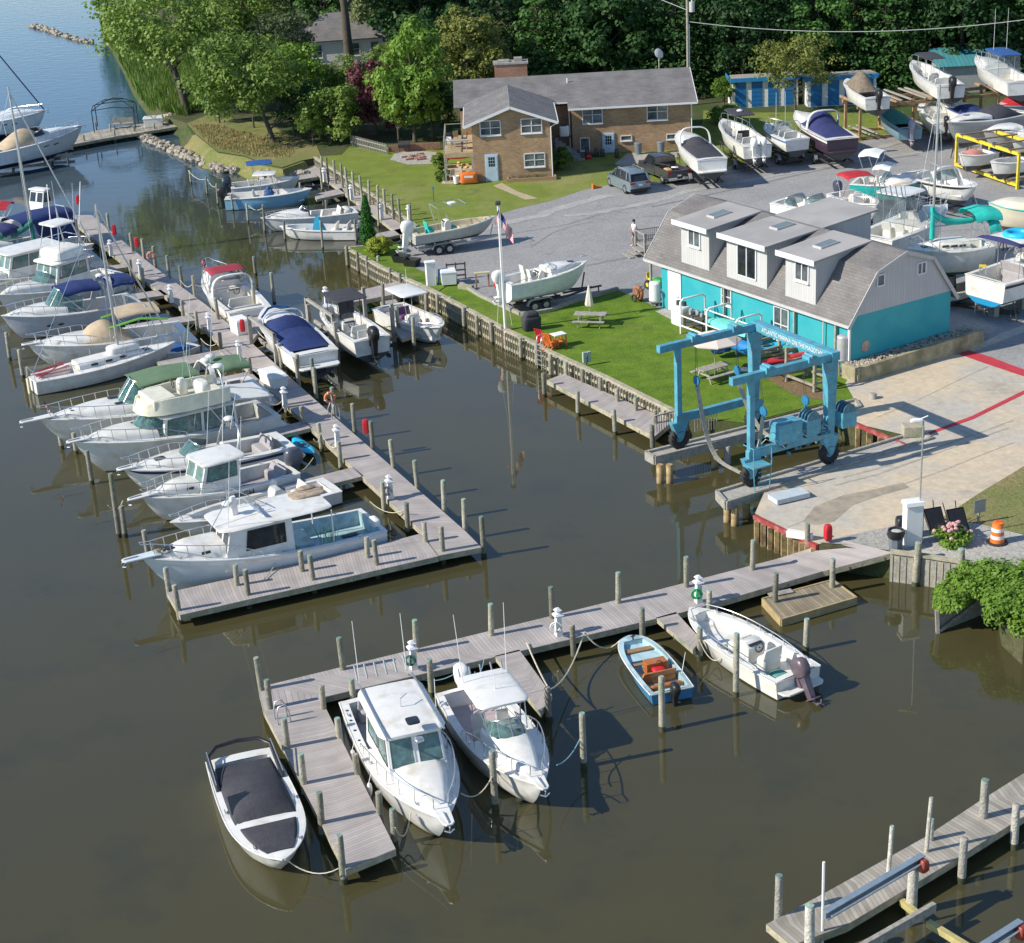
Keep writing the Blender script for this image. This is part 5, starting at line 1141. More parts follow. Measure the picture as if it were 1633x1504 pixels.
for o, gl in (((.98,-.01,1.2),0),((10.85,7.99,1.25),1)):
 d = MB(); x, y, z = o; d.box(x-.08,x+.98,y-.05,y,z,z+2.18-.5*gl); d.box(x,x+.9,y-.09,y-.05,z+.02,z+2.1-.5*gl); dr = d.build('door',M('pale_blue_door',(.45,.56,.66),.5),hs)
 g = MB();
 for i in range(3):
  for j in range(3): g.box(x+.2+i*.18,x+.34+i*.18,y-.1,y-.085,z+1.2-.5*gl+j*.26,z+1.42-.5*gl+j*.26)
 g.build('door_panes',GLASSD,dr); h = MB(); h.ell((x+.82,y-.11,z+1),(.035,.035,.035),6,4); h.build('handle',CHROME,dr)
for q in ([(W_+.05,-.1,1.2),(W_+.05,-.1,5.3),(W_+.5,-.3,5.6)],[(18.3,7.9,1.2),(18.3,7.9,5.0)],[(8.1,8.2,1.2),(8.1,8.2,5.2)]): d = MB(); d.tube(q,.05,6); d.build('downpipe',TRIM,hs)
d = MB(); d.box(2.6,W_+.3,-.85,-.7,GZ,GZ+.28); d.box(2.6,2.75,-.7,0,GZ,GZ+.28); d.box(W_+.15,W_+.3,-.7,0,GZ,GZ+.28); d.build('planter_edge',BRICKC if False else M('planter_brick',(.32,.2,.12),.9,var=.2,scale=6),hs)
d = MB(); rnd = random.Random(4)
for i in range(26): leaves(d,(rnd.uniform(2.8,6.1),-.4,GZ+.3),.2,22,.1,rnd)
d.build('planter_plants',LEAFG,hs)
dk = MB(); dk.box(-2.35,0,.05,7.2,3.42,3.56); dk.box(-2.35,-.0,.0,.05,3.25,3.6); dko = dk.build('deck',M('deck_board_tan',(.42,.33,.2),.85,var=.15),hs)
dk = MB()
for x, y in ((-2.27,.08),(-2.27,3.6),(-2.27,7.1),(-.08,.08)): dk.box(x-.07,x+.07,y-.07,y+.07,GZ-.1,3.42)
for x, y in ((-2.27,.08),(-2.27,3.6),(-2.27,7.1)): dk.box(x-.04,x+.04,y-.04,y+.04,3.56,4.6)
dk.build('deck_post',TIMBG,dko)
dk = MB(); dk.bar((-2.27,.08,4.55),(-2.27,7.1,4.55),.08,.05); dk.bar((-2.27,.08,4.55),(-.05,.08,4.55),.08,.05); dk.bar((-2.27,7.1,4.55),(-.05,7.1,4.55),.08,.05)
for i in range(12): dk.tube([(-2.27,.08,3.7+i*.07),(-2.27,7.1,3.7+i*.07)],.006,3)
dk.build('deck_railing',TIMBG,dko)
dk = MB(); dk.box(-2.6,.3,-.3,6.5,GZ+.02,GZ+.1); dk.build('porch_floor',M('porch_tile',(.5,.42,.3),.8,var=.2),hs)
# back door steps and air conditioner in the nook
s_ = MB()
for i in range(8): s_.box(6.75+i*.3,7.05+i*.3,5.6,6.8,GZ,GZ+1.75-i*.22)
s_.build('stone_steps',M('step_stone',(.24,.25,.25),.9,var=.3,scale=3),hs)
for l, c_, p_, m_ in [('white air conditioner beside the back steps of the brick house','air conditioner',(5.9,145.4,3.0),TRIM)]:
 t = thing('air_conditioner',l,c_,p_); a = MB(); a.rbox((0,0,0),.8,.7,.85,.15); a.build('casing',m_,t,40); a = MB(); a.cyl((0,0,.85),(0,0,.88),.3,n=14); a.build('fan_grille',DARKM,t); a = MB(); a.box(-.5,.5,-.45,.45,-.1,0); a.build('bracket_shelf',TIMBD,t)
 # ---- white house far behind
wh = thing('white_house','small white house with a grey hipped roof behind the tall trunk','house',at(548,104,GZ),.1)
mb = MB(); boxw(mb,-4.6,4.6,0,7,0-.3,2.9); mb.build('wall',SIDEW,wh); r = MB()
slab(r,[(-5,-.4,2.85),(5,-.4,2.85),(1.2,3.5,5.4),(-1.5,3.5,5.4)],.1); slab(r,[(-5,7.4,2.85),(5,7.4,2.85),(1.2,3.5,5.4),(-1.5,3.5,5.4)],.1); slab(r,[(-5,-.4,2.85),(-5,7.4,2.85),(-1.5,3.5,5.4)],.1); slab(r,[(5,-.4,2.85),(5,7.4,2.85),(1.2,3.5,5.4)],.1)
r.build('roof',SHING,wh)
for x in (-3.2,1.0,3.2): window(wh,(x,-.01,1.0),X,.95,1.4,1,n=NF,split=True)
dh = thing('blue_house','dark blue house with pale corner trim in the upper right corner','house',at(1640,60,GZ),0)
mb = MB(); boxw(mb,-4.5,8,0,8,-.3,9); mb.build('wall',M('dark_blue_wall',(.015,.035,.13),.7,var=.2),dh)
f = MB(); f.box(-4.6,-4.2,-.1,0,0,9); f.box(-1.6,-1.3,-.1,0,0,9); f.box(-4.2,8,-.1,0,5.9,6.2); f.build('trim',TRIM,dh); r = MB(); slab(r,[(-5,-.6,8.9),(8.5,-.6,8.9),(8.5,4,11),(-5,4,11)],.12); slab(r,[(-5,8.6,8.9),(8.5,8.6,8.9),(8.5,4,11),(-5,4,11)],.12); r.build('roof',SHING,dh)
window(dh,(-.8,-.01,6.6),X,1.6,1.5,2,n=NF)
# ---- storage row
def storage(label,x0,y0,x1,y1,n,grp,L_=None):
 a = at(x0,y0,GZ); b = at(x1,y1,GZ); b.y = a.y + (b.y-a.y)*0; L_ = (b-a).length; t = thing('storage_unit_row',label,'storage units',(a.x,a.y,0),atan2(b.y-a.y,b.x-a.x),grp)
 m = MB(); boxw(m,0,L_,0,3,GZ-.2,3.75); m.build('wall',TRIMG if False else M('unit_wall',(.74,.74,.72),.6,var=.06),t)
 r = MB(); slab(r,[(-.15,-.25,3.98),(L_+.15,-.25,3.98),(L_+.15,3.2,3.72),(-.15,3.2,3.72)],.08); ro = r.build('roof',planks('ribbed_roof',(.42,.40,.34),(.38,.37,.32),w=.3,gap=.2,grime=.2)if 'ribbed_roof' not in MC else MC['ribbed_roof'],t)
 f = MB(); f.box(-.18,L_+.18,-.33,-.26,3.62,3.98); f.box(-.22,-.16,-.3,3.2,3.55,3.95); f.build('blue_fascia',BLUET,ro)
 for k in range(n):
  c = (k+.5)*L_/n; m = MB(); w_ = L_/n*.33
  for j in range(12): m.box(c-w_,c+w_,-.05-(.015 if j%2 else 0),0,GZ+.05+j*.19,GZ+.05+(j+1)*.19)
  m.build('roller_door',BLUED,t)
 return t
storage('storage row with four blue roller doors left of the feathery tree',1168,173,1276,171,4,'blue doored storage rows')
storage('storage row with blue roller doors behind the brown covered boat',1288,171,1400,168,4,'blue doored storage rows')
ts = thing('shed','low shed with teal ribbed metal roof between the rack boats','shed',at(1496,150,GZ),-.02)
m = MB(); boxw(m,0,4.4,0,3,-.2,2.5); m.build('wall',M('shed_wall',(.3,.31,.3),.8),ts); r = MB(); slab(r,[(-.3,-.4,2.55),(4.7,-.4,2.55),(4.7,3.4,3.7),(-.3,3.4,3.7)],.08); r.build('roof',ROOFT,ts)
# ---- travel lift and its piers
LIFTB = M('lift_blue_paint',(.09,.33,.44),.45,var=.25,scale=2.5,col2=(.20,.26,.26),c2s=3.5,c2t=(.56,.7))
w1 = at(1083,715,GZ); w2 = at(1200,778,GZ); u = Vector((.88,.475,0)).normalized(); ua = atan2(u.y,u.x)
lift = thing('boat_travel_lift','tall light blue steel travel lift straddling the slip on four big wheels','boat lift',(w1.x,w1.y,GZ),ua)
S = 5.75; LB = 4.5; HT = 4.3
fb = MB()
for y, hh in ((0,5.05),(-S,5.05)):
 fb.box(-1.1,LB+.3,y-.15,y+.15,hh+.04,hh+.4); fb.box(-.14,.14,y-.13,y+.13,1.5,hh+.04)
 fb.loft([[(LB-.18,y-.18,1.5),(LB+.18,y-.18,1.5),(LB+.18,y+.18,1.5),(LB-.18,y+.18,1.5)],[(LB-.32,y-.2,hh+.03),(LB+.32,y-.2,hh+.03),(LB+.32,y+.2,hh+.03),(LB-.32,y+.2,hh+.03)]])
 fb.box(-.2,LB+.2,y-.14,y+.14,1.35,1.75)
 for x in (0,LB): fb.loft([[(x-.5,y-.16,1.4),(x+.5,y-.16,1.4),(x+.5,y+.16,1.4),(x-.5,y+.16,1.4)],[(x-.12,y-.22,.5),(x+.12,y-.22,.5),(x+.12,y+.22,.5),(x-.12,y+.22,.5)]])
fb.box(LB-.05,LB+.42,-S-.2,.2,5.08,5.5)
fb.build('frame',LIFTB,lift,bevel=.02)
tx = text_mesh('ATLANTIC MARINA ON THE MAGOTHY',.3,CVWHITE); tx.parent = lift; tx.name = 'beam_lettering'; tx.location = (LB-.06,-S/2-.1,5.28); tx.rotation_euler = (radians(90),0,radians(-90)); tx.scale = (.85,1,1)
for x in (0,LB):
 for y in (0,-S):
  t = MB(); t.torus((x,y,.55),.36,.2,'y',20,8)
  for k in range(16):
   a = 2*pi*k/16; t.bar((x+.5*cos(a),y-.15,.55+.5*sin(a)),(x+.5*cos(a+.12),y+.15,.55+.5*sin(a+.12)),.06,.1)
  to = t.build('wheel',RUBBER,lift,50); r = MB(); r.cyl((x,y-.1,.55),(x,y+.1,.55),.24,n=14); r.cyl((x,y-.16,.55),(x,y+.16,.55),.1,n=10); r.build('rim',LIFTB,to,50)
m = MB(); m.box(1.3,2.6,-S-.45,-S+.35,1.78,2.75); m.box(1.35,2.1,-S-.4,-S+.3,2.75,2.8); m.build('engine_house',LIFTB,lift,bevel=.03)
m = MB(); rnd = random.Random(2)
for i in range(26):
 x, y, z = rnd.uniform(.3,4.2), -S + rnd.uniform(-.4,.4), rnd.uniform(1.0,2.1); a, b, c = rnd.uniform(.1,.3), rnd.uniform(.1,.25), rnd.uniform(.1,.28)
 (m.box(x,x+a,y,y+b,z,z+c)if i%2 else m.cyl((x,y,z),(x+a*2,y+b*.3,z),.08,n=8))
m.build('hydraulic_gear',M('lift_gear',(.06,.22,.33),.5,var=.4,scale=4,col2=(.03,.04,.05),c2s=5,c2t=(.5,.55)),lift,bevel=.01)
m = MB()
for i in range(18):
 x, y, z = rnd.uniform(.4,4), -S + rnd.uniform(-.35,.35), rnd.uniform(1.7,2.2); m.tube([(x,y,z),(x+rnd.uniform(.1,.4),y+rnd.uniform(-.2,.2),z+rnd.uniform(.1,.35)),(x+rnd.uniform(.4,.9),y+rnd.uniform(-.2,.2),z-.1)],.02,5)
m.build('hoses',M('hose_pale',(.45,.55,.55),.5,var=.4),lift)
for x, y in ((3.4,-S+.1),(LB+.85,-S-.1)):
 m = MB(); m.box(x-.42,x+.42,y-.36,y+.36,1.75,2.5); w_ = m.build('winch_box',LIFTB,lift,bevel=.02); m = MB(); m.cyl((x,y-.32,2.55),(x,y+.32,2.55),.24,n=16)
 for k in (-.32,-.1,.1,.32): m.cyl((x,y+k-.02,2.55),(x,y+k+.02,2.55),.36,n=18)
 m.build('winch_drum',M('drum',(.08,.2,.28),.4,metal=.3,var=.3,scale=6),w_,40)
m = MB(); m.box(.5,1.2,-S-.9,-S-.2,.6,.66) if False else m.box(-.55,.45,-S-.95,-S-.2,1.2,1.26)
for x in (-.55,.45): m.tube([(x,-S-.95,1.26),(x,-S-.95,2.2)],.025,5); m.tube([(x*.8,-S-.9,0),(x,-S-.95,1.2)],.025,5)
m.tube([(-.55,-S-.95,2.2),(.45,-S-.95,2.2)],.025,5); m.tube([(-.55,-S-.2,2.2),(-.55,-S-.95,2.2)],.025,5)
for k in range(4): m.tube([(-.25,-S-.92,.25+k*.25),(.2,-S-.92,.25+k*.25)],.02,5)
m.build('operator_platform',LIFTB,lift)
for x, dx in ((.9,.2),(3.3,-.1)):
 m = MB(); pts = []
 for k in range(17):
  q = k/16; y = -.25 - (S-.5)*q; z = 3.0 - 3.4*sin(pi*q)**.75 if .0 < q < 1 else 3.0; z = 3.2 - 3.6*(1-(2*q-1)**4)**1.1 if x < 1 else 3.0 - 2.2*(1-(2*q-1)**2); pts.append(Vector((x+dx*sin(pi*q),y,z)))
 rg = [[p+Vector((-.12,0,-.012)),p+Vector((.12,0,-.012)),p+Vector((.12,0,.012)),p+Vector((-.12,0,.012))]for p in pts]; m.loft(rg)
 sl_ = m.build('sling',M('sling_web',(.38,.36,.30),.85,var=.25,scale=6),lift,40)
 for y in (-.25,-S+.25):
  b = MB(); b.cyl((x-.04,y,3.35),(x+.04,y,3.35),.24,n=16); b.box(x-.05,x+.05,y-.04,y+.04,2.95,3.3); b.build('sheave_block',M('block_blue',(.02,.18,.34),.5),sl_,40)
  b = MB(); b.tube([(x,y+.08,3.5),(x,y*.95+.05,5.0)],.014,4); b.tube([(x,y-.08,3.5),(x,y*.95-.05,5.0)],.014,4); b.build('wire_rope',DARKM,sl_)
m = MB()
for x in (.9,3.3):
 for y in (0,-S): m.box(x-.22,x+.22,y-.26,y+.26,5.3,5.6); m.cyl((x,y-.3,5.55),(x,y+.3,5.55),.12,n=10)
m.build('trolley',LIFTB,lift,bevel=.01)
def pier(label,pts,z0=GZ,cap='pier_concrete',th=.35,group='travel lift piers',extra=0):
 P = [at(x,y,GZ)for x,y in pts]; o0 = P[0].copy(); o0.z = 0; t = thing('lift_pier',label,'pier',o0,0,group)
 if sum(P[i].x*P[(i+1)%4].y-P[(i+1)%4].x*P[i].y for i in range(4)) < 0: P = P[::-1]
 m = MB(); m.prism([(p.x-o0.x,p.y-o0.y)for p in P],GZ-th,GZ+extra); m.build('runway',CONCP,t)
 m = MB(); m.T = Matrix.Translation(-o0)
 for i in range(4): m.bar(P[i]+Vector((0,0,.06+extra)),P[(i+1)%4]+Vector((0,0,.06+extra)),.16,.12); m.bar(P[i]-Vector((0,0,.16)),P[(i+1)%4]-Vector((0,0,.16)),.14,.34)
 m.build('timber_curb',TIMBG,t)
 return t, P
lp, _ = pier('left concrete runway of the travel lift along the lawn',[(1044,731),(1030,723),(1364,639),(1372,650)])
rp, _ = pier('right concrete runway of the travel lift beside the apron',[(1143,786),(1158,803),(1487,700),(1458,692)])
def post(x,y,h,r=.15,label='',z=0,mat=PILEM,name='piling',group=None):
 P = at(x,y,z); m = MB(); n = 10; m.loft([[(r*k*cos(2*pi*j/n),r*k*sin(2*pi*j/n),zz)for j in range(n)]for zz,k in((-1,1.1),(0,1.05),(h-.03,1),(h,.9))],cap0=False)
 o = m.build(name,mat,smooth=50); o.location = (P.x,P.y,z if z>.5 else 0); return tag(o,label,'piling',group)
OW = M('stained_piling',(.42,.31,.15),.9,var=.35,scale=3,col2=(.2,.13,.07),c2s=2)
for i, (x,y) in enumerate([(1053,770),(1068,770),(1140,746),(1160,740)]): post(x,y,.95,.17,f'{ORD[i]} thick piling from the water end under the left lift pier',mat=OW if i<3 else CONCP,group='pilings under the left lift pier')
for i, (x,y) in enumerate([(1160,832),(1172,838),(1190,826)]): post(x,y,.95,.17,f'{ORD[i]} thick piling from the water end under the right lift pier',mat=OW,group='pilings under the right lift pier')
post(1391,655+10,1.5,.2,'stout grey post at the inner end of the slip',z=GZ-1.0,mat=TIMBG)
b = MB(); b.box(-.5,.5,-.35,.35,0,.55); tag(b.build('timber_block',TIMB,bevel=.03),'short thick timber block at the end of the right lift pier','timber').location = at(1455,694,GZ+.02)
# red topped bulkheads
def redwall(label,pts,n):
 P = [at(x,y,GZ)for x,y in pts]; o0 = P[0].copy(); o0.z = 0; t = thing('red_capped_bulkhead',label,'bulkhead',o0); m = MB(); m.T = Matrix.Translation(-o0); k = MB(); k.T = m.T; w_ = MB(); w_.T = m.T
 for a, b in zip(P[:-1],P[1:]):
  d = (b-a).normalized(); nn = Vector((d.y,-d.x,0)); nn = nn if nn.dot(at(1180,900)-a) > 0 else -nn
  m.bar(a+Vector((0,0,-.06))+nn*.03,b+Vector((0,0,-.06))+nn*.03,.16,.2); w_.bar(a-Vector((0,0,.9))-nn*.3,b-Vector((0,0,.9))-nn*.3,.05,1.5)
  for i in range(n):
   q = a.lerp(b,(i+.5)/n) + nn*.1; k.bar((q.x,q.y,-.8),(q.x,q.y,GZ-.15),.2,.2)
 m.build('red_cap',M('red_edge_paint',(.33,.05,.05),.75,var=.3,scale=3,col2=(.3,.2,.15),c2s=3,c2t=(.55,.7)),t); k.build('short_piles',OW,t); w_.build('dark_backing',TIMBD,t); return t
redwall('red topped bulkhead at the inner end of the slip',[(1362,673),(1452,712)],5)
redwall('red edged bulkhead at the water end of the apron',[(1204,822),(1258,848),(1304,870)],5)
# ---- dock furniture
def pedestal_mesh():
 r = thing('power_pedestal','x','power pedestal',(0,-400,0)); m = MB(); m.loft([[(-a,-a,z),(a,-a,z),(a,a,z),(-a,a,z)]for a,z in((.14,0),(.12,.25),(.1,.85))]); m.build('post',CVWHITE,r,bevel=.01)
 m = MB(); m.loft([[(-a,-a,z),(a,-a,z),(a,a,z),(-a,a,z)]for a,z in((.17,.85),(.19,.9),(.12,.98))]); m.cyl((0,0,.98),(0,0,1.1),.08,n=8); m.loft([[(-a,-a,z),(a,-a,z),(a,a,z),(-a,a,z)]for a,z in((.14,1.1),(.05,1.2))]); m.build('lamp_cap',TRIM,r)
 m = MB(); m.box(.101,.125,-.07,.07,.45,.7); m.build('sockets',DARKM,r); return r
PED = pedestal_mesh(); first = [True]
def pedestal(x,y,label,z=DZ,hose=None):
 P = at(x,y,z);
 if first[0]: first[0] = False; o = place(PED,P,.36); o['label'] = label
 else: o = dup(PED,P,.36,label)
 o['group'] = 'white power pedestals'
 if hose:
  m = MB();
  for k in range(4): m.torus((0,0,.35+.0*k),.22-.03*k,.03,'x' if k%2 else 'y',14,5)
  h = m.build('hose_coil',hose,smooth=50); h.location = (P.x-.1,P.y-.28,z+.15); tag(h,'coiled hose hanging on the '+label,'hose')
pedestal(660,1066,'power pedestal on the lower walkway behind the cabin boat',hose=M('hose_green',(.08,.2,.14),.6))
pedestal(891,1013,'power pedestal on the lower walkway above the narrow pier',hose=CVWHITE)
pedestal(1114,960,'power pedestal with green hose behind the white console boat',hose=M('hose_bright',(.02,.35,.12),.6))
pedestal(623,795,'power pedestal nearest the T head on the long dock',hose=M('hose_grey',(.3,.3,.3),.6))
for x, y, l in [(539,712,'beside the blue kayak'),(455,650,'beside the dock box on the long dock'),(383,573,'next to the sage canopied cruiser stern'),(335,528,'at the white sloop bow'),(274,482,'near the tan covered cruiser'),(225,440,'near the royal blue canopied cruiser'),(178,408,'near the tower boat stern')]:
 pedestal(x,y,'power pedestal on the long dock '+l)
for x, y, l in [(518,290,'at the river end of the creek walkway'),(561,318,'in the middle of the creek walkway'),(609,350,'at the evergreen end of the creek walkway'),(653,352,'behind the outboard of the long trailer boat')]: pedestal(x,y,'power pedestal '+l,z=DZ if y!=352 else GZ)
pedestal(521,486,'tall white pedestal beside the black canopied boat',z=DZ+.3)
def dockbox(x,y,w_,d_,h,rz,label,z=DZ,m=None,lid=None,name='dock_box'):
 P = at(x,y,z); t = thing(name,label,'dock box',P,rz); b = MB(); b.loft([[(-w_/2*k,-d_/2*k,zz),(w_/2*k,-d_/2*k,zz),(w_/2*k,d_/2*k,zz),(-w_/2*k,d_/2*k,zz)]for k,zz in((.92,0),(1,h*.8))]); b.build('box_body',m or CVWHITE,t,bevel=.02)
 b = MB(); b.loft([[(-w_/2*k,-d_/2*k,zz),(w_/2*k,-d_/2*k,zz),(w_/2*k,d_/2*k,zz),(-w_/2*k,d_/2*k,zz)]for k,zz in((1.05,h*.8),(1.05,h*.88),(.9,h))]); b.build('lid',lid or m or CVWHITE,t,bevel=.02); return t
dockbox(437,612,2.0,.95,.75,-1.05,'white dock box on the long dock beside the cream flybridge boat')
dockbox(384,530,1.3,.9,.95,-1.05,'white dock box between the red and blue covered boats')
ef = MB(); ef.rbox((0,0,0),.3,.22,.75,.3)
for i, (x,y,l) in enumerate([(588,678,'red fire extinguisher box on the piling beyond the dock ladder'),(222,386,'red extinguisher box halfway up the far part of the long dock'),(186,366,'tall red fire box near the far end of the long dock'),(128,318,'red box at the far end of the long dock'),(391,518,'small red box on the white dock box')]):
 o = bpy.data.objects.new('fire_extinguisher_box',ef.build('tmp',REDP,smooth=50).data if i==0 else FE);
 if i == 0: FE = o.data; bpy.data.objects.remove(bpy.data.objects['tmp'])
 COL.objects.link(o); o.location = at(x,y,DZ+1.0) + Vector((-.15,-.2,-.35)); tag(o,l,'fire extinguisher','red fire extinguisher boxes')
def lifering(x,y,label,z=1.5):
 t = thing('life_ring',label,'life ring',at(x,y,z),.3); m = MB(); m.torus((0,0,0),.26,.075,'y',20,8); m.build('ring',M('ring_orange',(.75,.22,.1),.6),t,60); m = MB()
 for k in range(4): a = k*pi/2+.4; m.torus((.26*cos(a),0,.26*sin(a)),.08,.02,'x' if k%2 else 'z',8,4)
 m.build('ring_bands',CVWHITE,t)
lifering(526,634,'orange life ring on the piling by the dock ladder'); lifering(241,408,'faded orange life ring far along the long dock')
def ladder_loop(x,y,label,z,rz,s=1.0):
 t = thing('dock_ladder',label,'ladder',at(x,y,z),rz); m = MB()
 for sx in (-.22,.22): m.tube([(sx,.35,0),(sx,.33,.45*s),(sx,.18,.75*s),(sx,-.05,.7*s),(sx,-.12,.4*s),(sx,-.12,-1.2)],.03,6)
 m.build('rails',ALU,t,60); m = MB()
 for k in range(4): m.bar((-.22,-.12,-.1-k*.28),(.22,-.12,-.1-k*.28),.06,.03)
 m.build('rungs',ALU,t)
ladder_loop(536,664,'aluminium ladder on the east edge of the long dock',DZ,2.1); ladder_loop(446,1150,'grey ladder on the left side of the bottom pier',DZ,-1.2); ladder_loop(862,556,'pale ladder hoop on the lawn seawall',GZ+.1,-1.0)
# mooring lines
def rope(label,pts,sag=.3,r=.022,m=ROPE):
 P = [at(*p)for p in pts]; o0 = P[0].copy(); out = []
 for a, b in zip(P[:-1],P[1:]):
  for k in range(9): t = k/8; q = a.lerp(b,t); q.z = max(.02,q.z-sag*4*t*(1-t)*1.0); out.append(q-o0)
 mb = MB(); mb.tube(out,r,5); o = mb.build('mooring_line',m,smooth=60); o.location = o0; return tag(o,label,'rope','mooring lines')
rope('slack line from the covered bowrider bow to the pier end piling',[(455,1370,.8),(540,1385,.8)],.35)
rope('line hanging from the cabin boat bow to the pier corner',[(655,1295,1.0),(630,1320,1.0)],.6); rope('line from the cabin boat bow to the piling between the boats',[(735,1265,1.2),(785,1238,1.3)],.4)
rope('line from the walkaround bow to the right hand piling',[(888,1220,1.3),(928,1172,1.2)],.25,m=ROPEB); rope('long line across the walkaround boat stern to the piling',[(650,1075,.7),(742,1062,.7)],.45,m=ROPEB); rope('line from the walkaround boat stern to the lower walkway',[(757,1072,1),(772,1052,.7)],.3,m=ROPEB)
rope('pale line from the walkway to the narrow pier end',[(840,1025,.7),(876,1100,1.2)],.1,.03); rope('pale line from the blue rag piling to the narrow pier end',[(932,1008,1.0),(876,1100,1.2)],.5,.03); rope('slack line from the walkway piling to the blue skiff bow',[(932,1008,1.0),(988,1022,.6)],.5,.03)
rope('dark line from the console boat bow to the finger pier',[(1115,1020,1),(1150,1050,.5)],.4); rope('white line from the workboat bow down the hull',[(446,885,1.0),(420,925,.7)],.1)
for i, (a,b) in enumerate([((430,655,.9),(455,640,1.1)),((424,640,.9),(455,632,1.1)),((500,700,.9),(511,690,1.1)),((512,690,1.2),(538,712,.8)),((405,520,.9),(440,545,1)),((290,520,.9),(312,510,1.2)),((320,540,.9),(348,545,1.1)),((350,560,.9),(396,580,1.1)),((590,800,.9),(647,812,1)),((455,755,.8),(500,730,.8)),((288,447,1.2),(307,452,1.2)),((307,450,1.2),(330,447,1.3))]):
 rope(f'{ORD[i]} slack mooring line between the boats and the long dock',[a,b],.35,.025,ROPE)
for i, (a,b) in enumerate([((300,272,1.3),(329,285,1.3)),((330,285,1.3),(346,296,1.3)),((394,326,1.3),(421,330,1.3)),((172,806,1.6),(196,798,1.6))]): rope(f'{ORD[i]} drooping line between free standing pilings from the river side',[a,b],.35,.025)
# ---- flagpole
fp = thing('flagpole','tall white flagpole rising from the lawn seawall','flagpole',(*at(808,557,0).xy,0)); fpx = at(808,557,0)
m = MB(); m.tube([(0,0,-.5),(-.05,.0,8.8)],.1,10,r1=.06); m.build('pole',CVWHITE,fp,60); m = MB(); m.rbox((-.05,0,8.75),.34,.34,.22,.4); m.build('pole_cap',DARKM,fp)
m = MB(); m.bar((-.2,0,.1),(-.2,0,1.5),.1,.1); m.bar((.22,-.02,-.6),(.22,-.02,1.5),.16,.16); m.build('tabernacle_posts',M('post_pink',(.3,.2,.17),.9,var=.3),fp)
m = MB(); m.tube([(.06,-.06,1.2),(.02,-.06,8.7)],.012,4); m.tube([(-.5,0,1.4),(-.1,-.06,5)],.01,4); m.tube([(.4,0,1.4),(0,-.06,5)],.01,4); m.build('halyard',CVWHITE,fp)
FLR = M('flag_red',(.55,.03,.05),.8); FLW = M('flag_white',(.75,.75,.75),.8); FLB = M('flag_blue',(.03,.05,.2),.8)
def flag(loc,s,label,rz=-.5,drop=.5):
 mb = MB(); n = 12
 for j in range(13):
  for i in range(n):
   u0, u1 = i/n, (i+1)/n; v0, v1 = j/13, (j+1)/13; P = lambda u, v: (s*u*.42,s*.16*sin(u*9+v*2)*u,s*(-v*.9*.62-u*drop*1.3+.04*sin(u*7)))
   mb.c = 2 if (i<5 and j<7) else (0 if j%2==0 else 1); mb.add([P(u0,v0),P(u1,v0),P(u1,v1),P(u0,v1)],[(0,1,2,3)])
 o = mb.build('flag',[FLR,FLW,FLB]); o.location = loc; o.rotation_euler = (0,0,rz); return tag(o,label,'flag')
flag(fpx+Vector((.08,-.05,8.3)),1.5,'striped red and white flag drooping from the white flagpole',.1,.55)
fl2 = flag(fpx+Vector((-.02,-.1,8.55)),.8,'smaller flag bunched against the pole',2.6,.9)
flag(at(783,1065,2.3),.55,'small striped flag at the stern of the walkaround boat',.3,.3)
flag(at(1551,315,2.6),.8,'small drooping flag behind the black striped bowrider',-.9,.9)
# ---- lawn furniture
def picnic(px,py,rz,label):
 t = thing('picnic_table',label,'picnic table',at(px,py,GZ),rz); m = MB()
 for k in range(5): m.box(-.95,.95,-.36+k*.147,-.36+k*.147+.135,.71,.75)
 m.build('table_top',TIMBG,t);
 for sg in (-1,1):
  m = MB(); m.box(-.95,.95,sg*.72-.13,sg*.72+.13,.42,.46); m.build('bench_seat',TIMBG,t)
 m = MB()
 for x in (-.65,.65):
  for sg in (-1,1): m.bar((x,sg*.28,.71),(x,sg*.62,0),.04,.09)
  m.bar((x+.04,-.8,.4),(x+.04,.8,.4),.04,.09)
 m.build('leg_frame',TIMBG,t); return t
picnic(942,519,-.25,'weathered picnic table in the middle of the green lawn'); picnic(1138,605,.55,'weathered picnic table beneath the open cream parasol')
t = thing('parasol','closed cream parasol standing on the middle picnic table','parasol',at(941,517,GZ)); m = MB(); m.tube([(0,0,0),(0,0,2.45)],.025,6); m.build('pole',TIMBG,t); m = MB(); m.loft([[(k*cos(a)*(1+.18*(j%2)),k*sin(a)*(1+.18*(j%2)),z)for j,a in enumerate([2*pi*q/14 for q in range(14)])]for k,z in((.2,1.15),(.23,1.25),(.16,1.7),(.05,2.3),(.02,2.42))]); m.build('folded_canopy',M('cream_cloth',(.66,.6,.5),.85,var=.06),t,60)
t = thing('parasol','open cream parasol over the picnic table by the travel lift','parasol',at(1140,601,GZ)); m = MB(); m.tube([(0,0,0),(0,0,2.6)],.025,6); m.build('pole',TIMBG,t); m = MB(); n = 8; R = 1.45
ring = lambda r, z: [(r*cos(2*pi*j/n),r*sin(2*pi*j/n),z)for j in range(n)]
m.loft([ring(R,2.02),ring(R,2.08),ring(R*.5,2.4),ring(.05,2.62)]); m.build('canopy',M('cream_cloth2',(.66,.57,.5),.85,var=.05),t)
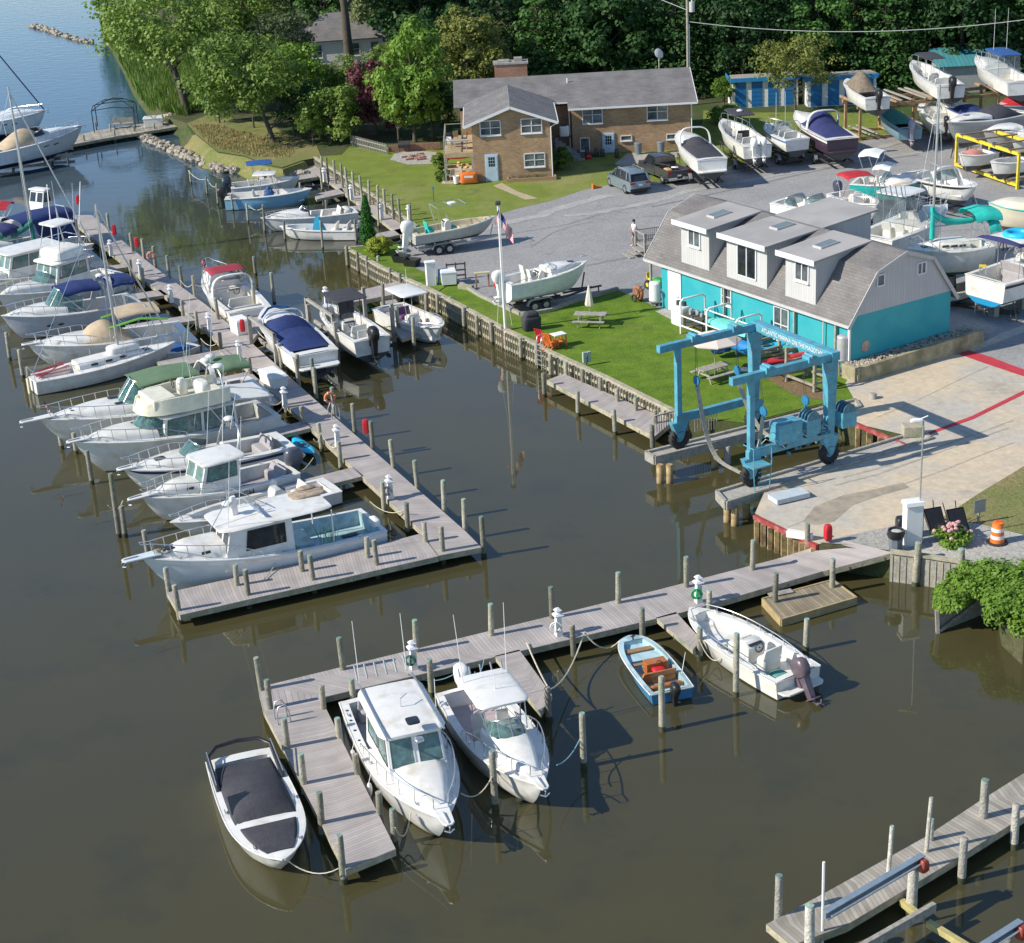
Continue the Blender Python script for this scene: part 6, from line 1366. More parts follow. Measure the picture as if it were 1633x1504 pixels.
def adirondack(px,py,rz,label,m_):
 t = thing('garden_chair',label,'chair',at(px,py,GZ),rz); m = MB(); m.bar((-.3,0,.28),(.25,0,.4),.5,.03); m.build('seat',m_,t); m = MB(); m.bar((-.25,0,.25),(-.55,0,1.0),.52,.03,up=(1,0,0));
 for k in range(4): m.bar((-.27,-.19+k*.125,.3),(-.6,-.22+k*.145,1.08),.09,.04,up=(1,0,0))
 m.build('backrest',m_,t)
 for sg in (-1,1): m = MB(); m.bar((-.45,sg*.33,.56),(.35,sg*.33,.56),.14,.03); m.build('armrest',m_,t)
 m = MB();
 for sg in (-1,1): m.bar((.25,sg*.27,0),(.25,sg*.27,.55),.06,.06); m.bar((-.55,sg*.24,0),(.25,sg*.24,.38),.05,.1)
 m.build('legs',m_,t); return t
adirondack(868,549,0.9,'red garden chair beside the small white topped table',REDP); adirondack(880,556,.9,'orange garden chair in front of the red one',ORNG);
t = thing('side_table','small orange table with a white top behind the garden chairs','table',at(891,552,GZ),.5); m = MB(); m.box(-.4,.4,-.3,.3,.72,.76); m.build('table_top',CVWHITE,t); m = MB(); [m.box(x-.03,x+.03,y-.03,y+.03,0,.72)for x in(-.36,.36)for y in(-.26,.26)]; m.box(-.38,.38,-.28,.28,.3,.33); m.build('legs',ORNG,t)
t = thing('covered_grill','barbecue under a black cover beside the flagpole','grill',at(848,526,GZ),.3); m = MB(); m.rbox((0,0,0),1.05,.65,.85,.2,top=1.1); m.rbox((0,0,.8),.9,.6,.35,.5); m.build('cover',CVBLK,t,60)
t = thing('utility_boxes','pair of pale boxes on a short post near the low walkway','utility box',at(936,583,GZ),.4); m = MB(); m.tube([(0,0,0),(0,0,.5)],.03,5); m.build('post',DARKM,t); [MB().box(x-.1,x+.1,-.08,.08,.2,.8).build('box',M('box_pale',(.35,.42,.36),.6),t)for x in(-.14,.14)]
t = thing('timber_edging','low timber edging round the trailer boat parking bay','edging',at(727,455,GZ)); o0 = at(727,455,GZ); m = MB()
E_ = [at(*q,GZ)-o0 for q in((727,450),(767,474),(830,503),(846,503),(878,497),(912,484),(985,463))]
for a, b in zip(E_[:-1],E_[1:]): m.bar(a+Vector((0,0,.1)),b+Vector((0,0,.1)),.22,.24)
m.build('edge_timbers',TIMBG,t)
# storage tanks, bins, racks by the turquoise building
def drum_tank(px,py,r,h,hleg,label,m_=ALU,name='storage_tank'):
 t = thing(name,label,'tank',at(px,py,GZ)); m = MB(); m.cyl((0,0,hleg),(0,0,hleg+h),r,n=18); m.ell((0,0,hleg+h),(r,r,.12),18,4,zc=0); m.build('tank_body',m_,t,50); m = MB(); [m.box(x-.05,x+.05,y-.05,y+.05,0,hleg)for x in(-r*.6,r*.6)for y in(-r*.6,r*.6)]; m.box(-r,r,-r,r,hleg-.08,hleg-.01); m.build('stand',TIMBG,t)
drum_tank(1045,487,.36,1.05,.35,'white upright tank on a stand left of the white door',CVWHITE); drum_tank(1343,597,.32,1.25,.85,'grey ribbed rain barrel on a stand at the turquoise corner',M('galv',(.5,.5,.5),.5,metal=.3,var=.15))
t = thing('hose_cart','rusty brown hose cart on the grass edge','hose cart',at(1018,481,GZ),.6); m = MB(); m.torus((0,0,.55),.36,.12,'x',18,8); m.cyl((-.2,0,.55),(.2,0,.55),.3,n=16); m.build('hose_reel',M('rust_brown',(.28,.12,.06),.8,var=.4,scale=6),t,60); m = MB(); m.torus((.25,.1,.25),.2,.05,'x'); m.torus((-.25,.1,.25),.2,.05,'x'); m.tube([(-.2,0,.3),(-.2,-.5,1.1),(.2,-.5,1.1),(.2,0,.3)],.025,5); m.build('cart_frame',DARKM,t)
t = thing('garden_tractor','small green and yellow tractor behind the building corner','tractor',at(1047,462,GZ),-1); m = MB(); m.rbox((.25,0,.35),.9,.5,.45,.3); m.rbox((-.45,0,.35),.5,.55,.2,.2); m.build('body',M('tractor_green',(.02,.3,.05),.4),t,50); m = MB(); m.rbox((-.45,0,.55),.45,.42,.12,.4); m.bar((-.68,0,.6),(-.72,0,1.0),.42,.08,up=(1,0,0)); m.build('seat',YELP,t);
for x, r in ((-.45,.3),(.5,.22)):
 for y in (-.34,.34): m = MB(); m.torus((x,y,r),r*.7,r*.32,'y'); wo = m.build('wheel',RUBBER,t,60); m = MB(); m.cyl((x,y-.06,r),(x,y+.06,r),r*.45,n=10); m.build('rim',YELP,wo)
t = thing('fish_cleaning_freezer','white chest cabinet with two dark jars beside the white door','cabinet',at(1086,517,GZ),-1.02+.0); m = MB(); m.rbox((0,0,0),1.1,.8,1.15,.12); m.build('cabinet_body',CVWHITE,t,40); m = MB(); m.cyl((-.2,0,1.15),(-.2,0,1.4),.14,n=12); m.cyl((.2,.1,1.15),(.2,.1,1.4),.14,n=12); m.build('jars',DARKM,t,50)
t = thing('work_bench','dark work bench with clutter against the turquoise wall','bench',at(1112,527,GZ),-1.02); m = MB(); m.box(-.9,.9,-.35,.35,.85,.92); [m.box(x-.04,x+.04,y-.04,y+.04,0,.85)for x in(-.8,.8)for y in(-.3,.3)]; m.box(-.8,.8,-.3,.3,.3,.34); m.build('bench_frame',TIMBD,t); m = MB(); rnd = random.Random(3)
for i in range(10): x = rnd.uniform(-.8,.7); m.rbox((x,rnd.uniform(-.2,.2),.92),.2,.18,rnd.uniform(.1,.3),.3)
m.build('clutter',M('clutter',(.3,.32,.33),.6,var=.6,scale=4),t)
# white pipe rack with turquoise skiff and blue barrel
AX = atan2((Lc-Cn).y,(Lc-Cn).x)
t = thing('pipe_rack','white pipe rack with two hoops in front of the turquoise wall','rack',at(1140,540,GZ),AX); WP = M('white_pipe',(.75,.75,.74),.4)
m = MB()
for x in (-3.0,-.4,2.0):
 m.tube([(x,.9,0),(x,.9,1.9),(x,.7,2.05),(x,-.7,2.05),(x,-.9,1.9),(x,-.9,0)],.06,8)
for z in (.5,1.1):
 for y in (-.9,.9): m.tube([(-3.0,y,z),(2.0,y,z)],.05,6)
m.build('pipes',WP,t,60)
t = thing('skiff','upturned pale turquoise skiff on the white pipe rack','skiff',at(1165,523,2.35),AX); m = MB(); m.loft([[(x,-.62*k,0),(x,-.5*k,.28*k),(x,0,.42*k),(x,.5*k,.28*k),(x,.62*k,0)]for x,k in((-1.8,.8),(-1,.98),(0,1),(1,.85),(1.7,.45),(2.0,.1))]); m.build('hull',M('skiff_mint',(.15,.62,.52),.4,var=.08),t,40)
t = thing('barrel','long blue barrel lying on the lower rack','barrel',at(1182,552,GZ+.75),AX); m = MB(); m.cyl((-1.3,0,0),(1.3,0,0),.36,n=18); [m.torus((x,0,0),.36,.03,'x',18,5)for x in(-1,0,1)]; m.build('barrel_body',BLUEP,t,40)
t = thing('tarpaulin','crumpled bright blue tarpaulin at the end of the rack','tarpaulin',at(1150,553,GZ+.6),.3); m = MB(); m.ell((0,0,0),(.7,.5,.35),12,6); random.seed(3); m.v = [(x*(1+random.uniform(-.25,.25)),y*(1+random.uniform(-.25,.25)),z*(1+random.uniform(-.3,.3)))for x,y,z in m.v]; m.build('tarp_sheet',CVBLUE,t)
# kayak rack
t = thing('kayak_rack','wooden rack of posts and beams holding the kayaks','rack',at(1270,604,GZ),AX+.0); m = MB()
for x in (-2.2,0,2.2):
 for y in (-.7,.7): m.box(x-.07,x+.07,y-.07,y+.07,-.05,1.9)
 for z in (.45,1.1,1.75): m.box(x-.05,x+.05,-.8,.8,z-.06,z+.06)
for y in (-.7,.7): m.box(-2.3,2.3,y-.05,y+.05,.3,.42)
m.build('rack_frame',M('rack_wood',(.30,.26,.2),.9,var=.3,scale=5),t)
def kayak(loc,rz,label,m_,L_=3.1,w_=.36,name='kayak',tilt=0):
 t = thing(name,label,'kayak',loc,rz); m = MB(); rg = []
 for i in range(13):
  q = -1 + i/6; k = max(.03,(1-abs(q)**2.4)); z0 = .12*abs(q)**3; rg.append([(q*L_/2,w_*k*cos(a),z0+(.17*sin(a)if sin(a)<0 else.11*sin(a))*max(.3,k))for a in[2*pi*j/12 for j in range(12)]])
 m.loft(rg); m.build('hull',m_,t,60); m = MB(); m.torus((0,0,.1),.3,.03,'z',16,5); m.v = [(x*1.5,y*.8,z)for x,y,z in m.v]; m.ell((0,0,.09),(.4,.2,.025),12,3); m.build('cockpit_rim',BLACKP,t); t.rotation_euler = (0,tilt,rz); return t
for i, (x,y,z,m_,l) in enumerate([(1222,553,2.0,CYANP,'bright cyan kayak on the kayak rack'),(1236,563,2.0,M('kayak_olive',(.2,.2,.08),.5),'olive kayak on the kayak rack'),(1247,572,2.0,REDP,'red kayak on the kayak rack'),(1256,582,2.0,M('kayak_navy',(.06,.12,.22),.5),'navy kayak on the kayak rack'),(1230,578,1.6,M('kayak_dark',(.08,.06,.09),.6),'dark purple kayak low on the kayak rack'),(1213,584,1.5,CVWHITE,'white upturned dinghy beside the kayak rack')]):
 kayak(at(x,y,z),.42,l,m_,3.4)
kayak(at(484,712,.25),-1.1,'bright blue kayak floating at the dock behind the teal windscreen boat',CYANP,3.0,.4)
# people and vehicles
def skin_body(name,label,loc,rz,joints,bones,mats_,clothes=None):
 pass
def person():
 P = at(1012,391,GZ); t = thing('person','person in a white shirt and dark shorts walking beside the wooden ramp','person',P,radians(200))
 SK = M('skin',(.45,.28,.2),.6);
 J = [(0,0,.95),(0,0,1.15),(0,0,1.4),(0,0,1.5),(.02,0,1.58),(.02,0,1.72),(0,.19,1.4),(-.12,.24,1.14),(.02,.26,.92),(.06,.27,.84),(0,-.19,1.4),(.14,-.24,1.16),(.3,-.22,.98),(.36,-.21,.92),(0,.1,.9),(.22,.1,.5),(.12,.1,.09),(.3,.1,.03),(0,-.1,.9),(-.12,-.1,.5),(-.42,-.1,.2),(-.3,-.1,.06)]
 Rr = [.15,.13,.14,.06,.09,.1,.065,.05,.04,.035,.065,.05,.04,.035,.1,.07,.045,.045,.1,.07,.045,.045]
 E_ = [(0,1),(1,2),(2,3),(3,4),(4,5),(2,6),(6,7),(7,8),(8,9),(2,10),(10,11),(11,12),(12,13),(0,14),(14,15),(15,16),(16,17),(0,18),(18,19),(19,20),(20,21)]
 def skin(name,J,Rr,E_,mat,root):
  me = bpy.data.meshes.new(name); me.from_pydata(J,E_,[]); o = bpy.data.objects.new(name,me); COL.objects.link(o); o.parent = root; me.materials.append(mat)
  mo = o.modifiers.new('skin','SKIN'); mo.use_smooth_shade = True
  if not me.skin_vertices: me.skin_vertices if False else None
  bm_ = __import__('bmesh').new(); bm_.from_mesh(me); l = bm_.verts.layers.skin.verify(); bm_.verts.ensure_lookup_table()
  for v, r in zip(bm_.verts,Rr): v[l].radius = (r,r)
  bm_.verts[0][l].use_root = True; bm_.to_mesh(me); bm_.free(); s_ = o.modifiers.new('sub','SUBSURF'); s_.levels = 1; s_.render_levels = 2; return o
 b = skin('body',J,Rr,E_,SK,t)
 skin('shirt',[(0,0,.98),(0,0,1.2),(0,0,1.4),(0,.2,1.41),(-.07,.23,1.24),(0,-.2,1.41),(.07,-.23,1.25)],[.185,.165,.17,.1,.09,.1,.09],[(0,1),(1,2),(2,3),(3,4),(2,5),(5,6)],M('shirt_white',(.7,.66,.68),.9),t)
 skin('shorts',[(0,0,.98),(0,0,.9),(0,.1,.86),(.12,.11,.62),(0,-.1,.86),(-.07,-.1,.6)],[.2,.2,.17,.15,.17,.15],[(0,1),(1,2),(2,3),(1,4),(4,5)],M('shorts_dark',(.06,.05,.08),.9),t)
 m = MB(); m.ell((.02,0,1.7),(.115,.105,.13),12,6,zc=-.2); m.build('hair',M('hair_dark',(.02,.015,.012),.8),t,60)
 m = MB(); m.rbox((.2,.1,0),.27,.1,.09,.4); m.rbox((-.36,-.1,.05),.27,.1,.09,.4); m.build('shoes',CVWHITE,t,60)
person()
def wheel(mb_parent,x,y,r,w_=.22,rimm=None):
 m = MB(); m.torus((x,y,r),r*.74,r*.27,'y',22,8); wo = m.build('wheel',RUBBER,mb_parent,60); m = MB(); s_ = 1 if y > 0 else -1
 m.cyl((x,y-w_*.3,r),(x,y+w_*.3,r),r*.55,n=18);
 for k in range(6): a = k*pi/3; m.bar((x,y+s_*w_*.32,r),(x+r*.5*cos(a),y+s_*w_*.32,r+r*.5*sin(a)),.05,.02)
 m.build('rim',rimm or ALU,wo,40)
def car(label,px,py,rz,L_,W_,paint,kind):
 P = Vector((px,py,GZ)); t = thing('parked_'+kind,label,kind,P,rz); h = W_/2
 def sec(x,zb,zt,w_,roof=None,wr=None):
  pts = [(x,-w_,zb),(x,-w_*1.0,zb+.25),(x,-w_*.99,zt)]
  if roof: pts += [(x,-wr,roof)]; pts += [(x,wr,roof)]
  return pts + [(x,w_*.99,zt),(x,w_,zb+.25),(x,w_,zb)]
 m = MB()
 if kind == 'suv':
  prof = [(-L_/2,.35,.78,.84),(-L_/2+.06,.28,1.0,.9),(-L_/2+.5,.28,1.05,.97),(-.5,.25,1.03,1),(.9,.25,1.02,1),(1.5,.26,.98,.97),(L_/2-.25,.28,.86,.88),(L_/2,.36,.6,.72)]
  m.loft([[(x,-h*k,zb),(x,-h*k*1.0,(zb+zt)/2),(x,-h*k*.95,zt-.04),(x,-h*k*.85,zt),(x,h*k*.85,zt),(x,h*k*.95,zt-.04),(x,h*k,(zb+zt)/2),(x,h*k,zb)]for x,zb,zt,k in prof])
  m.build('body',paint,t,40); m = MB(); g = [(-L_/2+.12,1.02,.0),(-L_/2+.6,1.6,1),(.35,1.66,1),(.95,1.4,.6),(1.5,.98,0)]
  rg = lambda x, z0, z1, w0, w1: [(x,-w0,z0),(x,-w1,z1),(x,w1,z1),(x,w0,z0)]
  m.loft([rg(-L_/2+.12,1.0,1.02,h*.86,h*.84),rg(-L_/2+.55,1.0,1.56,h*.9,h*.66),rg(-.2,1.0,1.66,h*.92,h*.68),rg(.4,1.0,1.6,h*.92,h*.66),rg(1.25,.98,1.0,h*.88,h*.84)]); m.build('windows',GLASSD,t,30)
  m = MB(); m.loft([[(x,-w_,z),(x,-w_*.9,z+.05),(x,w_*.9,z+.05),(x,w_,z)]for x,z,w_ in((-L_/2+.42,1.52,h*.64),(-L_/2+.7,1.6,h*.7),(-.2,1.65,h*.71),(.45,1.58,h*.68))]); m.build('roof',paint,t,50)
  m = MB(); [m.bar((x,s_*h*.86,1.02),(x+dx,s_*h*.735,1.63),.07,.05)for s_ in(-1,1)for x,dx in((-.45,.0),(.45,.0),(-1.5,.05))]; [m.bar((1.4,s_*h*.86,1.0),(.5,s_*h*.74,1.62),.06,.05)for s_ in(-1,1)]; [m.bar((-L_/2+.15,s_*h*.85,1.03),(-L_/2+.48,s_*h*.73,1.6),.14,.08)for s_ in(-1,1)]; m.build('pillars',paint,t)
  m = MB(); [m.tube([(-1.7,s_*h*.66,1.7),(-1.5,s_*h*.66,1.74),(.2,s_*h*.66,1.76),(.4,s_*h*.66,1.7)],.02,5)for s_ in(-1,1)]; m.build('roof_rails',ALU,t)
  wh_ = ((-1.42,.37),(1.42,.37)); tz = .95
 else:
  prof = [(-L_/2,.5,1.12,.97),(-L_/2+.05,.42,1.15,.99),(-.4,.4,1.12,1),(1.35,.4,1.1,1),(1.6,.4,1.12,.99),(L_/2-.2,.42,1.02,.93),(L_/2,.5,.75,.85)]
  m.loft([[(x,-h*k,zb),(x,-h*k,(zb+zt)/2),(x,-h*k*.96,zt),(x,h*k*.96,zt),(x,h*k,(zb+zt)/2),(x,h*k,zb)]for x,zb,zt,k in prof if x>=-.4]); m.build('body',paint,t,40)
  m = MB(); bx0, bx1 = -L_/2, -.42; [m.box(bx0,bx1,min(s_*h*.98,s_*h*.86),max(s_*h*.98,s_*h*.86),.45,1.16)for s_ in(-1,1)]; m.box(bx0,bx0+.08,-h*.86,h*.86,.5,1.14); m.box(bx0,bx1,-h*.86,h*.86,.5,.66); m.build('cargo_bed',paint,t,bevel=.015)
  m = MB(); rg = lambda x, z0, z1, w0, w1: [(x,-w0,z0),(x,-w1,z1),(x,w1,z1),(x,w0,z0)]
  m.loft([rg(-.42,1.1,1.12,h*.93,h*.92),rg(-.3,1.1,1.78,h*.93,h*.78),rg(1.0,1.1,1.8,h*.93,h*.78),rg(1.75,1.1,1.12,h*.92,h*.9)]); m.build('windows',GLASSD,t,30)
  m = MB(); m.loft([[(x,-w_,z),(x,-w_*.92,z+.05),(x,w_*.92,z+.05),(x,w_,z)]for x,z,w_ in((-.33,1.75,h*.77),(.3,1.8,h*.79),(1.02,1.77,h*.78))]); m.build('roof',paint,t,50)
  m = MB(); [m.bar((x,s_*h*.9,1.1),(x+dx,s_*h*.785,1.78),.08,.05)for s_ in(-1,1)for x,dx in((-.38,.06),(.42,.0))]; [m.bar((1.7,s_*h*.9,1.1),(1.02,s_*h*.785,1.78),.06,.05)for s_ in(-1,1)]; m.build('pillars',paint,t)
  m = MB(); m.rbox((-1.2,.2,.66),.8,.5,.35,.3); m.build('cargo',M('cargo_tan',(.5,.3,.15),.8,var=.4,scale=4),t); m = MB(); m.bar((-.6,-.5,.9),(-2.2,-.1,1.25),.2,.1); m.build('cargo_pipe',CVWHITE,t)
  m = MB(); m.box(-L_/2-.16,-L_/2,-h*.95,-h*.25,.42,.62); m.box(-L_/2-.16,-L_/2,h*.25,h*.95,.42,.62); m.box(-L_/2-.1,-L_/2,-h*.25,h*.25,.42,.5); m.build('rear_bumper',CHROME,t,bevel=.02)
  wh_ = ((-1.75,.4),(1.85,.4)); tz = .95
 for x, r in wh_:
  for s_ in (-1,1): wheel(t,x,s_*(h-.09),r)
 for s_ in (-1,1):
  m = MB(); y0, y1 = sorted((s_*h*.9,s_*h*(.72 if kind!='suv' else.45))); m.box(-L_/2-.02,-L_/2+.12,y0,y1,.85 if kind!='suv' else.84,1.1 if kind!='suv' else.96); m.build('tail_light',M('tail_red',(.35,.01,.01),.3),t,bevel=.01)
  m = MB(); m.rbox((.95 if kind=='suv' else 1.2,s_*(h+.1),1.05),.12,.22,.16,.3); m.build('wing_mirror',paint,t)
 m = MB(); m.box(-L_/2-.03,-L_/2+.02,-.16,.16,.68,.8); m.build('licence_plate',CVWHITE,t)
 if kind == 'suv': m = MB(); m.box(-L_/2-.04,-L_/2+.3,-h*.9,h*.9,.3,.5); m.build('rear_bumper',BLACKP,t,bevel=.03)
car('grey blue sport utility car parked at the edge of the lawn',10.15,132.95,radians(110),4.7,1.9,M('paint_greyblue',(.20,.26,.30),.3,coat=.8,metal=.3,var=.04),'suv')
car('charcoal pickup truck with a loaded bed beside the grey car',13.2,135.9,radians(110),5.7,2.0,M('paint_charcoal',(.045,.045,.055),.3,coat=.8,var=.05),'pickup')
# ---- right hand corner
P = at(1454,868,GZ); t = thing('notice_cabinet','tall white cabinet standing at the end of the lower walkway','cabinet',P,.15); m = MB(); m.box(-.36,.36,-.25,.25,0,1.85); m.build('cabinet_body',CVWHITE,t,bevel=.015); m = MB(); m.loft([[(-.42,-.31,1.85),(.42,-.31,1.85),(.42,.31,1.85),(-.42,.31,1.85)],[(-.38,-.27,2.0),(.38,-.27,2.0),(.38,.27,2.0),(-.38,.27,2.0)]]); m.build('cabinet_roof',CVWHITE,t); m = MB(); m.box(.365,.4,-.2,.2,.3,1.7); m.build('dark_side_panel',DARKM,t)
P = at(1464,868,GZ); t = thing('aerial_pole','thin tall pole rising behind the white cabinet with a small head','pole',P); m = MB(); m.tube([(0,0,0),(.02,0,5.6)],.035,6); m.build('pole',ALU,t); m = MB(); m.rbox((-.25,0,5.5),.55,.2,.16,.5); m.tube([(-.2,0,5.6),(.2,0,5.75)],.03,5); m.build('lamp_head',CVWHITE,t)
P = at(1428,878,GZ); t = thing('rubbish_bin','grey rubbish bin with a black liner at the end of the walkway','rubbish bin',P); m = MB(); m.loft([ring(.28,0),ring(.3,.6),ring(.33,.62)]); m.build('bin_body',M('bin_grey',(.14,.17,.2),.6),t); m = MB(); m.loft([ring(.33,.6),ring(.38,.75),ring(.36,.95),ring(.3,.96),ring(.28,.8)]); m.build('bin_liner',BLACKP,t,60); m = MB(); m.ell((0,0,.86),(.27,.27,.05),10,3,zc=0); m.build('litter',TRIMG,t)
P = at(1438,858,GZ); t = thing('rubbish_bin','dark bin half hidden behind the white cabinet','rubbish bin',P); m = MB(); m.rbox((0,0,0),.55,.55,.95,.2); m.build('bin_body',BLACKP,t,40)
for i, (x,y,l) in enumerate([(1497,849,'black wheelbarrow nearest the white cabinet, tipped up'),(1533,850,'black wheelbarrow nearest the orange barrel, tipped up')]):
 t = thing('wheelbarrow',l,'wheelbarrow',at(x,y,GZ),radians(105)); m = MB(); o_ = [(-.3,-.42),(-.3,.42),(.3,.36),(.3,-.36)]
 rq = lambda k, dz, s_: [((a*s_)*.9,b*s_,0)for a,b in o_]
 T_ = Matrix.Rotation(radians(-55),4,'Y') @ Matrix.Translation((.5,0,.1)); m.T = Matrix.Translation((0,0,.12)) @ Matrix.Rotation(radians(-50),4,'Y')
 m.loft([[(.0,-.38,.0),(1.0,-.42,0),(1.0,.42,0),(0,.38,0)],[(.12,-.26,-.35),(.85,-.3,-.28),(.85,.3,-.28),(.12,.26,-.35)],[(.16,-.22,-.3),(.8,-.26,-.24),(.8,.26,-.24),(.16,.22,-.3)],[(.05,-.34,.01),(.95,-.38,.01),(.95,.38,.01),(.05,.34,.01)]],cap0=False); m.build('tray',BLACKP,t,30)
 m = MB(); m.T = Matrix.Translation((0,0,.12)) @ Matrix.Rotation(radians(-50),4,'Y')
 for s_ in (-1,1): m.tube([(-.1,s_*.2,-.4),(.9,s_*.25,-.42),(1.4,s_*.3,-.3)],.025,5)
 m.build('handles',DARKM,t); m = MB(); m.torus((-.1,0,.2),.14,.05,'y'); m.build('wheel',RUBBER,t)
t = thing('traffic_barrel','orange and white striped traffic barrel on a black base','traffic barrel',at(1590,866,GZ)); rr = lambda r, z: [(r*cos(2*pi*j/18),r*sin(2*pi*j/18),z)for j in range(18)]
m = MB(); zs = [0.06,.24,.25,.4,.41,.56,.57,.72,.73,.95]; rs = [.3,.29,.28,.27,.27,.26,.26,.25,.24,.22]
m.loft([rr(r,z)for r,z in zip(rs,zs)]); n = 18; m.m = [([0,0,1,0,0,0,1,0,0][i//n]if i<9*n else 0)for i in range(len(m.f))]; m.build('barrel_body',[ORNG,CVWHITE],t,40); m = MB(); m.loft([rr(.45,0),rr(.42,.08)]); m.build('base_ring',RUBBER,t); m = MB(); m.box(-.12,.12,-.03,.03,.95,1.05); m.build('handle',ORNG,t)
t = thing('sign','grey sign board on a short post behind the orange barrel','sign',at(1560,834,GZ),.4); m = MB(); m.box(-.04,.04,-.04,.04,0,1.0); m.build('post',TIMBG,t); m = MB(); m.box(-.3,.3,-.06,-.045,.5,1.1); m.build('sign_board',M('sign_grey',(.32,.34,.36),.4,metal=.3),t)
t = thing('fire_extinguisher_box','red fire box at the corner of the apron beside the lower walkway','fire extinguisher',at(1320,866,GZ),.3); m = MB(); m.rbox((0,0,.15),.32,.3,.7,.3); m.build('red_case',REDP,t,50); m = MB(); m.box(-.04,.04,.1,.18,0,.8); m.build('post',TIMB,t)
P = at(1275,858,GZ); b = MB(); b.box(-.55,.55,-.15,.15,0,.3); o = b.build('concrete_block',CVWHITE,bevel=.02); o.location = P; o.rotation_euler = (0,0,-.5); tag(o,'pale block lying on the red edge of the apron','block')
t = thing('panel_stack','stack of white insulated panels leaning by the right lift pier','panels',at(1258,796,GZ),.4); m = MB(); [m.box(-.85,.85,-.4,.4,.06+k*.075,.125+k*.075)for k in range(3)]; m.build('panels',M('panel_blue_white',(.5,.56,.6),.5,var=.1),t)
# broken bulkhead at the right
t = thing('broken_bulkhead','broken grey bulkhead leaning out of the water below the bushes','bulkhead',at(1498,1005,0)); o0 = at(1498,1005,0); m = MB()
a, b = at(1498,1008,0)-o0, at(1580,975,0)-o0; m.loft([[a+Vector((0,-.05,-.5)),b+Vector((0,-.05,-.5)),b+Vector((0,.05,1.3)),a+Vector((-.1,.05,.85))],[a+Vector((0,.05,-.5)),b+Vector((0,.05,-.5)),b+Vector((0,.15,1.3)),a+Vector((-.1,.15,.85))]]); m.build('boards',TIMBG,t)
m = MB(); m.bar(a+Vector((-.05,-.08,-.5)),a+Vector((-.15,-.05,1.0)),.14,.14); m.bar(a+Vector((0,-.1,.1)),b+Vector((0,-.12,1.0)),.06,.14); m.build('posts',TIMBG,t)
# bottom right boat lift beams
def liftbeam(label,a,b,z,h=.28):
 A = at(*a,z); Bq = at(*b,z); t = thing('boat_lift_beam',label,'boat lift',A,atan2((Bq-A).y,(Bq-A).x)); L_ = (Bq-A).length; m = MB(); m.box(0,L_,-.1,.1,-.03,0); m.box(0,L_,-.1,.1,-h,-h+.03); m.box(0,L_,-.02,.02,-h+.03,-.03); m.build('steel_beam',M('galv_beam',(.34,.42,.48),.4,metal=.5,var=.15),t); m = MB(); m.tube([(.1,-.16,-.14),(L_-.1,-.16,-.14)],.035,6); m.rbox((L_-.3,-.1,-.2),.4,.3,.3,.3) if False else None; m.build('drive_pipe',ALU,t); return t, L_
t, L_ = liftbeam('steel boat lift beam lying along the plank dock',(1316,1453),(1472,1362),2.1); m = MB(); m.rbox((L_-.15,-.15,-.45),.3,.3,.4,.4); m.build('lift_motor',M('motor_red',(.3,.05,.03),.5,var=.3),t,50)
t, L_ = liftbeam('steel boat lift beam in the corner of the picture',(1545,1520),(1628,1467),2.1); m = MB(); m.rbox((L_-.15,-.15,-.45),.3,.3,.4,.4); m.build('lift_motor',M('motor_red2',(.3,.05,.03),.5,var=.3),t,50)
def beam2(label,a,b,z,m_,w_=.2,h=.2,name='lift_timber'):
 A = at(*a,z); Bq = at(*b,z); m = MB(); m.bar((0,0,0),Bq-A,w_,h); o = m.build(name,m_,bevel=.01); o.location = A; return tag(o,label,'timber')
TY = M('algae_yellow_timber',(.42,.36,.15),.85,var=.25,scale=3)
beam2('yellowish cross timber just above the water beside the plank dock',(1438,1438),(1462,1458),.35,TY); beam2('yellowish cross timber running to the bottom edge',(1480,1472),(1545,1512),.35,TY)
beam2('weathered lift bunk sloping across the slip',(1360,1520),(1490,1446),.9,TIMBG,.16,.3)
post(1605,1495,2.0,.15,'green piling under the corner lift beam',wd if False else 0,PILEM) if False else pile((1608,1486),ztop=1.8,label='green piling under the corner lift beam',r=.15)
m = MB(); m.tube([(0,0,-1),(0,0,3.0)],.045,7); o = m.build('guide_pole',CVWHITE); o.location = at(1311,1512,0); tag(o,'slim white guide pole beside the plank dock','pole')
# ---- shore side items
t = thing('utility_cabinet','tall white cabinet by the seawall corner','cabinet',at(688,455,GZ),.2); m = MB(); m.box(-.3,.3,-.25,.25,0,1.5); m.build('cabinet_body',CVWHITE,t,bevel=.02); m = MB(); m.box(-.34,.34,-.29,.29,1.5,1.6); m.build('lid',CVWHITE,t)
dockbox(716,452,1.0,.85,.95,.1,'white chest on legs beside the blue board',z=GZ+.1,name='white_chest'); t = thing('blue_board','blue board leaning between the cabinet and the chest','board',at(700,453,GZ),.3); m = MB(); m.bar((0,0,0),(.1,.15,.95),.35,.06,up=(1,0,0)); m.build('board',BLUEP,t); m = MB(); m.bar((.2,0,0),(.25,.1,.95),.12,.05,up=(1,0,0)); m.build('white_edge',CVWHITE,t)
t = thing('pallet_frame','dark frame standing behind the white chest','frame',at(728,446,GZ),.1); m = MB(); [m.box(x-.04,x+.04,-.04,.04,0,1.15)for x in(-.6,0,.6)]; [m.box(-.65,.65,-.06,-.02,z,z+.1)for z in(.25,.6,1.0)]; m.build('frame_boards',TIMBD,t)
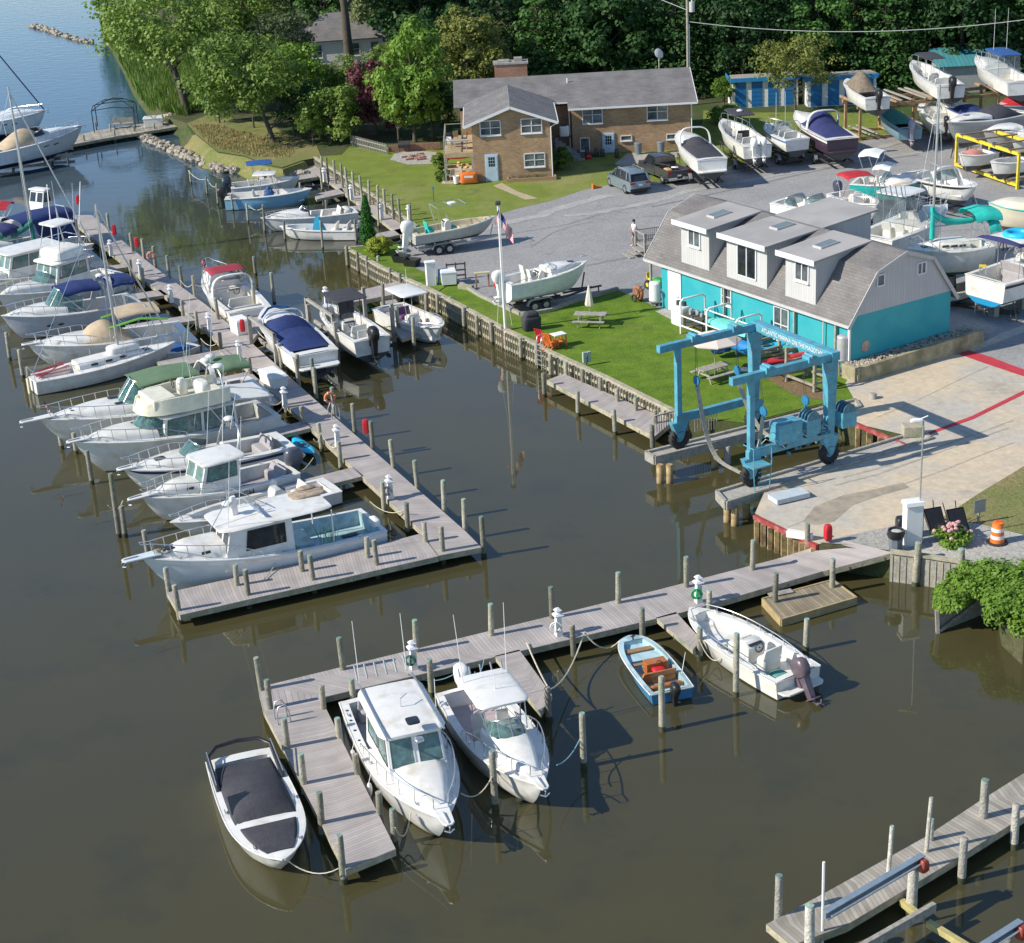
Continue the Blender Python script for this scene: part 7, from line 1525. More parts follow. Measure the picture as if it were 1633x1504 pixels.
for i, (x,y,l) in enumerate([(640,418,'black plastic tub nearer the pointed evergreen'),(657,424,'black plastic tub nearer the tall white cabinet')]):
 t = thing('plastic_tub',l,'tub',at(x,y,GZ),-.5,'pair of black tubs on the grass'); m = MB(); rq = lambda a, b, z: [(-a,-b,z),(a,-b,z),(a,b,z),(-a,b,z)]; m.loft([rq(.42,.3,0),rq(.55,.4,.5),rq(.5,.35,.5),rq(.38,.26,.12)]); m.build('tub_shell',BLACKP,t)
t = thing('white_arch_stand','small pale frame stand with a yellow top near the trailer boat','stand',at(770,458,GZ),.1); m = MB(); [m.box(x-.05,x+.05,-.05,.05,0,.9)for x in(-.4,.4)]; m.build('legs',M('rusty_leg',(.4,.22,.12),.8),t); m = MB(); m.box(-.5,.5,-.15,.15,.9,1.0); m.build('top_board',M('pale_yellow',(.6,.52,.3),.7),t)
b = MB(); b.bar((0,0,.15),(.9,-.5,.15),.3,.3); o = b.build('timber_beam',TIMB); o.location = at(732,460,GZ); tag(o,'short timber lying on the lawn corner','timber')
# iron gazebo frame
t = thing('gazebo_frame','bare black iron gazebo frame on the old river dock','gazebo',at(186,204,DZ),.1); m = MB();
for x in (-2,2):
 for y in (-1.6,1.6): m.tube([(x,y,0),(x,y,2.1)],.05,5)
q = [(-2,-1.6),(2,-1.6),(2,1.6),(-2,1.6)]
for i in range(4): a = q[i]; b = q[(i+1)%4]; m.tube([(*a,2.1),((a[0]+b[0])/2,(a[1]+b[1])/2,2.3),(*b,2.1)],.04,5); m.tube([(*a,2.1),(a[0]*.4,a[1]*.4,2.75),(0,0,2.9)],.04,5); m.tube([(a[0]*.5,a[1]*.5,2.65),(b[0]*.5,b[1]*.5,2.65)],.03,4)
m.build('iron_frame',BLACKP,t)
dockbox(246,200,1.9,1.1,.9,.1,'cream cabin box on the old river dock',z=DZ,m=WHITE2,name='deck_box')
t = thing('dock_bench','grey wooden bench clutter on the old river dock','bench',at(197,204,DZ),.1); m = MB(); m.box(-1,1,-.3,.3,.4,.48); m.box(-1,1,.25,.32,.48,.95); [m.box(x,x+.08,-.28,.28,0,.4)for x in(-.9,.8)]; m.build('bench_boards',TIMBG,t)
# fences, fire pit, house clutter
t = thing('picket_fence','short slanting grey picket fence at the lawn corner','fence',at(560,232,GZ),0); A = at(560,232,GZ); Bq = at(617,247,GZ)-A; m = MB()
for k in range(22): q = Bq*(k/21); m.box(q.x-.05,q.x+.05,q.y-.02,q.y+.02,0,.95)
m.bar((0,0,.3),Bq+Vector((0,0,.3)),.04,.08); m.bar((0,0,.75),Bq+Vector((0,0,.75)),.04,.08); m.build('pickets',TIMBG,t)
t = thing('brick_garden_wall','low brown garden wall behind the fire pit','wall',at(620,243,GZ)); A = at(620,243,GZ); Bq = at(702,238,GZ)-A; m = MB(); m.bar((0,0,.3),Bq+Vector((0,0,.3)),.2,.6); m.build('wall_bricks',M('garden_brick',(.26,.15,.1),.9,var=.3,scale=5),t)
t = thing('fire_pit','ring of reddish stones and logs on the round gravel patch','fire pit',at(664,252,GZ)); m = MB(); rnd = random.Random(6)
for k in range(12): a = k*.52; m.rbox((.6*cos(a),.6*sin(a),0),.3,.25,.22,.4)
for k in range(6): a = rnd.uniform(0,6); m.bar((1.3*cos(a),1.1*sin(a),.08),(1.3*cos(a)+.6,1.1*sin(a)+.2,.1),.16,.14)
m.build('pit_stones',M('pit_stone',(.34,.2,.16),.9,var=.4,scale=4),t)
t = thing('smoker','dark metal smoker at the garden wall','grill',at(645,243,GZ)); m = MB(); m.cyl((-.5,0,.7),(.5,0,.7),.3,n=14); [m.tube([(x,0,.5),(x,0,0)],.03,5)for x in(-.4,.4)]; m.build('smoker_body',DARKM,t,50)
t = thing('lawn_post','slim green post standing on the house lawn','post',at(692,322,GZ)); m = MB(); m.tube([(0,0,0),(0,0,1.0)],.03,5); m.build('post',M('post_green',(.03,.12,.08),.6),t); m = MB(); m.box(-.1,.1,-.06,.06,.95,1.2); m.build('post_box',M('post_teal',(.1,.25,.25),.6),t)
X0, Y0 = -1.69, 138.04
t = thing('chest_freezer','bright orange chest with a white panel at the porch front','chest',(X0-.55+.1,Y0-.45,GZ+.1),0); m = MB(); m.rbox((0,0,0),1.35,.75,.8,.1); m.build('chest_body',ORNG,t,40); m = MB(); m.box(-.35,.35,-.39,-.375,.45,.62); m.build('front_panel',CVWHITE,t)
t = thing('bucket','white bucket beside the orange chest','bucket',(X0-1.45,Y0-.5,GZ+.1)); m = MB(); m.loft([rr(.2,0),rr(.25,.6),rr(.22,.6),rr(.2,.5)]); m.build('bucket_body',CVWHITE,t,40)
for x, y, z, m_, l in [(-1.95,2.5,2.15,None,0)]: pass
def chair(x,y,z,rz,label,m_,grp):
 t = thing('patio_chair',label,'chair',(x,y,z),rz,grp); m = MB(); m.box(-.22,.22,-.22,.22,.4,.44); m.build('seat',m_,t); m = MB(); m.bar((-.22,0,.44),(-.3,0,.9),.44,.03,up=(1,0,0)); m.build('backrest',m_,t); m = MB(); [m.tube([(a,b,.4),(a*1.1,b*1.1,0)],.02,4)for a in(-.2,.2)for b in(-.2,.2)]; m.build('legs',m_,t)
chair(X0-1.9,Y0+.8,GZ+.1,2.2,'grey chair at the front of the shaded porch',ALU,'porch chairs'); chair(X0-.9,Y0+1.6,GZ+.1,.6,'blue grey chair deep in the shaded porch',SEATG,'porch chairs'); chair(X0-1.8,Y0+2.6,3.57,1.2,'white chair on the upper deck beside the grill',CVWHITE,'deck chairs'); chair(X0-.7,Y0+3.8,3.57,3.0,'dark chair on the upper deck near the wall',DARKM,'deck chairs'); chair(X0-1.5,Y0+4.8,3.57,2.0,'tan chair at the back of the upper deck',CVTAN,'deck chairs')
t = thing('deck_table','blue grey table on the upper deck','table',(X0-1.1,Y0+1.6,3.57)); m = MB(); m.box(-.7,.7,-.4,.4,.68,.73); [m.tube([(x,y,0),(x,y,.68)],.03,5)for x in(-.6,.6)for y in(-.3,.3)]; m.build('table_frame',SEATG,t)
t = thing('grill','black kettle grill on the upper deck','grill',(X0-1.9,Y0+3.4,3.57)); m = MB(); m.rbox((0,0,.5),.7,.5,.5,.5); [m.tube([(x,0,0),(x,0,.6)],.03,5)for x in(-.25,.25)]; m.build('grill_body',BLACKP,t,60)
t = thing('red_kayak','red sit-on boat hanging in the porch','kayak',(X0-1.3,Y0+3.0,GZ+1.5)); m = MB(); m.ell((0,0,0),(1.2,.35,.22),14,6); m.build('hull',REDP,t,60)
t = thing('yellow_bundle','yellow toys and covers heaped in the porch','toys',(X0-.8,Y0+2.2,GZ+.7)); m = MB(); rnd = random.Random(8); [m.ell((rnd.uniform(-.5,.5),rnd.uniform(-.4,.4),rnd.uniform(0,.5)),(.2,.16,.12),7,4)for k in range(9)]; m.build('bundle',M('toy_yellow',(.6,.4,.1),.7,var=.4,scale=3),t,60)
for i, (x,y,l) in enumerate([(13.7,6.9,'grey dustbin nearest the patio behind the house'),(15.6,6.9,'grey dustbin nearest the covered trailer boat')]):
 t = thing('dustbin',l,'dustbin',(X0+x,Y0+y,GZ+.02),0,'grey dustbins at the house wall'); m = MB(); m.loft([rr(.26,0),rr(.32,.85),rr(.34,.87)]); m.build('bin_body',M('bin_slate',(.16,.19,.22),.6),t,40); m = MB(); m.loft([rr(.36,.87),rr(.34,.95),rr(.1,1.0)]); m.build('lid',M('bin_slate'*1,(.16,.19,.22),.6),t,40)
t = thing('garden_tool_heap','dark grills and red pots on the shaded patio','clutter',(X0+10,Y0+6.4,GZ)); m = MB(); rnd = random.Random(12); [m.rbox((rnd.uniform(-1.6,2.2),rnd.uniform(-.5,.8),0),.4,.35,rnd.uniform(.3,.9),.4)for k in range(9)]; m.build('dark_items',DARKM,t,50); m = MB(); [m.rbox((x,-.2,0),.5,.4,.35,.4)for x in(-1.2,-.5)]; m.build('red_pots',REDP,t,50)
t = thing('fallen_cone','orange cone lying on its side at the gravel edge','traffic cone',at(953,300,GZ),.2); m = MB(); m.cyl((-.35,0,.14),(.35,0,.05),.16,.03,12); m.box(-.42,-.36,-.2,.2,0,.36); m.build('cone_body',ORNG,t,40)
# wooden ramp with railing left of the shop
t = thing('wooden_stair','grey wooden landing with railings left of the turquoise building','stair',at(1048,402,GZ),.3); m = MB(); m.box(-1.2,1.2,-.8,.8,.55,.62); [m.box(-1.2-.35*k,-1.2-.35*(k-1),-.7,.7,.55-.16*k-.05,.55-.16*k)for k in(1,2,3)]; m.build('landing',TIMBG,t)
m = MB();
for y in (-.8,.8):
 m.bar((-1.2,y,1.5),(1.2,y,1.5),.1,.06); m.bar((-1.2,y,.75),(1.2,y,.75),.05,.05)
 for k in range(17): m.box(-1.2+k*.15-.015,-1.2+k*.15+.015,y-.015,y+.015,.6,1.5)
for y in (-.8,.8):
 for x in (-1.2,1.2): m.box(x-.06,x+.06,y-.06,y+.06,0,1.6)
m.bar((-1.2,-.8,1.5),(-1.2,.8,1.5),.1,.06); m.build('railing',TIMBG,t)
# railing at low walkway end
t = thing('wooden_railing','wooden balustrade at the lift end of the low walkway','railing',at(1044,690,DZ+.1)); o0 = at(1044,690,DZ+.1); m = MB(); Q = [at(*q,DZ+.1)-o0 for q in((1044,692),(1074,672+12),(1108,700-10),(1143,692-6))]
for a, b in ((Q[0],Q[1]),(Q[2],Q[3])):
 m.bar(a+Vector((0,0,.95)),b+Vector((0,0,.95)),.1,.06); n = max(3,int((b-a).length/.14))
 for k in range(n+1): q = a.lerp(b,k/n); m.box(q.x-.02,q.x+.02,q.y-.02,q.y+.02,.05,.95)
m.build('balusters',TIMBG,t)
# utility pole and wires, dish
P = at(1098,168,GZ); t = thing('utility_pole','wooden utility pole with a grey transformer behind the brick house','utility pole',P); m = MB(); m.tube([(0,0,0),(0,0,12.5)],.15,8,r1=.11); m.build('pole',TIMBG,t); m = MB(); m.cyl((.42,-.1,8.6),(.42,-.1,9.5),.26,n=14); m.cyl((.42,-.1,9.5),(.42,-.1,9.7),.08,n=8); m.build('transformer',TRIMG,t,50); m = MB(); m.tube([(.15,-.1,0),(.15,-.1,7.5)],.05,5); m.build('conduit',M('conduit',(.2,.25,.3),.5),t)
m = MB(); a = Vector((.1,0,7.7)); b = at(1700,22,9.5) - P; pts = [a.lerp(b,k/20)-Vector((0,0,1.2*4*(k/20)*(1-k/20)))for k in range(21)]; m.tube(pts,.035,4); m.tube([a+Vector((0,0,1)),a+Vector((-6,8,3))],.03,4); m.build('power_line',M('cable_grey',(.4,.42,.42),.6),t)
t = thing('satellite_dish','grey satellite dish on a pole behind the brick house roof','satellite dish',(14.6,152.5,0)); m = MB(); m.tube([(0,0,1.2),(0,0,7.9)],.04,6); m.build('mast',TRIMG,t); m = MB(); m.T = Matrix.Translation((0,-.1,8.2)) @ Matrix.Rotation(radians(35),4,'Z') @ Matrix.Rotation(radians(65),4,'X'); m.cyl((0,0,0),(0,0,.06),.45,.38,18); m.build('dish',TRIMG,t,60)
# wooden and yellow boat racks
RW = M('rack_timber',(.36,.22,.12),.9,var=.35,scale=2);
A = at(1371,224,GZ); hz = height((1371,224),GZ,169); q = at(1560,151,GZ+hz) - at(1371,169,GZ+hz); t = thing('wooden_boat_rack','tall wooden two tier boat rack along the upper road','boat rack',A,atan2(q.y,q.x)); m = MB()
for k in range(6):
 x = k*3.1
 for y in (0,3.2): m.box(x-.1,x+.1,y-.1,y+.1,0,hz)
 m.box(x-.08,x+.08,-.4,4.4,hz,hz+.18); m.box(x-.08,x+.08,-.2,3.6,.25,.4)
for y in (0,3.2): m.box(-.3,15.8,y-.09,y+.09,hz-.25,hz); m.box(-.3,15.8,y-.06,y+.06,.1,.25)
m.build('rack_frame',RW,t); m = MB()
for x in (3.4,4.3,5.6,6.2,8.9,9.6): m.bar((x,-.6,hz+.25),(x-.2,4.6,hz+.25),.2,.1)
for x in (.8,1.5,6.6,7.2): m.bar((x,-.4,.48),(x-.2,3.8,.48),.2,.1)
m.build('bunk_boards',TIMBG,t)
A = at(1524,268,GZ); Bq = at(1622,302,GZ) - A; t = thing('yellow_boat_rack','yellow steel boat rack with two tiers','boat rack',A,atan2(Bq.y,Bq.x)); L_ = Bq.length; m = MB(); hz = 2.5
for x in (0,L_):
 for y in (0,3.0): m.box(x-.09,x+.09,y-.09,y+.09,0,hz+.1)
for y in (0,3.0): m.box(0,L_,y-.1,y+.1,hz,hz+.22); m.box(0,L_,y-.1,y+.1,.2,.42)
m.build('rack_frame',YELP,t); m = MB()
for k in range(4): x = .9+k*(L_-1.8)/3; m.bar((x,-.3,hz+.28),(x,3.3,hz+.28),.16,.1); m.bar((x,-.3,.48),(x,3.3,.48),.16,.1)
m.build('bunk_boards',M('bunk_brown',(.26,.19,.13),.9,var=.3),t)
# step ladder at the big boat
t = thing('step_ladder','aluminium step ladder with a yellow top against the white hull','ladder',at(1562,500,GZ),1.2); m = MB()
for s_ in (-1,1): m.bar((0,s_*.28,0),(.45,s_*.17,2.7),.06,.04); m.bar((1.1,s_*.3,0),(.5,s_*.17,2.7),.04,.04)
for k in range(8): q = (k+.6)/8; m.bar((.45*q,-(.28-.11*q),2.7*q),(.45*q,.28-.11*q,2.7*q),.09,.03)
m.build('rails',ALU,t); m = MB(); m.box(.36,.6,-.2,.2,2.68,2.78); m.build('top_cap',YELP,t)
# ---- the fleet
def cruiser(name,label,bow,stern,fb,fs,beam,z0=0,canvas=None,**k):
 return Boat(name,label,bow,stern,fb,fs,beam,z0,**k)
 # E1 covered bowrider at the bottom
b = Boat('bowrider','white bowrider under a charcoal cover left of the bottom pier',(452,1370),(381,1203),1.0,.75,2.55,tw=.9,p=3.0,q=1.25,tm=.45,dr=.35)
b.deck((.06,.6),sd=.24,zf=.25); b.platform(.45,z=.3)
b.canvas(.09,.63,.45,CVBLK,wf=.84,peak=.8,name='cockpit_cover'); b.canvas(.68,.93,.1,CVBLK,wf=.78,peak=.3,name='bow_cover',zoff=.04)
m = MB(); x = .56*b.L; m.add([(x,-.25,.98),(x-.05,-1.02,.93),(x-.75,-1.0,1.22),(x-.7,-.35,1.33)],[(0,1,2,3)]); b.P('windscreen',m,GLASSD,smooth=None)
m = MB(); m.tube([(b.L*.3,-1.12,.78),(b.L*.03,-1.12,1.02),(-.18,-.75,1.12),(-.25,0,1.16),(-.18,.75,1.12),(b.L*.03,1.12,1.02),(b.L*.3,1.12,.78)],.085,8); b.P('folded_bimini',m,BLACKP,smooth=60)
m = MB(); [m.tube([(b.L*.12,s_*1.15,.8),(b.L*.28,s_*1.15,.95),(b.L*.02,s_*1.13,1.2)],.02,5)for s_ in(-1,1)]; b.P('bimini_frame',m,CHROME); b.cleats()
# E2 cabin boat
b = Boat('cabin_boat','white cabin fishing boat with large hardtop right of the bottom pier',(711,1306),(598,1108),1.45,1.0,2.95,tw=.9,p=2.5,tm=.42,dr=.5,bottom=BOTB)
b.deck((.03,.4),sd=.28,zf=.35,floor=M('liner_grey',(.33,.33,.35),.7)); b.trunk(.58,.93,.42,wf=.7); b.house(.33,.68,wabs=1.08,H=1.55,rf=.45,rr=0,over=(.25,.75),roofw=.2,fpan=2,wz=(.36,.93),glass=GLASS,sidewin=((.1,.5),(.55,.93)),open_aft=True)
b.hatches([(.62,.0,.5,.45,1.93),(.76,0,.6,.55,.38)],zo=.0); b.rails(.38,1,.6,7); b.pulpit(.45,.4); b.platform(.5,z=.25); b.cleats(); b.fenders([(.3,-1),(.55,-1)])
m = MB()
for s_ in (-1,1): m.box(b.L*.22,b.L*.66,s_*.98-.03,s_*.98+.03,b.htop+.16,b.htop+.2)
for k in range(6): m.tube([(b.L*.17,-.9+k*.36,b.htop+.05),(b.L*.13,-.9+k*.36,b.htop+.45)],.035,6)
b.P('rod_holders',m,CHROME); b.whips([(b.L*.2,-.9,b.htop,2.4,-.3,0),(b.L*.5,1.1,b.htop-.5,1.6,-.3,.1),(b.L*.17,.9,b.htop,2.2,-.3,.0)]); b.seat(.6,0,1.6,.4,h=.45,back=.3,m=SEATG,name='transom_bench')
m = MB(); [m.box(b.L*.03+.1,b.L*.03+.5,y-.22,y+.22,1.0,1.03)for y in(-.45,.45)]; b.P('bait_lids',m,GLASSD)
m = MB(); [m.cyl((b.L*t,s_*(b.hb(t)-.14),b.sz(t)+.0),(b.L*t,s_*(b.hb(t)-.14),b.sz(t)+.03),.05,n=8)for t in(.08,.16,.24,.32)for s_ in(-1,1)]; b.P('gunwale_fittings',m,DARKM)
m = MB(); m.rbox((b.L*.7,0,b.htop+.15),.3,.3,.12,.4); m.tube([(b.L*.45,0,b.htop+.15),(b.L*.45,0,b.htop+.5),(b.L*.42,.3,b.htop+.5)],.02,5); b.P('roof_fittings',m,CHROME)
# E3 walkaround
b = Boat('walkaround_boat','white walkaround boat with small hardtop and white outboard beside the narrow pier',(864,1252),(742,1096),1.35,.9,2.6,tw=.88,p=2.4,tm=.42,dr=.45,bottom=BOTB)
b.deck((.03,.5),sd=.24,zf=.3,floor=M('liner_mauve',(.40,.34,.36),.7)); b.trunk(.5,.9,.55,wf=.62,flat=.4); b.windshield(.68,.5,.62,zb=.45,wf=.6,npan=4)
x0, x1 = b.L*.27, b.L*.58; b.ttop(x0,x1,2.55,.95,spread=1.05,m=WHITE); b.console(b.L*.5,1.1,.9,.5,screen=False); b.seat(b.L*.38,.45,.5,.5,h=.6); b.seat(b.L*.38,-.45,.5,.5,h=.6)
b.rails(.42,1,.6,6); b.pulpit(.35,.35); b.fenders([(.35,1)]); b.outboard(1,1.25,CVWHITE); b.hatches([(.78,0,.45,.4,.32),(.62,.4,.4,.25,.56),(.62,-.4,.4,.25,.56)],zo=0); b.cleats()
b.whips([(b.L*.3,.85,2.6,2.6,-.2,.1),(b.L*.33,-.85,2.6,2.6,-.3,-.1),(b.L*.45,0,2.6,.7,0,0)]); m = MB(); [m.tube([(x0,-.8+k*.4,2.5),(x0-.2,-.8+k*.4,2.85)],.03,6)for k in range(5)]; b.P('rod_holders',m,CHROME)
m = MB(); [m.tube([(b.L*.6,s_*.7,1.6),(b.L*.52,s_*.85,2.55)],.02,5)for s_ in(-1,1)]; m.tube([(b.L*.6,-.7,1.6),(b.L*.55,0,2.5),(b.L*.6,.7,1.6)],.018,5); b.P('windscreen_struts',m,CHROME)
# E4 skiff
b = Boat('skiff','blue and white open skiff with varnished seats and black outboard',(1003,1013),(1072,1101),.62,.5,1.75,tw=.95,p=3.4,q=2.2,tm=.3,dr=.2,hull=M('hull_ocean',(.05,.22,.40),.35),rail=WHITE,deck=PALEB,cat='skiff')
b.deck((.03,.9),sd=.13,zf=.18,floor=PALEB,bowpit=(.62,.42),wall=PALEB)
b.seat(b.L*.3,0,1.4,.22,h=.3,back=.22,m=VARN,name='stern_bench'); b.seat(b.L*.14,0,1.4,.22,h=.28,back=.0,m=VARN,name='aft_bench');
m = MB(); m.box(b.L*.4,b.L*.5,-.55,.3,.18,.72); b.P('console',m,VARN,bevel=.01); m = MB(); m.rbox((b.L*.36,-.1,.5),.35,.5,.12,.4); b.P('red_cushion',m,REDP,smooth=60)
m = MB(); m.torus((b.L*.385,-.15,.68),.16,.02,'x'); b.P('steering_wheel',m,DARKM); m = MB(); m.box(b.L*.52,b.L*.56,-.7,.7,.42,.46); m.box(b.L*.74,b.L*.8,-.6,.6,.44,.5); b.P('wooden_thwarts',m,TEAK); b.outboard(1,.75); b.whips([(b.L*.2,-.75,.6,.8,.1,-.2)])
m = MB(); m.bar((b.L*.9,0,.65),(b.L*.9,0,.85),.05,.05); m.bar((b.L*.9,-.1,.8),(b.L*.9,.1,.8),.04,.04); b.P('bow_bitt',m,DARKM)
# E5 centre console
b = Boat('console_boat','cream white centre console boat with dark outboard beneath the float',(1101,968),(1273,1075),1.05,.8,2.35,tw=.92,p=2.8,q=1.2,tm=.4,dr=.35,hull=WHITE2,deck=WHITE2)
b.deck((.04,.9),sd=.2,zf=.3,floor=WHITE2,bowpit=(.58,.62)); b.console(b.L*.42,.85,.85,.7); b.seat(b.L*.26,0,.9,.5,h=.6,back=.4,name='leaning_seat'); b.seat(b.L*.55,0,.7,.4,h=.45,back=0,name='cooler_seat'); b.rails(.15,.92,.25,7,low=False,inset=.1)
b.outboard(1,1.15,M('cowl_pewter',(.12,.09,.11),.35),tilt=.6); b.platform(.45,1.0,z=.3); m = MB(); m.rbox((b.L*.1,.3,.35),.9,.7,.3,.4); b.P('green_cover',m,M('cover_seafoam',(.1,.3,.25),.85),smooth=60); b.cleats()
# B14 workboat
b = Boat('workboat','largest white workboat with long cabin roof moored against the T head dock',(226,889),(596,828),1.95,1.05,3.3,tw=.9,p=2.2,tm=.4,dr=.6,stripe=WHITE,bottom=M('boot_maroon',(.1,.03,.05),.6),hull=M('hull_bluewhite',(.62,.68,.72),.35,var=.05,coat=.2),deck=WHITE,cat='workboat')
b.deck((.02,.46),sd=.16,zf=.35,floor=PALEB,wall=PALEB); b.trunk(.6,.93,.5,wf=.78,flat=.6,m=WHITE)
b.house(.4,.7,wabs=1.35,H=1.75,zb=.9,rf=.25,rr=0,over=(.45,1.9),roofw=.12,fpan=3,wz=(.42,.92),glass=GLASSD,sidewin=((.12,.72),),open_aft=True,roofm=WHITE,wallm=WHITE)
b.legs([[(b.L*.23,s_*1.3,.95),(b.L*.23,s_*1.3,2.6)]for s_ in(-1,1)],.03,WHITE,'roof_posts'); b.rails(.55,1,.65,7); b.pulpit(.85,.45); b.radar(b.L*.62,-.2,b.htop+.6,.25)
m = MB();
for s_ in (-.5,.3): m.tube([(b.L*.5,s_,b.htop+.15),(b.L*.52,s_,b.htop+.75),(b.L*.56,s_,b.htop+.75)],.025,5)
for k in range(4): m.tube([(b.L*.5+k*.12,-.9,b.htop+.2+k*.12),(b.L*.5+k*.12,.9,b.htop+.2+k*.12)],.02,5)
m.tube([(b.L*.6,-.9,b.htop+.15),(b.L*.6,-.9,b.htop+1.5)],.025,5); m.tube([(b.L*.6,-.9,b.htop+1.3),(b.L*.45,.2,b.htop+.3)],.02,5); m.tube([(b.L*.72,.6,b.htop+.1),(b.L*.6,-.1,b.htop+1.3)],.022,5); b.P('roof_rails',m,CHROME)
m = MB(); m.rbox((b.L*.595,-.2,b.htop+.1),.3,.26,.9,.3); b.P('light_mast',m,WHITE,smooth=50)
m = MB(); m.rbox((b.L*.27,-.55,b.htop+.12),1.6,.9,.14,.4); m.ell((b.L*.26,-.9,b.htop+.3),(.5,.22,.1),12,4); b.P('roof_gear',m,M('gear_rust',(.38,.3,.22),.9,var=.4,scale=5),smooth=60)
m = MB(); m.box(b.L*.3,b.L*.38,-.9,.9,.35,1.1); m.box(b.L*.28,b.L*.36,-1.2,-.3,.35,.9); b.P('engine_box',m,PALEB,bevel=.04)
m = MB(); rnd = random.Random(5);
for k in range(22): x = b.L*.24+rnd.uniform(-.3,.3); y = rnd.uniform(.2,1.2); m.tube([(x,y,.6),(x+rnd.uniform(-.3,.3),y+rnd.uniform(-.2,.2),1.6)],.012,4)
b.P('fishing_rods',m,M('rod_mixed',(.2,.45,.25),.6,var=.8,scale=2)); b.hatches([(.88,0,.5,.5,.35),(.1,-.4,.8,.3,-.68),(.17,.5,.7,.25,-.68)],zo=.0)
m = MB(); m.rbox((b.L*.02,.6,1.05),.35,.7,.35,.3); b.P('transom_box',m,CVWHITE,smooth=50)
m = MB(); m.ell((b.L*.93,0,2.0),(.25,.2,.16),8,4); m.torus((b.L*.9,.15,2.05),.2,.06,'z'); b.P('windlass_gear',m,M('gear_grey',(.3,.28,.25),.8,var=.4,scale=6),smooth=60); b.whips([(b.L*.66,.9,b.htop,3.5,-.4,.2),(b.L*.55,-1.0,b.htop,4.2,-.6,-.1)]); b.cleats()
m = MB(); [m.box(b.L*t-.2,b.L*t+.2,s_*(b.hb(t)*.80)-.01,s_*(b.hb(t)*.80)+.01,b.sz(t)+.2,b.sz(t)+.33)for t in(.76,.66)for s_ in(-1,1)]; b.P('side_vents',m,DARKM)
# B13 skiff tucked behind
b = Boat('runabout','white open runabout half hidden behind the large workboat',(272,832),(530,772),1.0,.7,2.3,tw=.9,p=2.6,tm=.42,dr=.35); b.deck((.05,.88),sd=.2,zf=.3,floor=NONSK,bowpit=(.6,.5)); b.rails(.6,1,.3,4); b.console(b.L*.35); b.seat(b.L*.22,0,1.0)
# B12 lettered fishing boat
b = Boat('pilothouse_boat','white pilothouse fishing boat with black hull lettering and dark outboard',(226,792),(460,743),1.55,.95,2.65,tw=.9,p=2.4,tm=.42,dr=.5,deck=WHITE2)
b.deck((.03,.44),sd=.22,zf=.35,floor=SEATG,wall=WHITE2); b.trunk(.58,.93,.5,wf=.68,flat=.45); b.house(.4,.68,wabs=1.0,H=1.5,zb=1.0,rf=.35,rr=-.05,over=(.2,.35),fpan=2,wz=(.45,.92),glass=GLASS,sidewin=((.08,.9),),open_aft=True)
b.rails(.5,1,.65,7,low=True); b.pulpit(.7,.34); b.outboard(1,1.4,M('cowl_steel',(.09,.10,.13),.3)); b.text('HI-TECH',.44,1,.42,.75); b.text('HI-TECH',.44,-1,.42,.75); b.hatches([(.77,0,.5,.45,.45)],zo=0); b.seat(.8,0,1.6,.5,h=.5,back=.3,m=SEATG,name='stern_bench'); b.cleats()
m = MB(); [m.tube([(b.L*.36,-.7+k*.35,2.5),(b.L*.34,-.7+k*.35,2.95)],.035,6)for k in range(5)]; b.P('rod_holders',m,CHROME); b.whips([(b.L*.38,-.95,2.5,4.0,-.6,-.1)])
m = MB(); m.box(b.L*.72-.18,b.L*.72+.18,b.hb(.72)*.67,b.hb(.72)*.67+.02,1.5,1.62); b.P('side_vent',m,DARKM)
# B11 open express
b = Boat('express_cruiser','white express boat with wraparound teal windscreen and radar arch, blue kayak at its stern',(196,748),(456,700),1.5,1.05,3.0,tw=.86,p=2.2,tm=.42,dr=.5,stripe=NAVY,bottom=NAVY)
b.deck((.06,.5),sd=.35,zf=.45,floor=SEATG,wall=SEAT); b.trunk(.55,.95,.3,wf=.8,flat=.3); b.windshield(.68,.46,.75,zb=.12,wf=.82,rake=1.1,npan=5); b.arch(.38,1.5,lean=-.55,w_=1.25,flat=False,r=.06,m=CHROME); b.radar(b.L*.34,0,2.7,.28)
b.rails(.5,1,.55,7); b.pulpit(.3,.4); b.hatches([(.78,0,.55,.5,.28)],zo=0); b.seat(b.L*.16,0,1.7,.6,m=SEATG,name='sun_pad'); b.seat(b.L*.4,-.6,.6,.5); b.console(b.L*.5,.9,.8,.4,y=-.6,screen=False); b.platform(.6,z=.3)
m = MB(); [m.box(b.L*.33,b.L*.37,s_*.3-.1,s_*.3+.1,2.55,2.7)for s_ in(-1,1)]; [m.tube([(b.L*.36,s_*.4,2.5),(b.L*.42,s_*.9,3.4)],.02,5)for s_ in(-1,1)]; b.P('arch_lights',m,CHROME); b.whips([(b.L*.36,.6,2.5,2.2,-.5,.2),(b.L*.55,1.2,1.4,3.6,-.5,.2)])
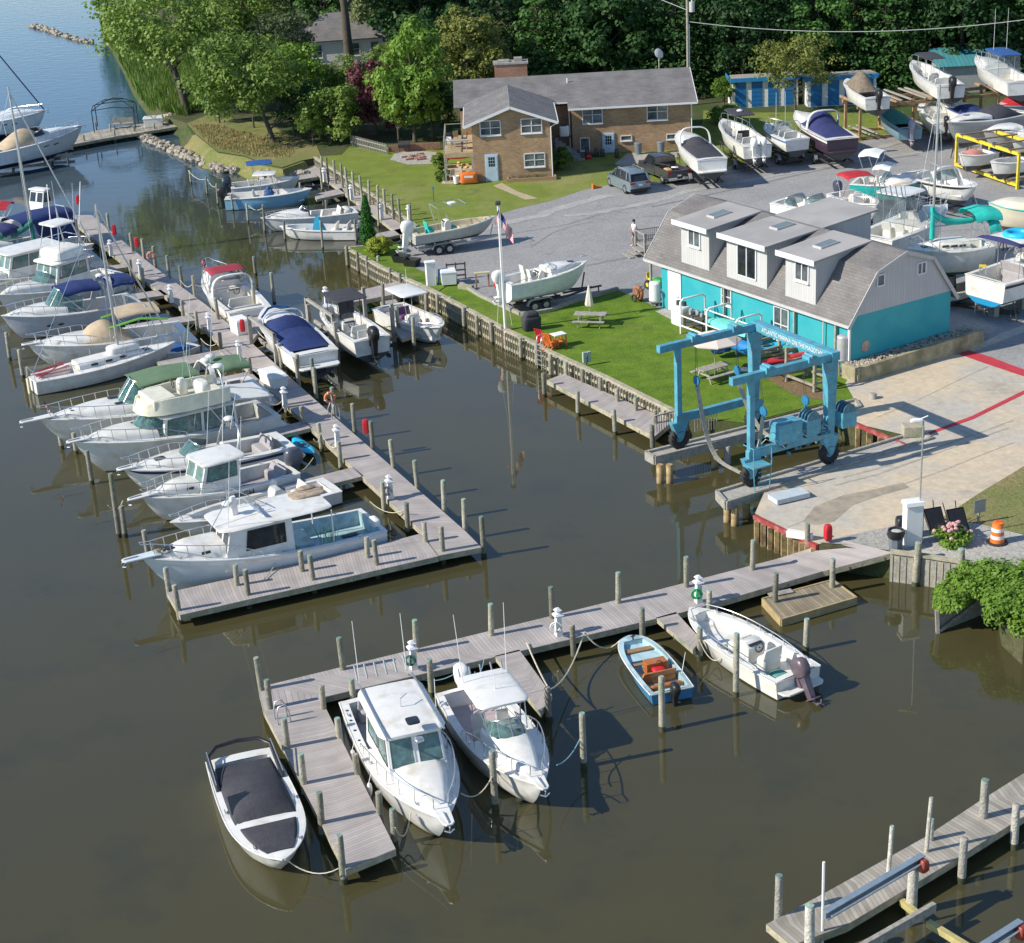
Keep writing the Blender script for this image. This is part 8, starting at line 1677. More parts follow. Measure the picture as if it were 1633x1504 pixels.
# B10 flybridge
b = Boat('flybridge_cruiser','cream flybridge cruiser with teal windows and green whip aerials',(117,704),(428,650),2.0,1.25,3.5,tw=.88,p=2.2,tm=.42,dr=.7,stripe=WHITE2,hull=WHITE2,bottom=BOTR,deck=WHITE2)
b.deck((.03,.24),sd=.3,zf=.5,floor=SEATG,wall=WHITE2); b.trunk(.62,.95,.4,wf=.8,flat=.4)
b.windshield(.72,.55,.9,zb=.15,wf=.82,rake=1.0,npan=5); b.house(.22,.6,wabs=1.35,H=1.15,rf=.2,rr=0,over=(.2,.1),fpan=1,wz=(.1,.92),glass=GLASS,sidewin=((.04,.45),(.5,.96)),open_aft=True)
m = MB(); rg = []; X0, X1 = b.L*.24, b.L*.68; z0 = 2.65
for u_, w_, h0, h1 in ((0,1.3,0,.7),(.1,1.42,0,.75),(.5,1.45,0,.8),(.78,1.3,.02,.8),(.93,.95,.03,.62),(1,.45,.05,.3)):
 x = X0+(X1-X0)*u_; rg.append([(x,-w_,z0+h0),(x-.05,-w_*.93,z0+h1),(x-.1,-w_*.86,z0+h1),(x-.1,-w_*.84,z0+(.25 if u_<.8 else h1-.04)),(x-.1,w_*.84,z0+(.25 if u_<.8 else h1-.04)),(x-.1,w_*.86,z0+h1),(x-.05,w_*.93,z0+h1),(x,w_,z0+h0)])
m.loft(rg); b.P('flybridge',m,M('flybridge_cream',(.74,.71,.55),.35,coat=.3),smooth=45)
m = MB(); m.box(X1-1.9,X1-.6,-1.1,1.1,z0+.25,z0+.82); b.P('bridge_dash',m,M('flybridge_cream',(.74,.71,.55)),bevel=.08); m = MB(); m.rbox((X0+1.1,.3,z0+.25),.6,1.2,.8,.3); m.rbox((X0+1.9,-.5,z0+.25),.5,.5,.9,.4); b.P('bridge_seats',m,SEAT,smooth=50); m = MB(); m.torus((X0+2.4,-.4,z0+.95),.18,.025,'x'); b.P('bridge_wheel',m,DARKM)
b.arch(.28,2.9,w_=1.25,flat=False,r=.05,m=CHROME,lean=-.2); b.radar(b.L*.25,.3,4.15,.32); b.rails(.5,1,.65,8); b.pulpit(.35,.4,m=WHITE2); b.hatches([(.76,0,.55,.5,.38),(.68,-.5,.4,.3,.42)],zo=0); b.platform(.7,z=.3)
m = MB(); m.add([(.3,-1.35,1.3),(.3,-1.35,2.3),(b.L*.2,-1.4,2.5),(b.L*.2,-1.4,1.3)],[(0,1,2,3)]); m.add([(.3,1.35,1.3),(.3,1.35,2.3),(b.L*.2,1.4,2.5),(b.L*.2,1.4,1.3)],[(0,1,2,3)]); m.add([(.25,-1.35,1.3),(.25,1.35,1.3),(.35,1.3,2.3),(.35,-1.3,2.3)],[(0,1,2,3)]); b.P('aft_enclosure',m,GLASSC,smooth=None); m = MB(); m.bar((.2,0,2.35),(b.L*.22,0,2.62),2.7,.05); b.P('aft_awning',m,WHITE2)
gr = M('whip_green',(.25,.5,.35),.5); b.whips([(b.L*.5,1.3,2.7,4.2,-.7,.1),(b.L*.35,-1.2,3.2,3.6,-.4,0)],m=gr); b.whips([(b.L*.4,.8,3.3,3.2,.5,.2)]); b.cleats()
# B9 sage canopied cruiser
b = Boat('express_cruiser','white cruiser with a sage green canopy and long bow pulpit',(62,668),(412,611),1.95,1.25,3.5,tw=.86,p=2.1,tm=.42,dr=.6)
b.deck((.05,.5),sd=.35,zf=.5,floor=NONSK,wall=SEATG); b.trunk(.56,.96,.45,wf=.8,flat=.3); b.windshield(.67,.42,1.3,zb=.2,wf=.84,rake=.8,npan=6); b.bimini(b.L*.3,b.L*.58,3.0,1.25,CVGRN,drop=.1,name='sage_canopy'); b.bimini(b.L*.06,b.L*.24,2.9,1.2,CVGRN,drop=.25,name='aft_canopy'); b.arch(.26,1.75,lean=-.3,w_=1.4)
b.radar(b.L*.24,.2,3.15,.3); b.radar(b.L*.2,-.4,3.1,.28); b.rails(.45,1.0,.65,9); b.pulpit(1.0,.4); b.hatches([(.84,0,.6,.55,.3),(.66,.55,.45,.3,.5),(.66,-.45,.6,.35,.55)],zo=0); b.platform(.8,z=.3); b.whips([(b.L*.3,-1.2,2.5,4.2,-.8,0),(b.L*.25,1.1,2.9,3.8,-.5,.2),(b.L*.08,.5,2,3.5,.3,.1)])
b.seat(b.L*.4,0,1.6,.5); b.seat(b.L*.15,0,2.0,.6,name='stern_bench'); m = MB(); [m.box(b.L*t-.3,b.L*t+.3,s_*(b.hb(t))-.015,s_*(b.hb(t))+.015,b.sz(t)-.45,b.sz(t)-.3)for t in(.46,.4)for s_ in(-1,1)]; b.P('side_vents',m,DARKM); b.cleats()
flag(at(70,640,3.0),.5,'tiny striped flag on the pulpit of the sage canopied cruiser',.3,.6)
# B8 sloop
def sloop(label,bow,stern,fb,fs,beam,mast_h,mast_t,z0=0,cover=None,hull=None,bottom=None,boomlen=.38,furl=True,cat='sailboat',cabin=(.3,.66),rust=None,stand=None,boomcol=None):
 b = Boat('sailboat',label,bow,stern,fb,fs,beam,z0,tw=.62,p=2.0,tm=.42,dr=.5,hull=hull,bottom=bottom,cat=cat); b.deck((.05,.3),sd=.4,zf=.4); b.trunk(cabin[0],cabin[1]+.12,.38,wf=.58,flat=.6)
 x = b.L*mast_t; z1 = b.sz(mast_t)+.3; m = MB(); m.tube([(x,0,z1),(x-.1,0,z1+mast_h)],.09,8,r1=.07); mo = b.P('mast',m,ALU,smooth=60); m = MB(); m.tube([(x-.05,-.7,z1+mast_h*.5),(x-.05,.7,z1+mast_h*.5)],.03,5); b.P('spreaders',m,ALU,parent=mo)
 m = MB(); m.tube([(x-.1,0,z1+.9),(x-b.L*boomlen,0,z1+.95)],.06,6); b.P('boom',m,ALU)
 if cover:
  m = MB(); n = 9; L_ = b.L*boomlen; m.loft([[(x+.1-L_*q,.17*k*sin(a),z1+1.05+(.9*(1-q)**4)+.22*k*cos(a))for a in[2*pi*j/8 for j in range(8)]]for q,k in[(i/n,1.15-.4*i/n)for i in range(n+1)]]); b.P('sail_cover',m,cover,smooth=60); m = MB(); m.tube([(x,0,z1+.2),(x,0,z1+2.1)],.17,8,r1=.12); b.P('mast_cover',m,cover,smooth=60)
 top = (x-.1,0,z1+mast_h*.97); m = MB(); m.tube([(x,s_*.0,z1+mast_h*.97)if False else top,(-.0,0,b.fs+.1)],.014,4)
 for s_ in (-1,1): m.tube([top,(x-.1,s_*.7,z1+mast_h*.5),(x,s_*b.hb(mast_t),b.sz(mast_t))],.013,4)
 b.P('rigging',m,CHROME); m = MB();
 if furl: m.tube([top,(b.L-.25,0,b.sz(1)+.15)],.055,6)
 else: m.tube([top,(b.L-.15,0,b.sz(1)+.1)],.015,4)
 b.P('forestay',m,ALU if furl else CHROME); m = MB(); [m.box(b.L*t-.2,b.L*t+.2,s_*(b.hb(t)*.58*1.0)-.02,s_*(b.hb(t)*.58)+.02,b.sz(t)+.12,b.sz(t)+.26)for t in(cabin[0]+.1,cabin[0]+.2,cabin[0]+.3)for s_ in(-1,1)]; b.P('cabin_windows',m,GLASSD)
 b.rails(.72,1,.55,3); m = MB()
 pts = [(b.L*t,-(b.hb(t)-.08),b.sz(t)+.55)for t in(.0,.2,.45,.7)]
 for s_ in (-1,1):
  m.tube([(a,s_*c*-1,d)for a,c,d in pts],.012,4)
  for t in (.0,.2,.45,.7): m.tube([(b.L*t,s_*(b.hb(t)-.08),b.sz(t)),(b.L*t,s_*(b.hb(t)-.08),b.sz(t)+.55)],.016,4)
 m.tube([pts[0],(0,b.hb(0)-.08,b.sz(0)+.55)],.02,5); b.P('lifelines',m,CHROME); b.hatches([(.78,0,.45,.45,.08)],zo=0); return b
b = sloop('white racing sloop with a tall slanting mast and red stern lines',(280,544),(50,604),1.15,.85,2.6,8.9,.60,boomlen=.0+.02)
m = MB(); m.bar((-.25,0,-.4),(-.25,0,.9),.3,.06,up=(1,0,0)); b.P('rudder',m,M('rudder_cream',(.66,.58,.42),.5)); m = MB(); rnd = random.Random(2); [m.tube([(b.L*.03,rnd.uniform(-.7,.7),.95),(b.L*.25,rnd.uniform(-.9,.9),1.0+rnd.uniform(0,.3))],.035,5)for k in range(7)]; b.P('red_lines',m,M('rope_red',(.5,.1,.1),.8)); m = MB(); m.rbox((b.L*.63,0,1.3),1.9,1.0,.42,.3); b.P('white_deck_box',m,WHITE,smooth=50)
# B7 tan covered
b = Boat('express_cruiser','white cruiser with tan canvas over its windscreen behind the white sloop',(44,549),(292,520),1.6,1.1,3.0,tw=.86,p=2.1,tm=.42,dr=.5); b.deck((.05,.5),sd=.3,zf=.45); b.trunk(.55,.95,.35,wf=.8,flat=.3); b.canvas(.36,.68,1.05,CVTAN,wf=.86,peak=.5,name='windscreen_cover',fall=1); b.bimini(b.L*.16,b.L*.44,2.75,1.15,CVTAN,drop=.2); b.rails(.5,1,.6,6); b.pulpit(.35,.4); b.platform(.6,z=.3)
m = MB(); m.tube([(b.L*.5,-1.2,2.1),(b.L*.3,-1.25,2.4),(b.L*.12,-1.2,2.1)],.07,6); m.tube([(b.L*.5,1.2,2.1),(b.L*.3,1.25,2.4),(b.L*.12,1.2,2.1)],.07,6); b.P('lime_noodles',m,M('noodle_lime',(.2,.55,.08),.6)); b.arch(.2,1.7,flat=False,r=.03,m=CHROME,lean=.3,w_=1.15); b.hatches([(.8,0,.5,.45,.25)],zo=0)
b = Boat('tender','small white tender with a blue cover behind the white sloop bow',(262,562),(306,548),.6,.5,1.5,tw=.95,p=3,q=1.6,cat='dinghy'); b.deck((.05,.85),sd=.15,zf=.2); b.canvas(.1,.8,.25,CVBLUE)
# B6 royal blue canopied
b = Boat('express_cruiser','white cruiser with royal blue canopy and silver hull',(2,503),(214,474),1.8,1.25,3.2,tw=.86,p=2.1,tm=.42,dr=.6,hull=M('hull_silver',(.48,.5,.56),.3,coat=.3),deck=WHITE,rail=WHITE,bottom=BOTB); b.deck((.05,.5),sd=.3,zf=.5); b.trunk(.55,.96,.4,wf=.8,flat=.3); b.windshield(.69,.43,1.15,zb=.2,wf=.82,rake=.8)
b.bimini(b.L*.28,b.L*.57,2.85,1.2,CVNAVY,drop=.35); b.bimini(b.L*.02,b.L*.24,2.8,1.2,CVNAVY,drop=.35,name='aft_canopy'); b.arch(.27,1.75,lean=-.6,w_=1.3); b.radar(b.L*.24,0,3.0,.26); m = MB(); m.loft([[(b.L*.02,-1.2,1.3),(b.L*.22,-1.25,1.35),(b.L*.22,1.25,1.35),(b.L*.02,1.2,1.3)],[(b.L*.04,-1.15,2.7),(b.L*.22,-1.15,2.75),(b.L*.22,1.15,2.75),(b.L*.04,1.15,2.7)]],cap0=False,cap1=False); b.P('side_curtains',m,GLASSC,smooth=None); b.rails(.45,1,.6,7); b.hatches([(.8,0,.5,.4,.3)],zo=0); b.platform(.6,z=.3); m = MB(); [m.ell((b.L*t,s_*(b.hb(t)*.9+.02),.85),(.22,.04,.07),8,4)for t in(.62,.7)for s_ in(-1,1)]; b.P('portlights',m,GLASSD)
# B5 tower sportfisher
b = Boat('sportfisher','white sportfisher with a tall tuna tower and outriggers',(-6,470),(182,432),1.9,1.1,3.4,tw=.88,p=2.1,tm=.42,dr=.6); b.deck((.03,.32),sd=.3,zf=.45); b.trunk(.6,.96,.45,wf=.8,flat=.4); b.windshield(.7,.55,.85,zb=.2,wf=.8,rake=1); b.house(.3,.6,wabs=1.25,H=1.6,zb=1.4,rf=.3,rr=0,over=(.4,.3),fpan=3,glass=GLASS,wz=(.4,.9))
m = MB(); z0 = b.htop+.1; m.rbox((b.L*.42,0,z0),2.4,2.3,.75,.3); b.P('flybridge',m,WHITE,smooth=50); b.roof(b.L*.34,b.L*.52,z0+2.3,.95,name='tower_roof'); pts = []
for s_ in (-1,1):
 pts += [[(b.L*.22,s_*1.5,1.2),(b.L*.36,s_*.8,z0+2.3)],[(b.L*.55,s_*1.3,2.2),(b.L*.48,s_*.8,z0+2.3)],[(b.L*.3,s_*1.2,z0),(b.L*.36,s_*.7,z0+2.3)],[(b.L*.3,s_*.95,z0+1.3),(b.L*.5,s_*.95,z0+1.3)],[(b.L*.36,s_*.6,z0+2.3),(b.L*.38,s_*.5,z0+3.4)]]
pts += [[(b.L*.3,-.95,z0+1.3),(b.L*.3,.95,z0+1.3)],[(b.L*.38,-.5,z0+3.4),(b.L*.38,.5,z0+3.4)]]; b.legs(pts,.028,CHROME,'tower_frame'); b.legs([[(b.L*.4,-1.3,2.6),(b.L*.15,-4.2,7.0)],[(b.L*.4,1.3,2.6),(b.L*.15,-.4,7.6)]],.03,CVWHITE,'outriggers'); b.rails(.5,1,.6,6); b.platform(.5)
b.whips([(b.L*.35,.9,z0+2.3,2.6,-.3,0),(b.L*.35,-.9,z0+2.3,2.6,0,0)])
# B4 hardtop trawler
b = Boat('trawler','white long roofed cabin cruiser beyond the tower boat',(-60,446),(108,420),1.8,1.1,3.2,tw=.9,p=2.2,tm=.42,dr=.5); b.deck((.03,.3),sd=.25,zf=.4); b.trunk(.66,.95,.4,wf=.8,flat=.4); b.house(.28,.66,wabs=1.25,H=1.6,zb=1.3,rf=.35,rr=0,over=(.35,1.4),fpan=3,glass=GLASS,wz=(.42,.9),sidewin=((.05,.45),(.5,.93))); b.rails(.5,1,.6,6); b.legs([[(b.L*.1,s_*1.2,1.1),(b.L*.12,s_*1.2,b.htop)]for s_ in(-1,1)],.03)
# B3 green cover sailboat
b = sloop('white sailboat with a dark green sail cover and tall grey mast',(150,388),(-45,412),1.2,.9,3.0,11.6,.52,cover=CVDTEAL,boomlen=.4)
# B2 big navy canvas
b = Boat('motor_yacht','white motor yacht with a large navy blue canvas enclosure',(-70,402),(112,372),1.9,1.2,3.4,tw=.9,p=2.2,tm=.42,dr=.5); b.deck((.03,.5),sd=.25,zf=.5); b.trunk(.58,.95,.5,wf=.8,flat=.4); b.windshield(.66,.5,.9,zb=.3,wf=.85); b.bimini(b.L*.02,b.L*.5,3.3,1.45,CVNAVY,drop=.4); m = MB(); m.loft([[(b.L*.03,-1.4,1.3),(b.L*.25,-1.45,1.3),(b.L*.25,1.45,1.3),(b.L*.03,1.4,1.3)],[(b.L*.03,-1.4,2.95),(b.L*.25,-1.45,2.95),(b.L*.25,1.45,2.95),(b.L*.03,1.4,2.95)]],cap0=False,cap1=False); b.P('canvas_sides',m,CVNAVY,smooth=None); b.bimini(b.L*.5,b.L*.66,2.95,1.2,CVPURP,drop=.5,name='front_canvas')
b = Boat('runabout','white boat with a red canopy at the left border',(-60,350),(24,352),1.3,1.0,2.6); b.deck((.05,.5),sd=.3); b.bimini(b.L*.04,b.L*.45,2.4,1.1,CVRED,drop=.3); b.trunk(.55,.9,.4)
b = Boat('houseboat','small white boat with a flat cabin at the far end of the long dock',(48,336),(80,330),1.0,.8,2.2,cat='boat'); b.deck((.05,.3),sd=.3); b.house(.2,.75,wabs=.85,H=1.5,zb=.9,fpan=2,sidewin=((.1,.45),(.55,.9)),over=(.15,.15))
b = Boat('sailboat','grey hulled sailboat bow between the sportfisher and the long dock',(150,408),(0,430),1.2,.9,2.6,tw=.7,hull=WHITE2); b.deck((.05,.3),sd=.3); b.trunk(.35,.75,.35,wf=.6); b.rails(.6,1,.5,4)
# far left yachts on the old dock
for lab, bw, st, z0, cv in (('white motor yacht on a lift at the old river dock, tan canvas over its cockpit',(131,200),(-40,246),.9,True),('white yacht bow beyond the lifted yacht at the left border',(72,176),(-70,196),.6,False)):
 b = Boat('motor_yacht',lab,bw,st,1.9,1.2,3.4,z0=z0,tw=.86,p=2.1,tm=.42,dr=.6,hull=M('hull_coolwhite',(.66,.7,.74),.35),bottom=NAVY); b.deck((.05,.45),sd=.3,zf=.5); b.trunk(.5,.95,.55,wf=.8,flat=.3); b.rails(.45,1,.65,7); b.pulpit(.3,.35)  # cool white hull colour shared by both yachts
 if cv: b.canvas(.2,.62,1.3,CVTAN,wf=.8,peak=.6); b.windshield(.64,.5,.5,zb=.5,wf=.8,glass=GLASSD)
 m = MB(); [m.bar((b.L*t,s_*(b.hb(t)*.93),.95),(b.L*(t+.05),s_*(b.hb(t+.05)*.9),1.0),.06,.1)for t in(.55,.65,.4)for s_ in(-1,1)]; b.P('portlights',m,GLASSD); b.whips([(b.L*.3,0,2.3,3,-.3,0)])
 if not cv:
  m = MB(); m.tube([(b.L-.1,0,2.0),(b.L-6.5,0,12)],.07,6); b.P('furled_headstay',m,M('stay_navy',(.03,.05,.12),.7))
t = thing('lift_cradle','grey beams of the lift beneath the tan canvased yacht','boat lift',at(20,252,.5),.2); m = MB(); m.box(-4,5.5,-1.6,-1.4,0,.25); m.box(-4,5.5,1.2,1.4,0,.25); [m.box(x-.1,x+.1,-1.8,1.8,-.3,-.05)for x in(-3,0,3.5)]; m.build('cradle_beams',TIMBG,t)
# ---- east side slips
b = Boat('express_cruiser','white cruiser with a dark red canopy docked bow out on the long dock',(332,426),(399,494),1.6,1.1,3.1,tw=.88,p=2.3,tm=.42,dr=.5); b.deck((.05,.52),sd=.3,zf=.45,floor=NONSK); b.trunk(.56,.95,.4,wf=.8,flat=.3); b.windshield(.68,.52,.7,zb=.2,wf=.82); b.bimini(b.L*.44,b.L*.62,2.6,1.2,M('canopy_burgundy',(.30,.03,.05),.8),drop=.15); b.arch(.4,1.35,lean=-.3,w_=1.35); b.rails(.5,1,.65,6,low=True); b.seat(b.L*.25,0,1.6,.6,name='bench_seat'); b.seat(b.L*.42,.5,.6,.5); b.console(b.L*.52,1.0,.8,.4,y=-.4,screen=False); b.seat(b.L*.08,0,2.0,.4,h=.5,back=.3,name='stern_bench'); b.platform(.7,z=.3); m = MB(); m.ell((b.L*.99,.3,1.9),(.25,.2,.3),8,5); b.P('bow_fender',m,M('fender_plum',(.2,.05,.07),.5),smooth=60)
b = Boat('bowrider','cruiser under bright navy covers raised on a lift',(424,489),(503,563),1.35,1.05,3.0,z0=.75,tw=.9,p=2.6,q=1.15,tm=.42,dr=.55); b.deck((.06,.7),sd=.3,zf=.5); b.trunk(.66,.92,.3,wf=.75,flat=.3); b.canvas(.1,.46,.45,CVNAVY,wf=.86,peak=.8,name='aft_cover'); b.canvas(.40,.72,.75,CVNAVY,wf=.88,peak=.4,name='helm_cover'); b.arch(.62,.85,lean=.2,w_=1.25,flat=False,r=.05,m=WHITE); b.platform(.8,z=.35); m = MB(); rr_ = [(b.L*.7,-1.1,1.6),(b.L*.76,-.5,1.9),(b.L*.77,0,1.95),(b.L*.76,.5,1.9),(b.L*.7,1.1,1.6)]; m.tube(rr_,.07,6); b.P('folded_top',m,CVBLUE,smooth=60); m = MB(); m.box(-.1,.1,-.5,.5,-.2,.4); b.P('stern_drive',m,BLACKP,bevel=.03); b.hatches([(.82,0,.4,.4,.2)],zo=0)
b = Boat('console_boat','white boat with a black canopy and black outboard on a lift',(518,484),(593,540),1.35,1.0,2.5,z0=.75,tw=.9,p=2.6,q=1.15,tm=.42,dr=.5); b.deck((.05,.9),sd=.22,zf=.35,floor=NONSK,bowpit=(.6,.6)); b.console(b.L*.5,.9,.9,.6); b.ttop(b.L*.36,b.L*.72,2.65,1.05,m=CVBLK,fabric=True,name='black_canopy',th=.04,legm=DARKM); b.seat(b.L*.3,0,1.0,.6,h=.6,back=.4,name='helm_seat'); m = MB(); m.add([(b.L*.68,-1.0,.7),(b.L*.68,.0,.7),(b.L*.7,0,2.6),(b.L*.7,-1.0,2.6)],[(0,1,2,3)]); b.P('black_curtain',m,CVBLK); b.outboard(1,1.3,BLACKP); b.rails(.55,1,.35,4); b.seat(.5,0,1.5,.4,h=.4,back=.25,name='stern_bench'); m = MB(); m.tube([(b.L*.12,-.5,.6),(b.L*.12,-.5,1.3),(b.L*.12,.5,1.3),(b.L*.12,.5,.6)],.04,6); b.P('tow_bar',m,WHITE)
b = Boat('console_boat','white console boat with a square white T top against the seawall',(703,521),(618,487),1.3,.9,2.4,tw=.92,p=2.8,q=1.25,tm=.42,dr=.4); b.deck((.05,.92),sd=.2,zf=.3,floor=M('nonskid_pink',(.5,.42,.4),.8),bowpit=(.62,.75)); b.console(b.L*.48,.8,.9,.6); b.ttop(b.L*.22,b.L*.58,2.5,.95,m=WHITE); b.seat(b.L*.34,0,.9,.5,h=.6,name='leaning_post',m=M('cushion_purple',(.12,.05,.15),.7)); b.seat(b.L*.62,0,.7,.5,h=.5,back=0,name='bow_seat'); b.rails(.5,1,.2,4); b.whips([(b.L*.3,.4,2.5,1.2,0,0)]); m = MB(); m.rbox((b.L*.78,-.1,.78),.5,.4,.2,.5); b.P('blue_rag',m,M('cloth_blue',(.1,.2,.35),.9),smooth=60)
for i, (bx,by,lab) in enumerate([(470,562,'navy covered'),(560,532,'black canopied')]):
 t = thing('boat_lift_cradle',f'grey beams of the lift under the {lab} boat','boat lift',at(bx,by,.3),radians(-64)); m = MB(); m.box(-3.5,3.5,-1.1,-.95,0,.2); m.box(-3.5,3.5,.95,1.1,0,.2); [m.box(x-.08,x+.08,-1.9,1.9,-.2,0)for x in(-2.2,2.2)]; [m.box(x-.1,x+.1,y-.1,y+.1,-1.5,2.1)for x in(-2.2,2.2)for y in(-1.9,1.9)]; m.box(-2.3,2.3,-1.98,-1.82,1.95,2.1); m.build('cradle_beams',TIMBG,t)
 # ---- creek slips
b = Boat('console_boat','white boat with flat blue T top and two outboards at the head of the creek',(478,281),(368,296),1.2,.95,2.5,tw=.92,p=2.6,q=1.2,dr=.4); b.deck((.05,.9),sd=.22,zf=.35); b.console(b.L*.45); b.ttop(b.L*.25,b.L*.62,2.6,.95,m=CVBLUE,fabric=True,name='blue_top'); b.outboard(2,1.15,M('cowl_dark',(.03,.04,.06),.3)); b.seat(b.L*.3,0)
b = Boat('console_boat','light blue hulled console boat with white T top in the creek',(497,300),(361,313),1.25,.95,2.4,tw=.92,p=2.6,q=1.2,dr=.4,hull=LBLUE,deck=WHITE,rail=WHITE,bottom=CVWHITE); b.deck((.05,.9),sd=.2,zf=.35,floor=WHITE2,bowpit=(.62,.7)); b.console(b.L*.5,.8,1.0,.6); b.ttop(b.L*.34,b.L*.6,2.6,.8,m=WHITE); b.canvas(.44,.56,.7,CVBLUE,wabs=.55,name='console_cover',zoff=-.1); b.outboard(1,1.2,BLACKP); b.seat(b.L*.35,0,.9)
b = Boat('cuddy_boat','white cuddy boat with covered bow in the creek beside the light blue boat',(416,347),(566,334),1.2,.9,2.4,tw=.9,p=2.3,dr=.4); b.deck((.05,.5),sd=.22,zf=.35); b.trunk(.52,.94,.4,wf=.75,flat=.3); b.windshield(.62,.5,.5,zb=.15,wf=.75,glass=GLASSD); b.seat(b.L*.2,0,1.2); b.seat(b.L*.4,.5,.5); b.rails(.6,1,.35,4); m = MB(); m.rbox((b.L*.1,0,.8),.7,1.3,.4,.5); b.P('sun_pad',m,SEAT,smooth=50)
b = Boat('console_boat','small white console boat with turquoise covered helm by the evergreen',(446,360),(571,363),.95,.75,2.1,tw=.92,p=2.6,q=1.15,dr=.35,bottom=NAVY); b.deck((.05,.9),sd=.18,zf=.25,floor=WHITE2,bowpit=(.7,.55)); m = MB(); m.loft([[(b.L*.5-.55,-.45,.25),(b.L*.5+.5,-.45,.25),(b.L*.5+.5,.45,.25),(b.L*.5-.55,.45,.25)],[(b.L*.5-.1,-.12,1.6),(b.L*.5+.2,-.12,1.6),(b.L*.5+.2,.12,1.6),(b.L*.5-.1,.12,1.6)]]); b.P('console_cover',m,M('canvas_cyan',(.01,.28,.45),.8),smooth=None); b.outboard(1,1.0,M('cowl_greyblue',(.1,.1,.14),.4)); b.seat(b.L*.3,0,.9); b.seat(b.L*.15,0,1.2,.5,name='cooler')
# ---- yard boats on trailers and stands
def trailer(b,label,wheels=2,gz=GZ,two=True,col=None,fwd=.8):
 t = thing('boat_trailer',label,'trailer',(*b.root.location.xy,gz),b.rz); L_ = b.L; m = MB(); zt = b.z0 - b.dr - gz
 for s_ in (-1,1): m.bar((.2,s_*b.B*.34,.5),(L_*.7,s_*b.B*.3,.5),.08,.14); m.bar((L_*.7,s_*b.B*.3,.5),(L_+.3,0,.5),.08,.12); m.bar((.3,s_*.55,max(.55,zt+.0)),(L_*.62,s_*.5,max(.55,zt)),.1,.12)
 for x in (.3,L_*.2,L_*.45,L_*.62): m.bar((x,-b.B*.36,.46),(x,b.B*.36,.46),.07,.08)
 m.bar((L_*.7,0,.5),(L_+1.0,0,.48),.1,.1); m.bar((L_*.93,0,.5),(L_*.97,0,b.z0-gz+b.fb*.45),.07,.07); m.bar((L_+.8,0,.45),(L_+.8,0,0),.06,.06); m.build('trailer_frame',col or DARKM,t)
 for k in range(wheels):
  for s_ in (-1,1): wheel(t,L_*.26+k*.78,s_*(b.B*.44),.34)
 m = MB();
 for s_ in (-1,1): x0 = L_*.26-.5; x1 = L_*.26+.78*(wheels-1)+.5; m.loft([[(x,s_*b.B*.44-.14,z),(x,s_*b.B*.44+.14,z),(x,s_*b.B*.44+.14,z+.03),(x,s_*b.B*.44-.14,z+.03)]for x,z in((x0,.45),(x0+.15,.7),(x0+.35,.78),(x1-.35,.78),(x1-.15,.7),(x1,.45))])
 m.build('mudguards',ALU,t); return t
def stands(b,label,gz=GZ):
 t = thing('boat_stands',label,'boat stands',(*b.root.location.xy,gz),b.rz); m = MB(); zt = b.z0 - gz
 for q in (.15,.5,.78):
  for s_ in (-1,1): y = s_*b.hb(q)*.75; m.tube([(b.L*q,y*1.35,0),(b.L*q,y,zt*.98)],.04,5); m.tube([(b.L*q-.3,y*1.1,0),(b.L*q,y,zt*.6)],.03,4); m.tube([(b.L*q+.3,y*1.1,0),(b.L*q,y,zt*.6)],.03,4)
 m.build('jack_stands',DARKM,t); m = MB(); [m.box(b.L*q-.2,b.L*q+.2,-.25,.25,0,max(.1,zt-b.dr))for q in(.12,.45)]; m.build('keel_blocks',TIMBG,t)
TZ = GZ + .95
b = Boat('bay_boat','long pale bay boat with white outboard on a tandem trailer',(789,344),(655,371),1.0,.7,2.2,z0=TZ-.05,tw=.9,p=2.4,tm=.4,dr=.3,hull=M('hull_khaki',(.42,.43,.38),.4),deck=M('deck_sand',(.55,.48,.34),.6),rail=WHITE2); b.deck((.05,.88),sd=.14,zf=.35,floor=M('deck_sand',(.55,.48,.34)),bowpit=(.6,.5)); b.console(b.L*.42,.7,.9,.5); b.seat(b.L*.22,0,.8,.5,m=CVTEAL,name='turquoise_seat'); b.seat(b.L*.5,0,.6,.4,h=.4,back=0,m=CVTEAL,name='front_seat'); b.outboard(1,1.35,CVWHITE,tilt=.25); b.legs([[(b.L*.33,s_*.4,.4),(b.L*.28,s_*.8,2.3),(b.L*.62,s_*.8,2.35)]for s_ in(-1,1)]+[[(b.L*.28,-.8,2.3),(b.L*.28,.8,2.3)],[(b.L*.62,-.8,2.35),(b.L*.62,.8,2.35)],[(b.L*.45,-.8,2.32),(b.L*.45,.8,2.32)]],.025,CHROME,'tower_frame'); m = MB(); m.rbox((b.L*.5,0,2.3),.6,.5,.12,.4); b.P('tower_box',m,CVWHITE,smooth=50); trailer(b,'tandem trailer carrying the long pale bay boat',col=ALU)
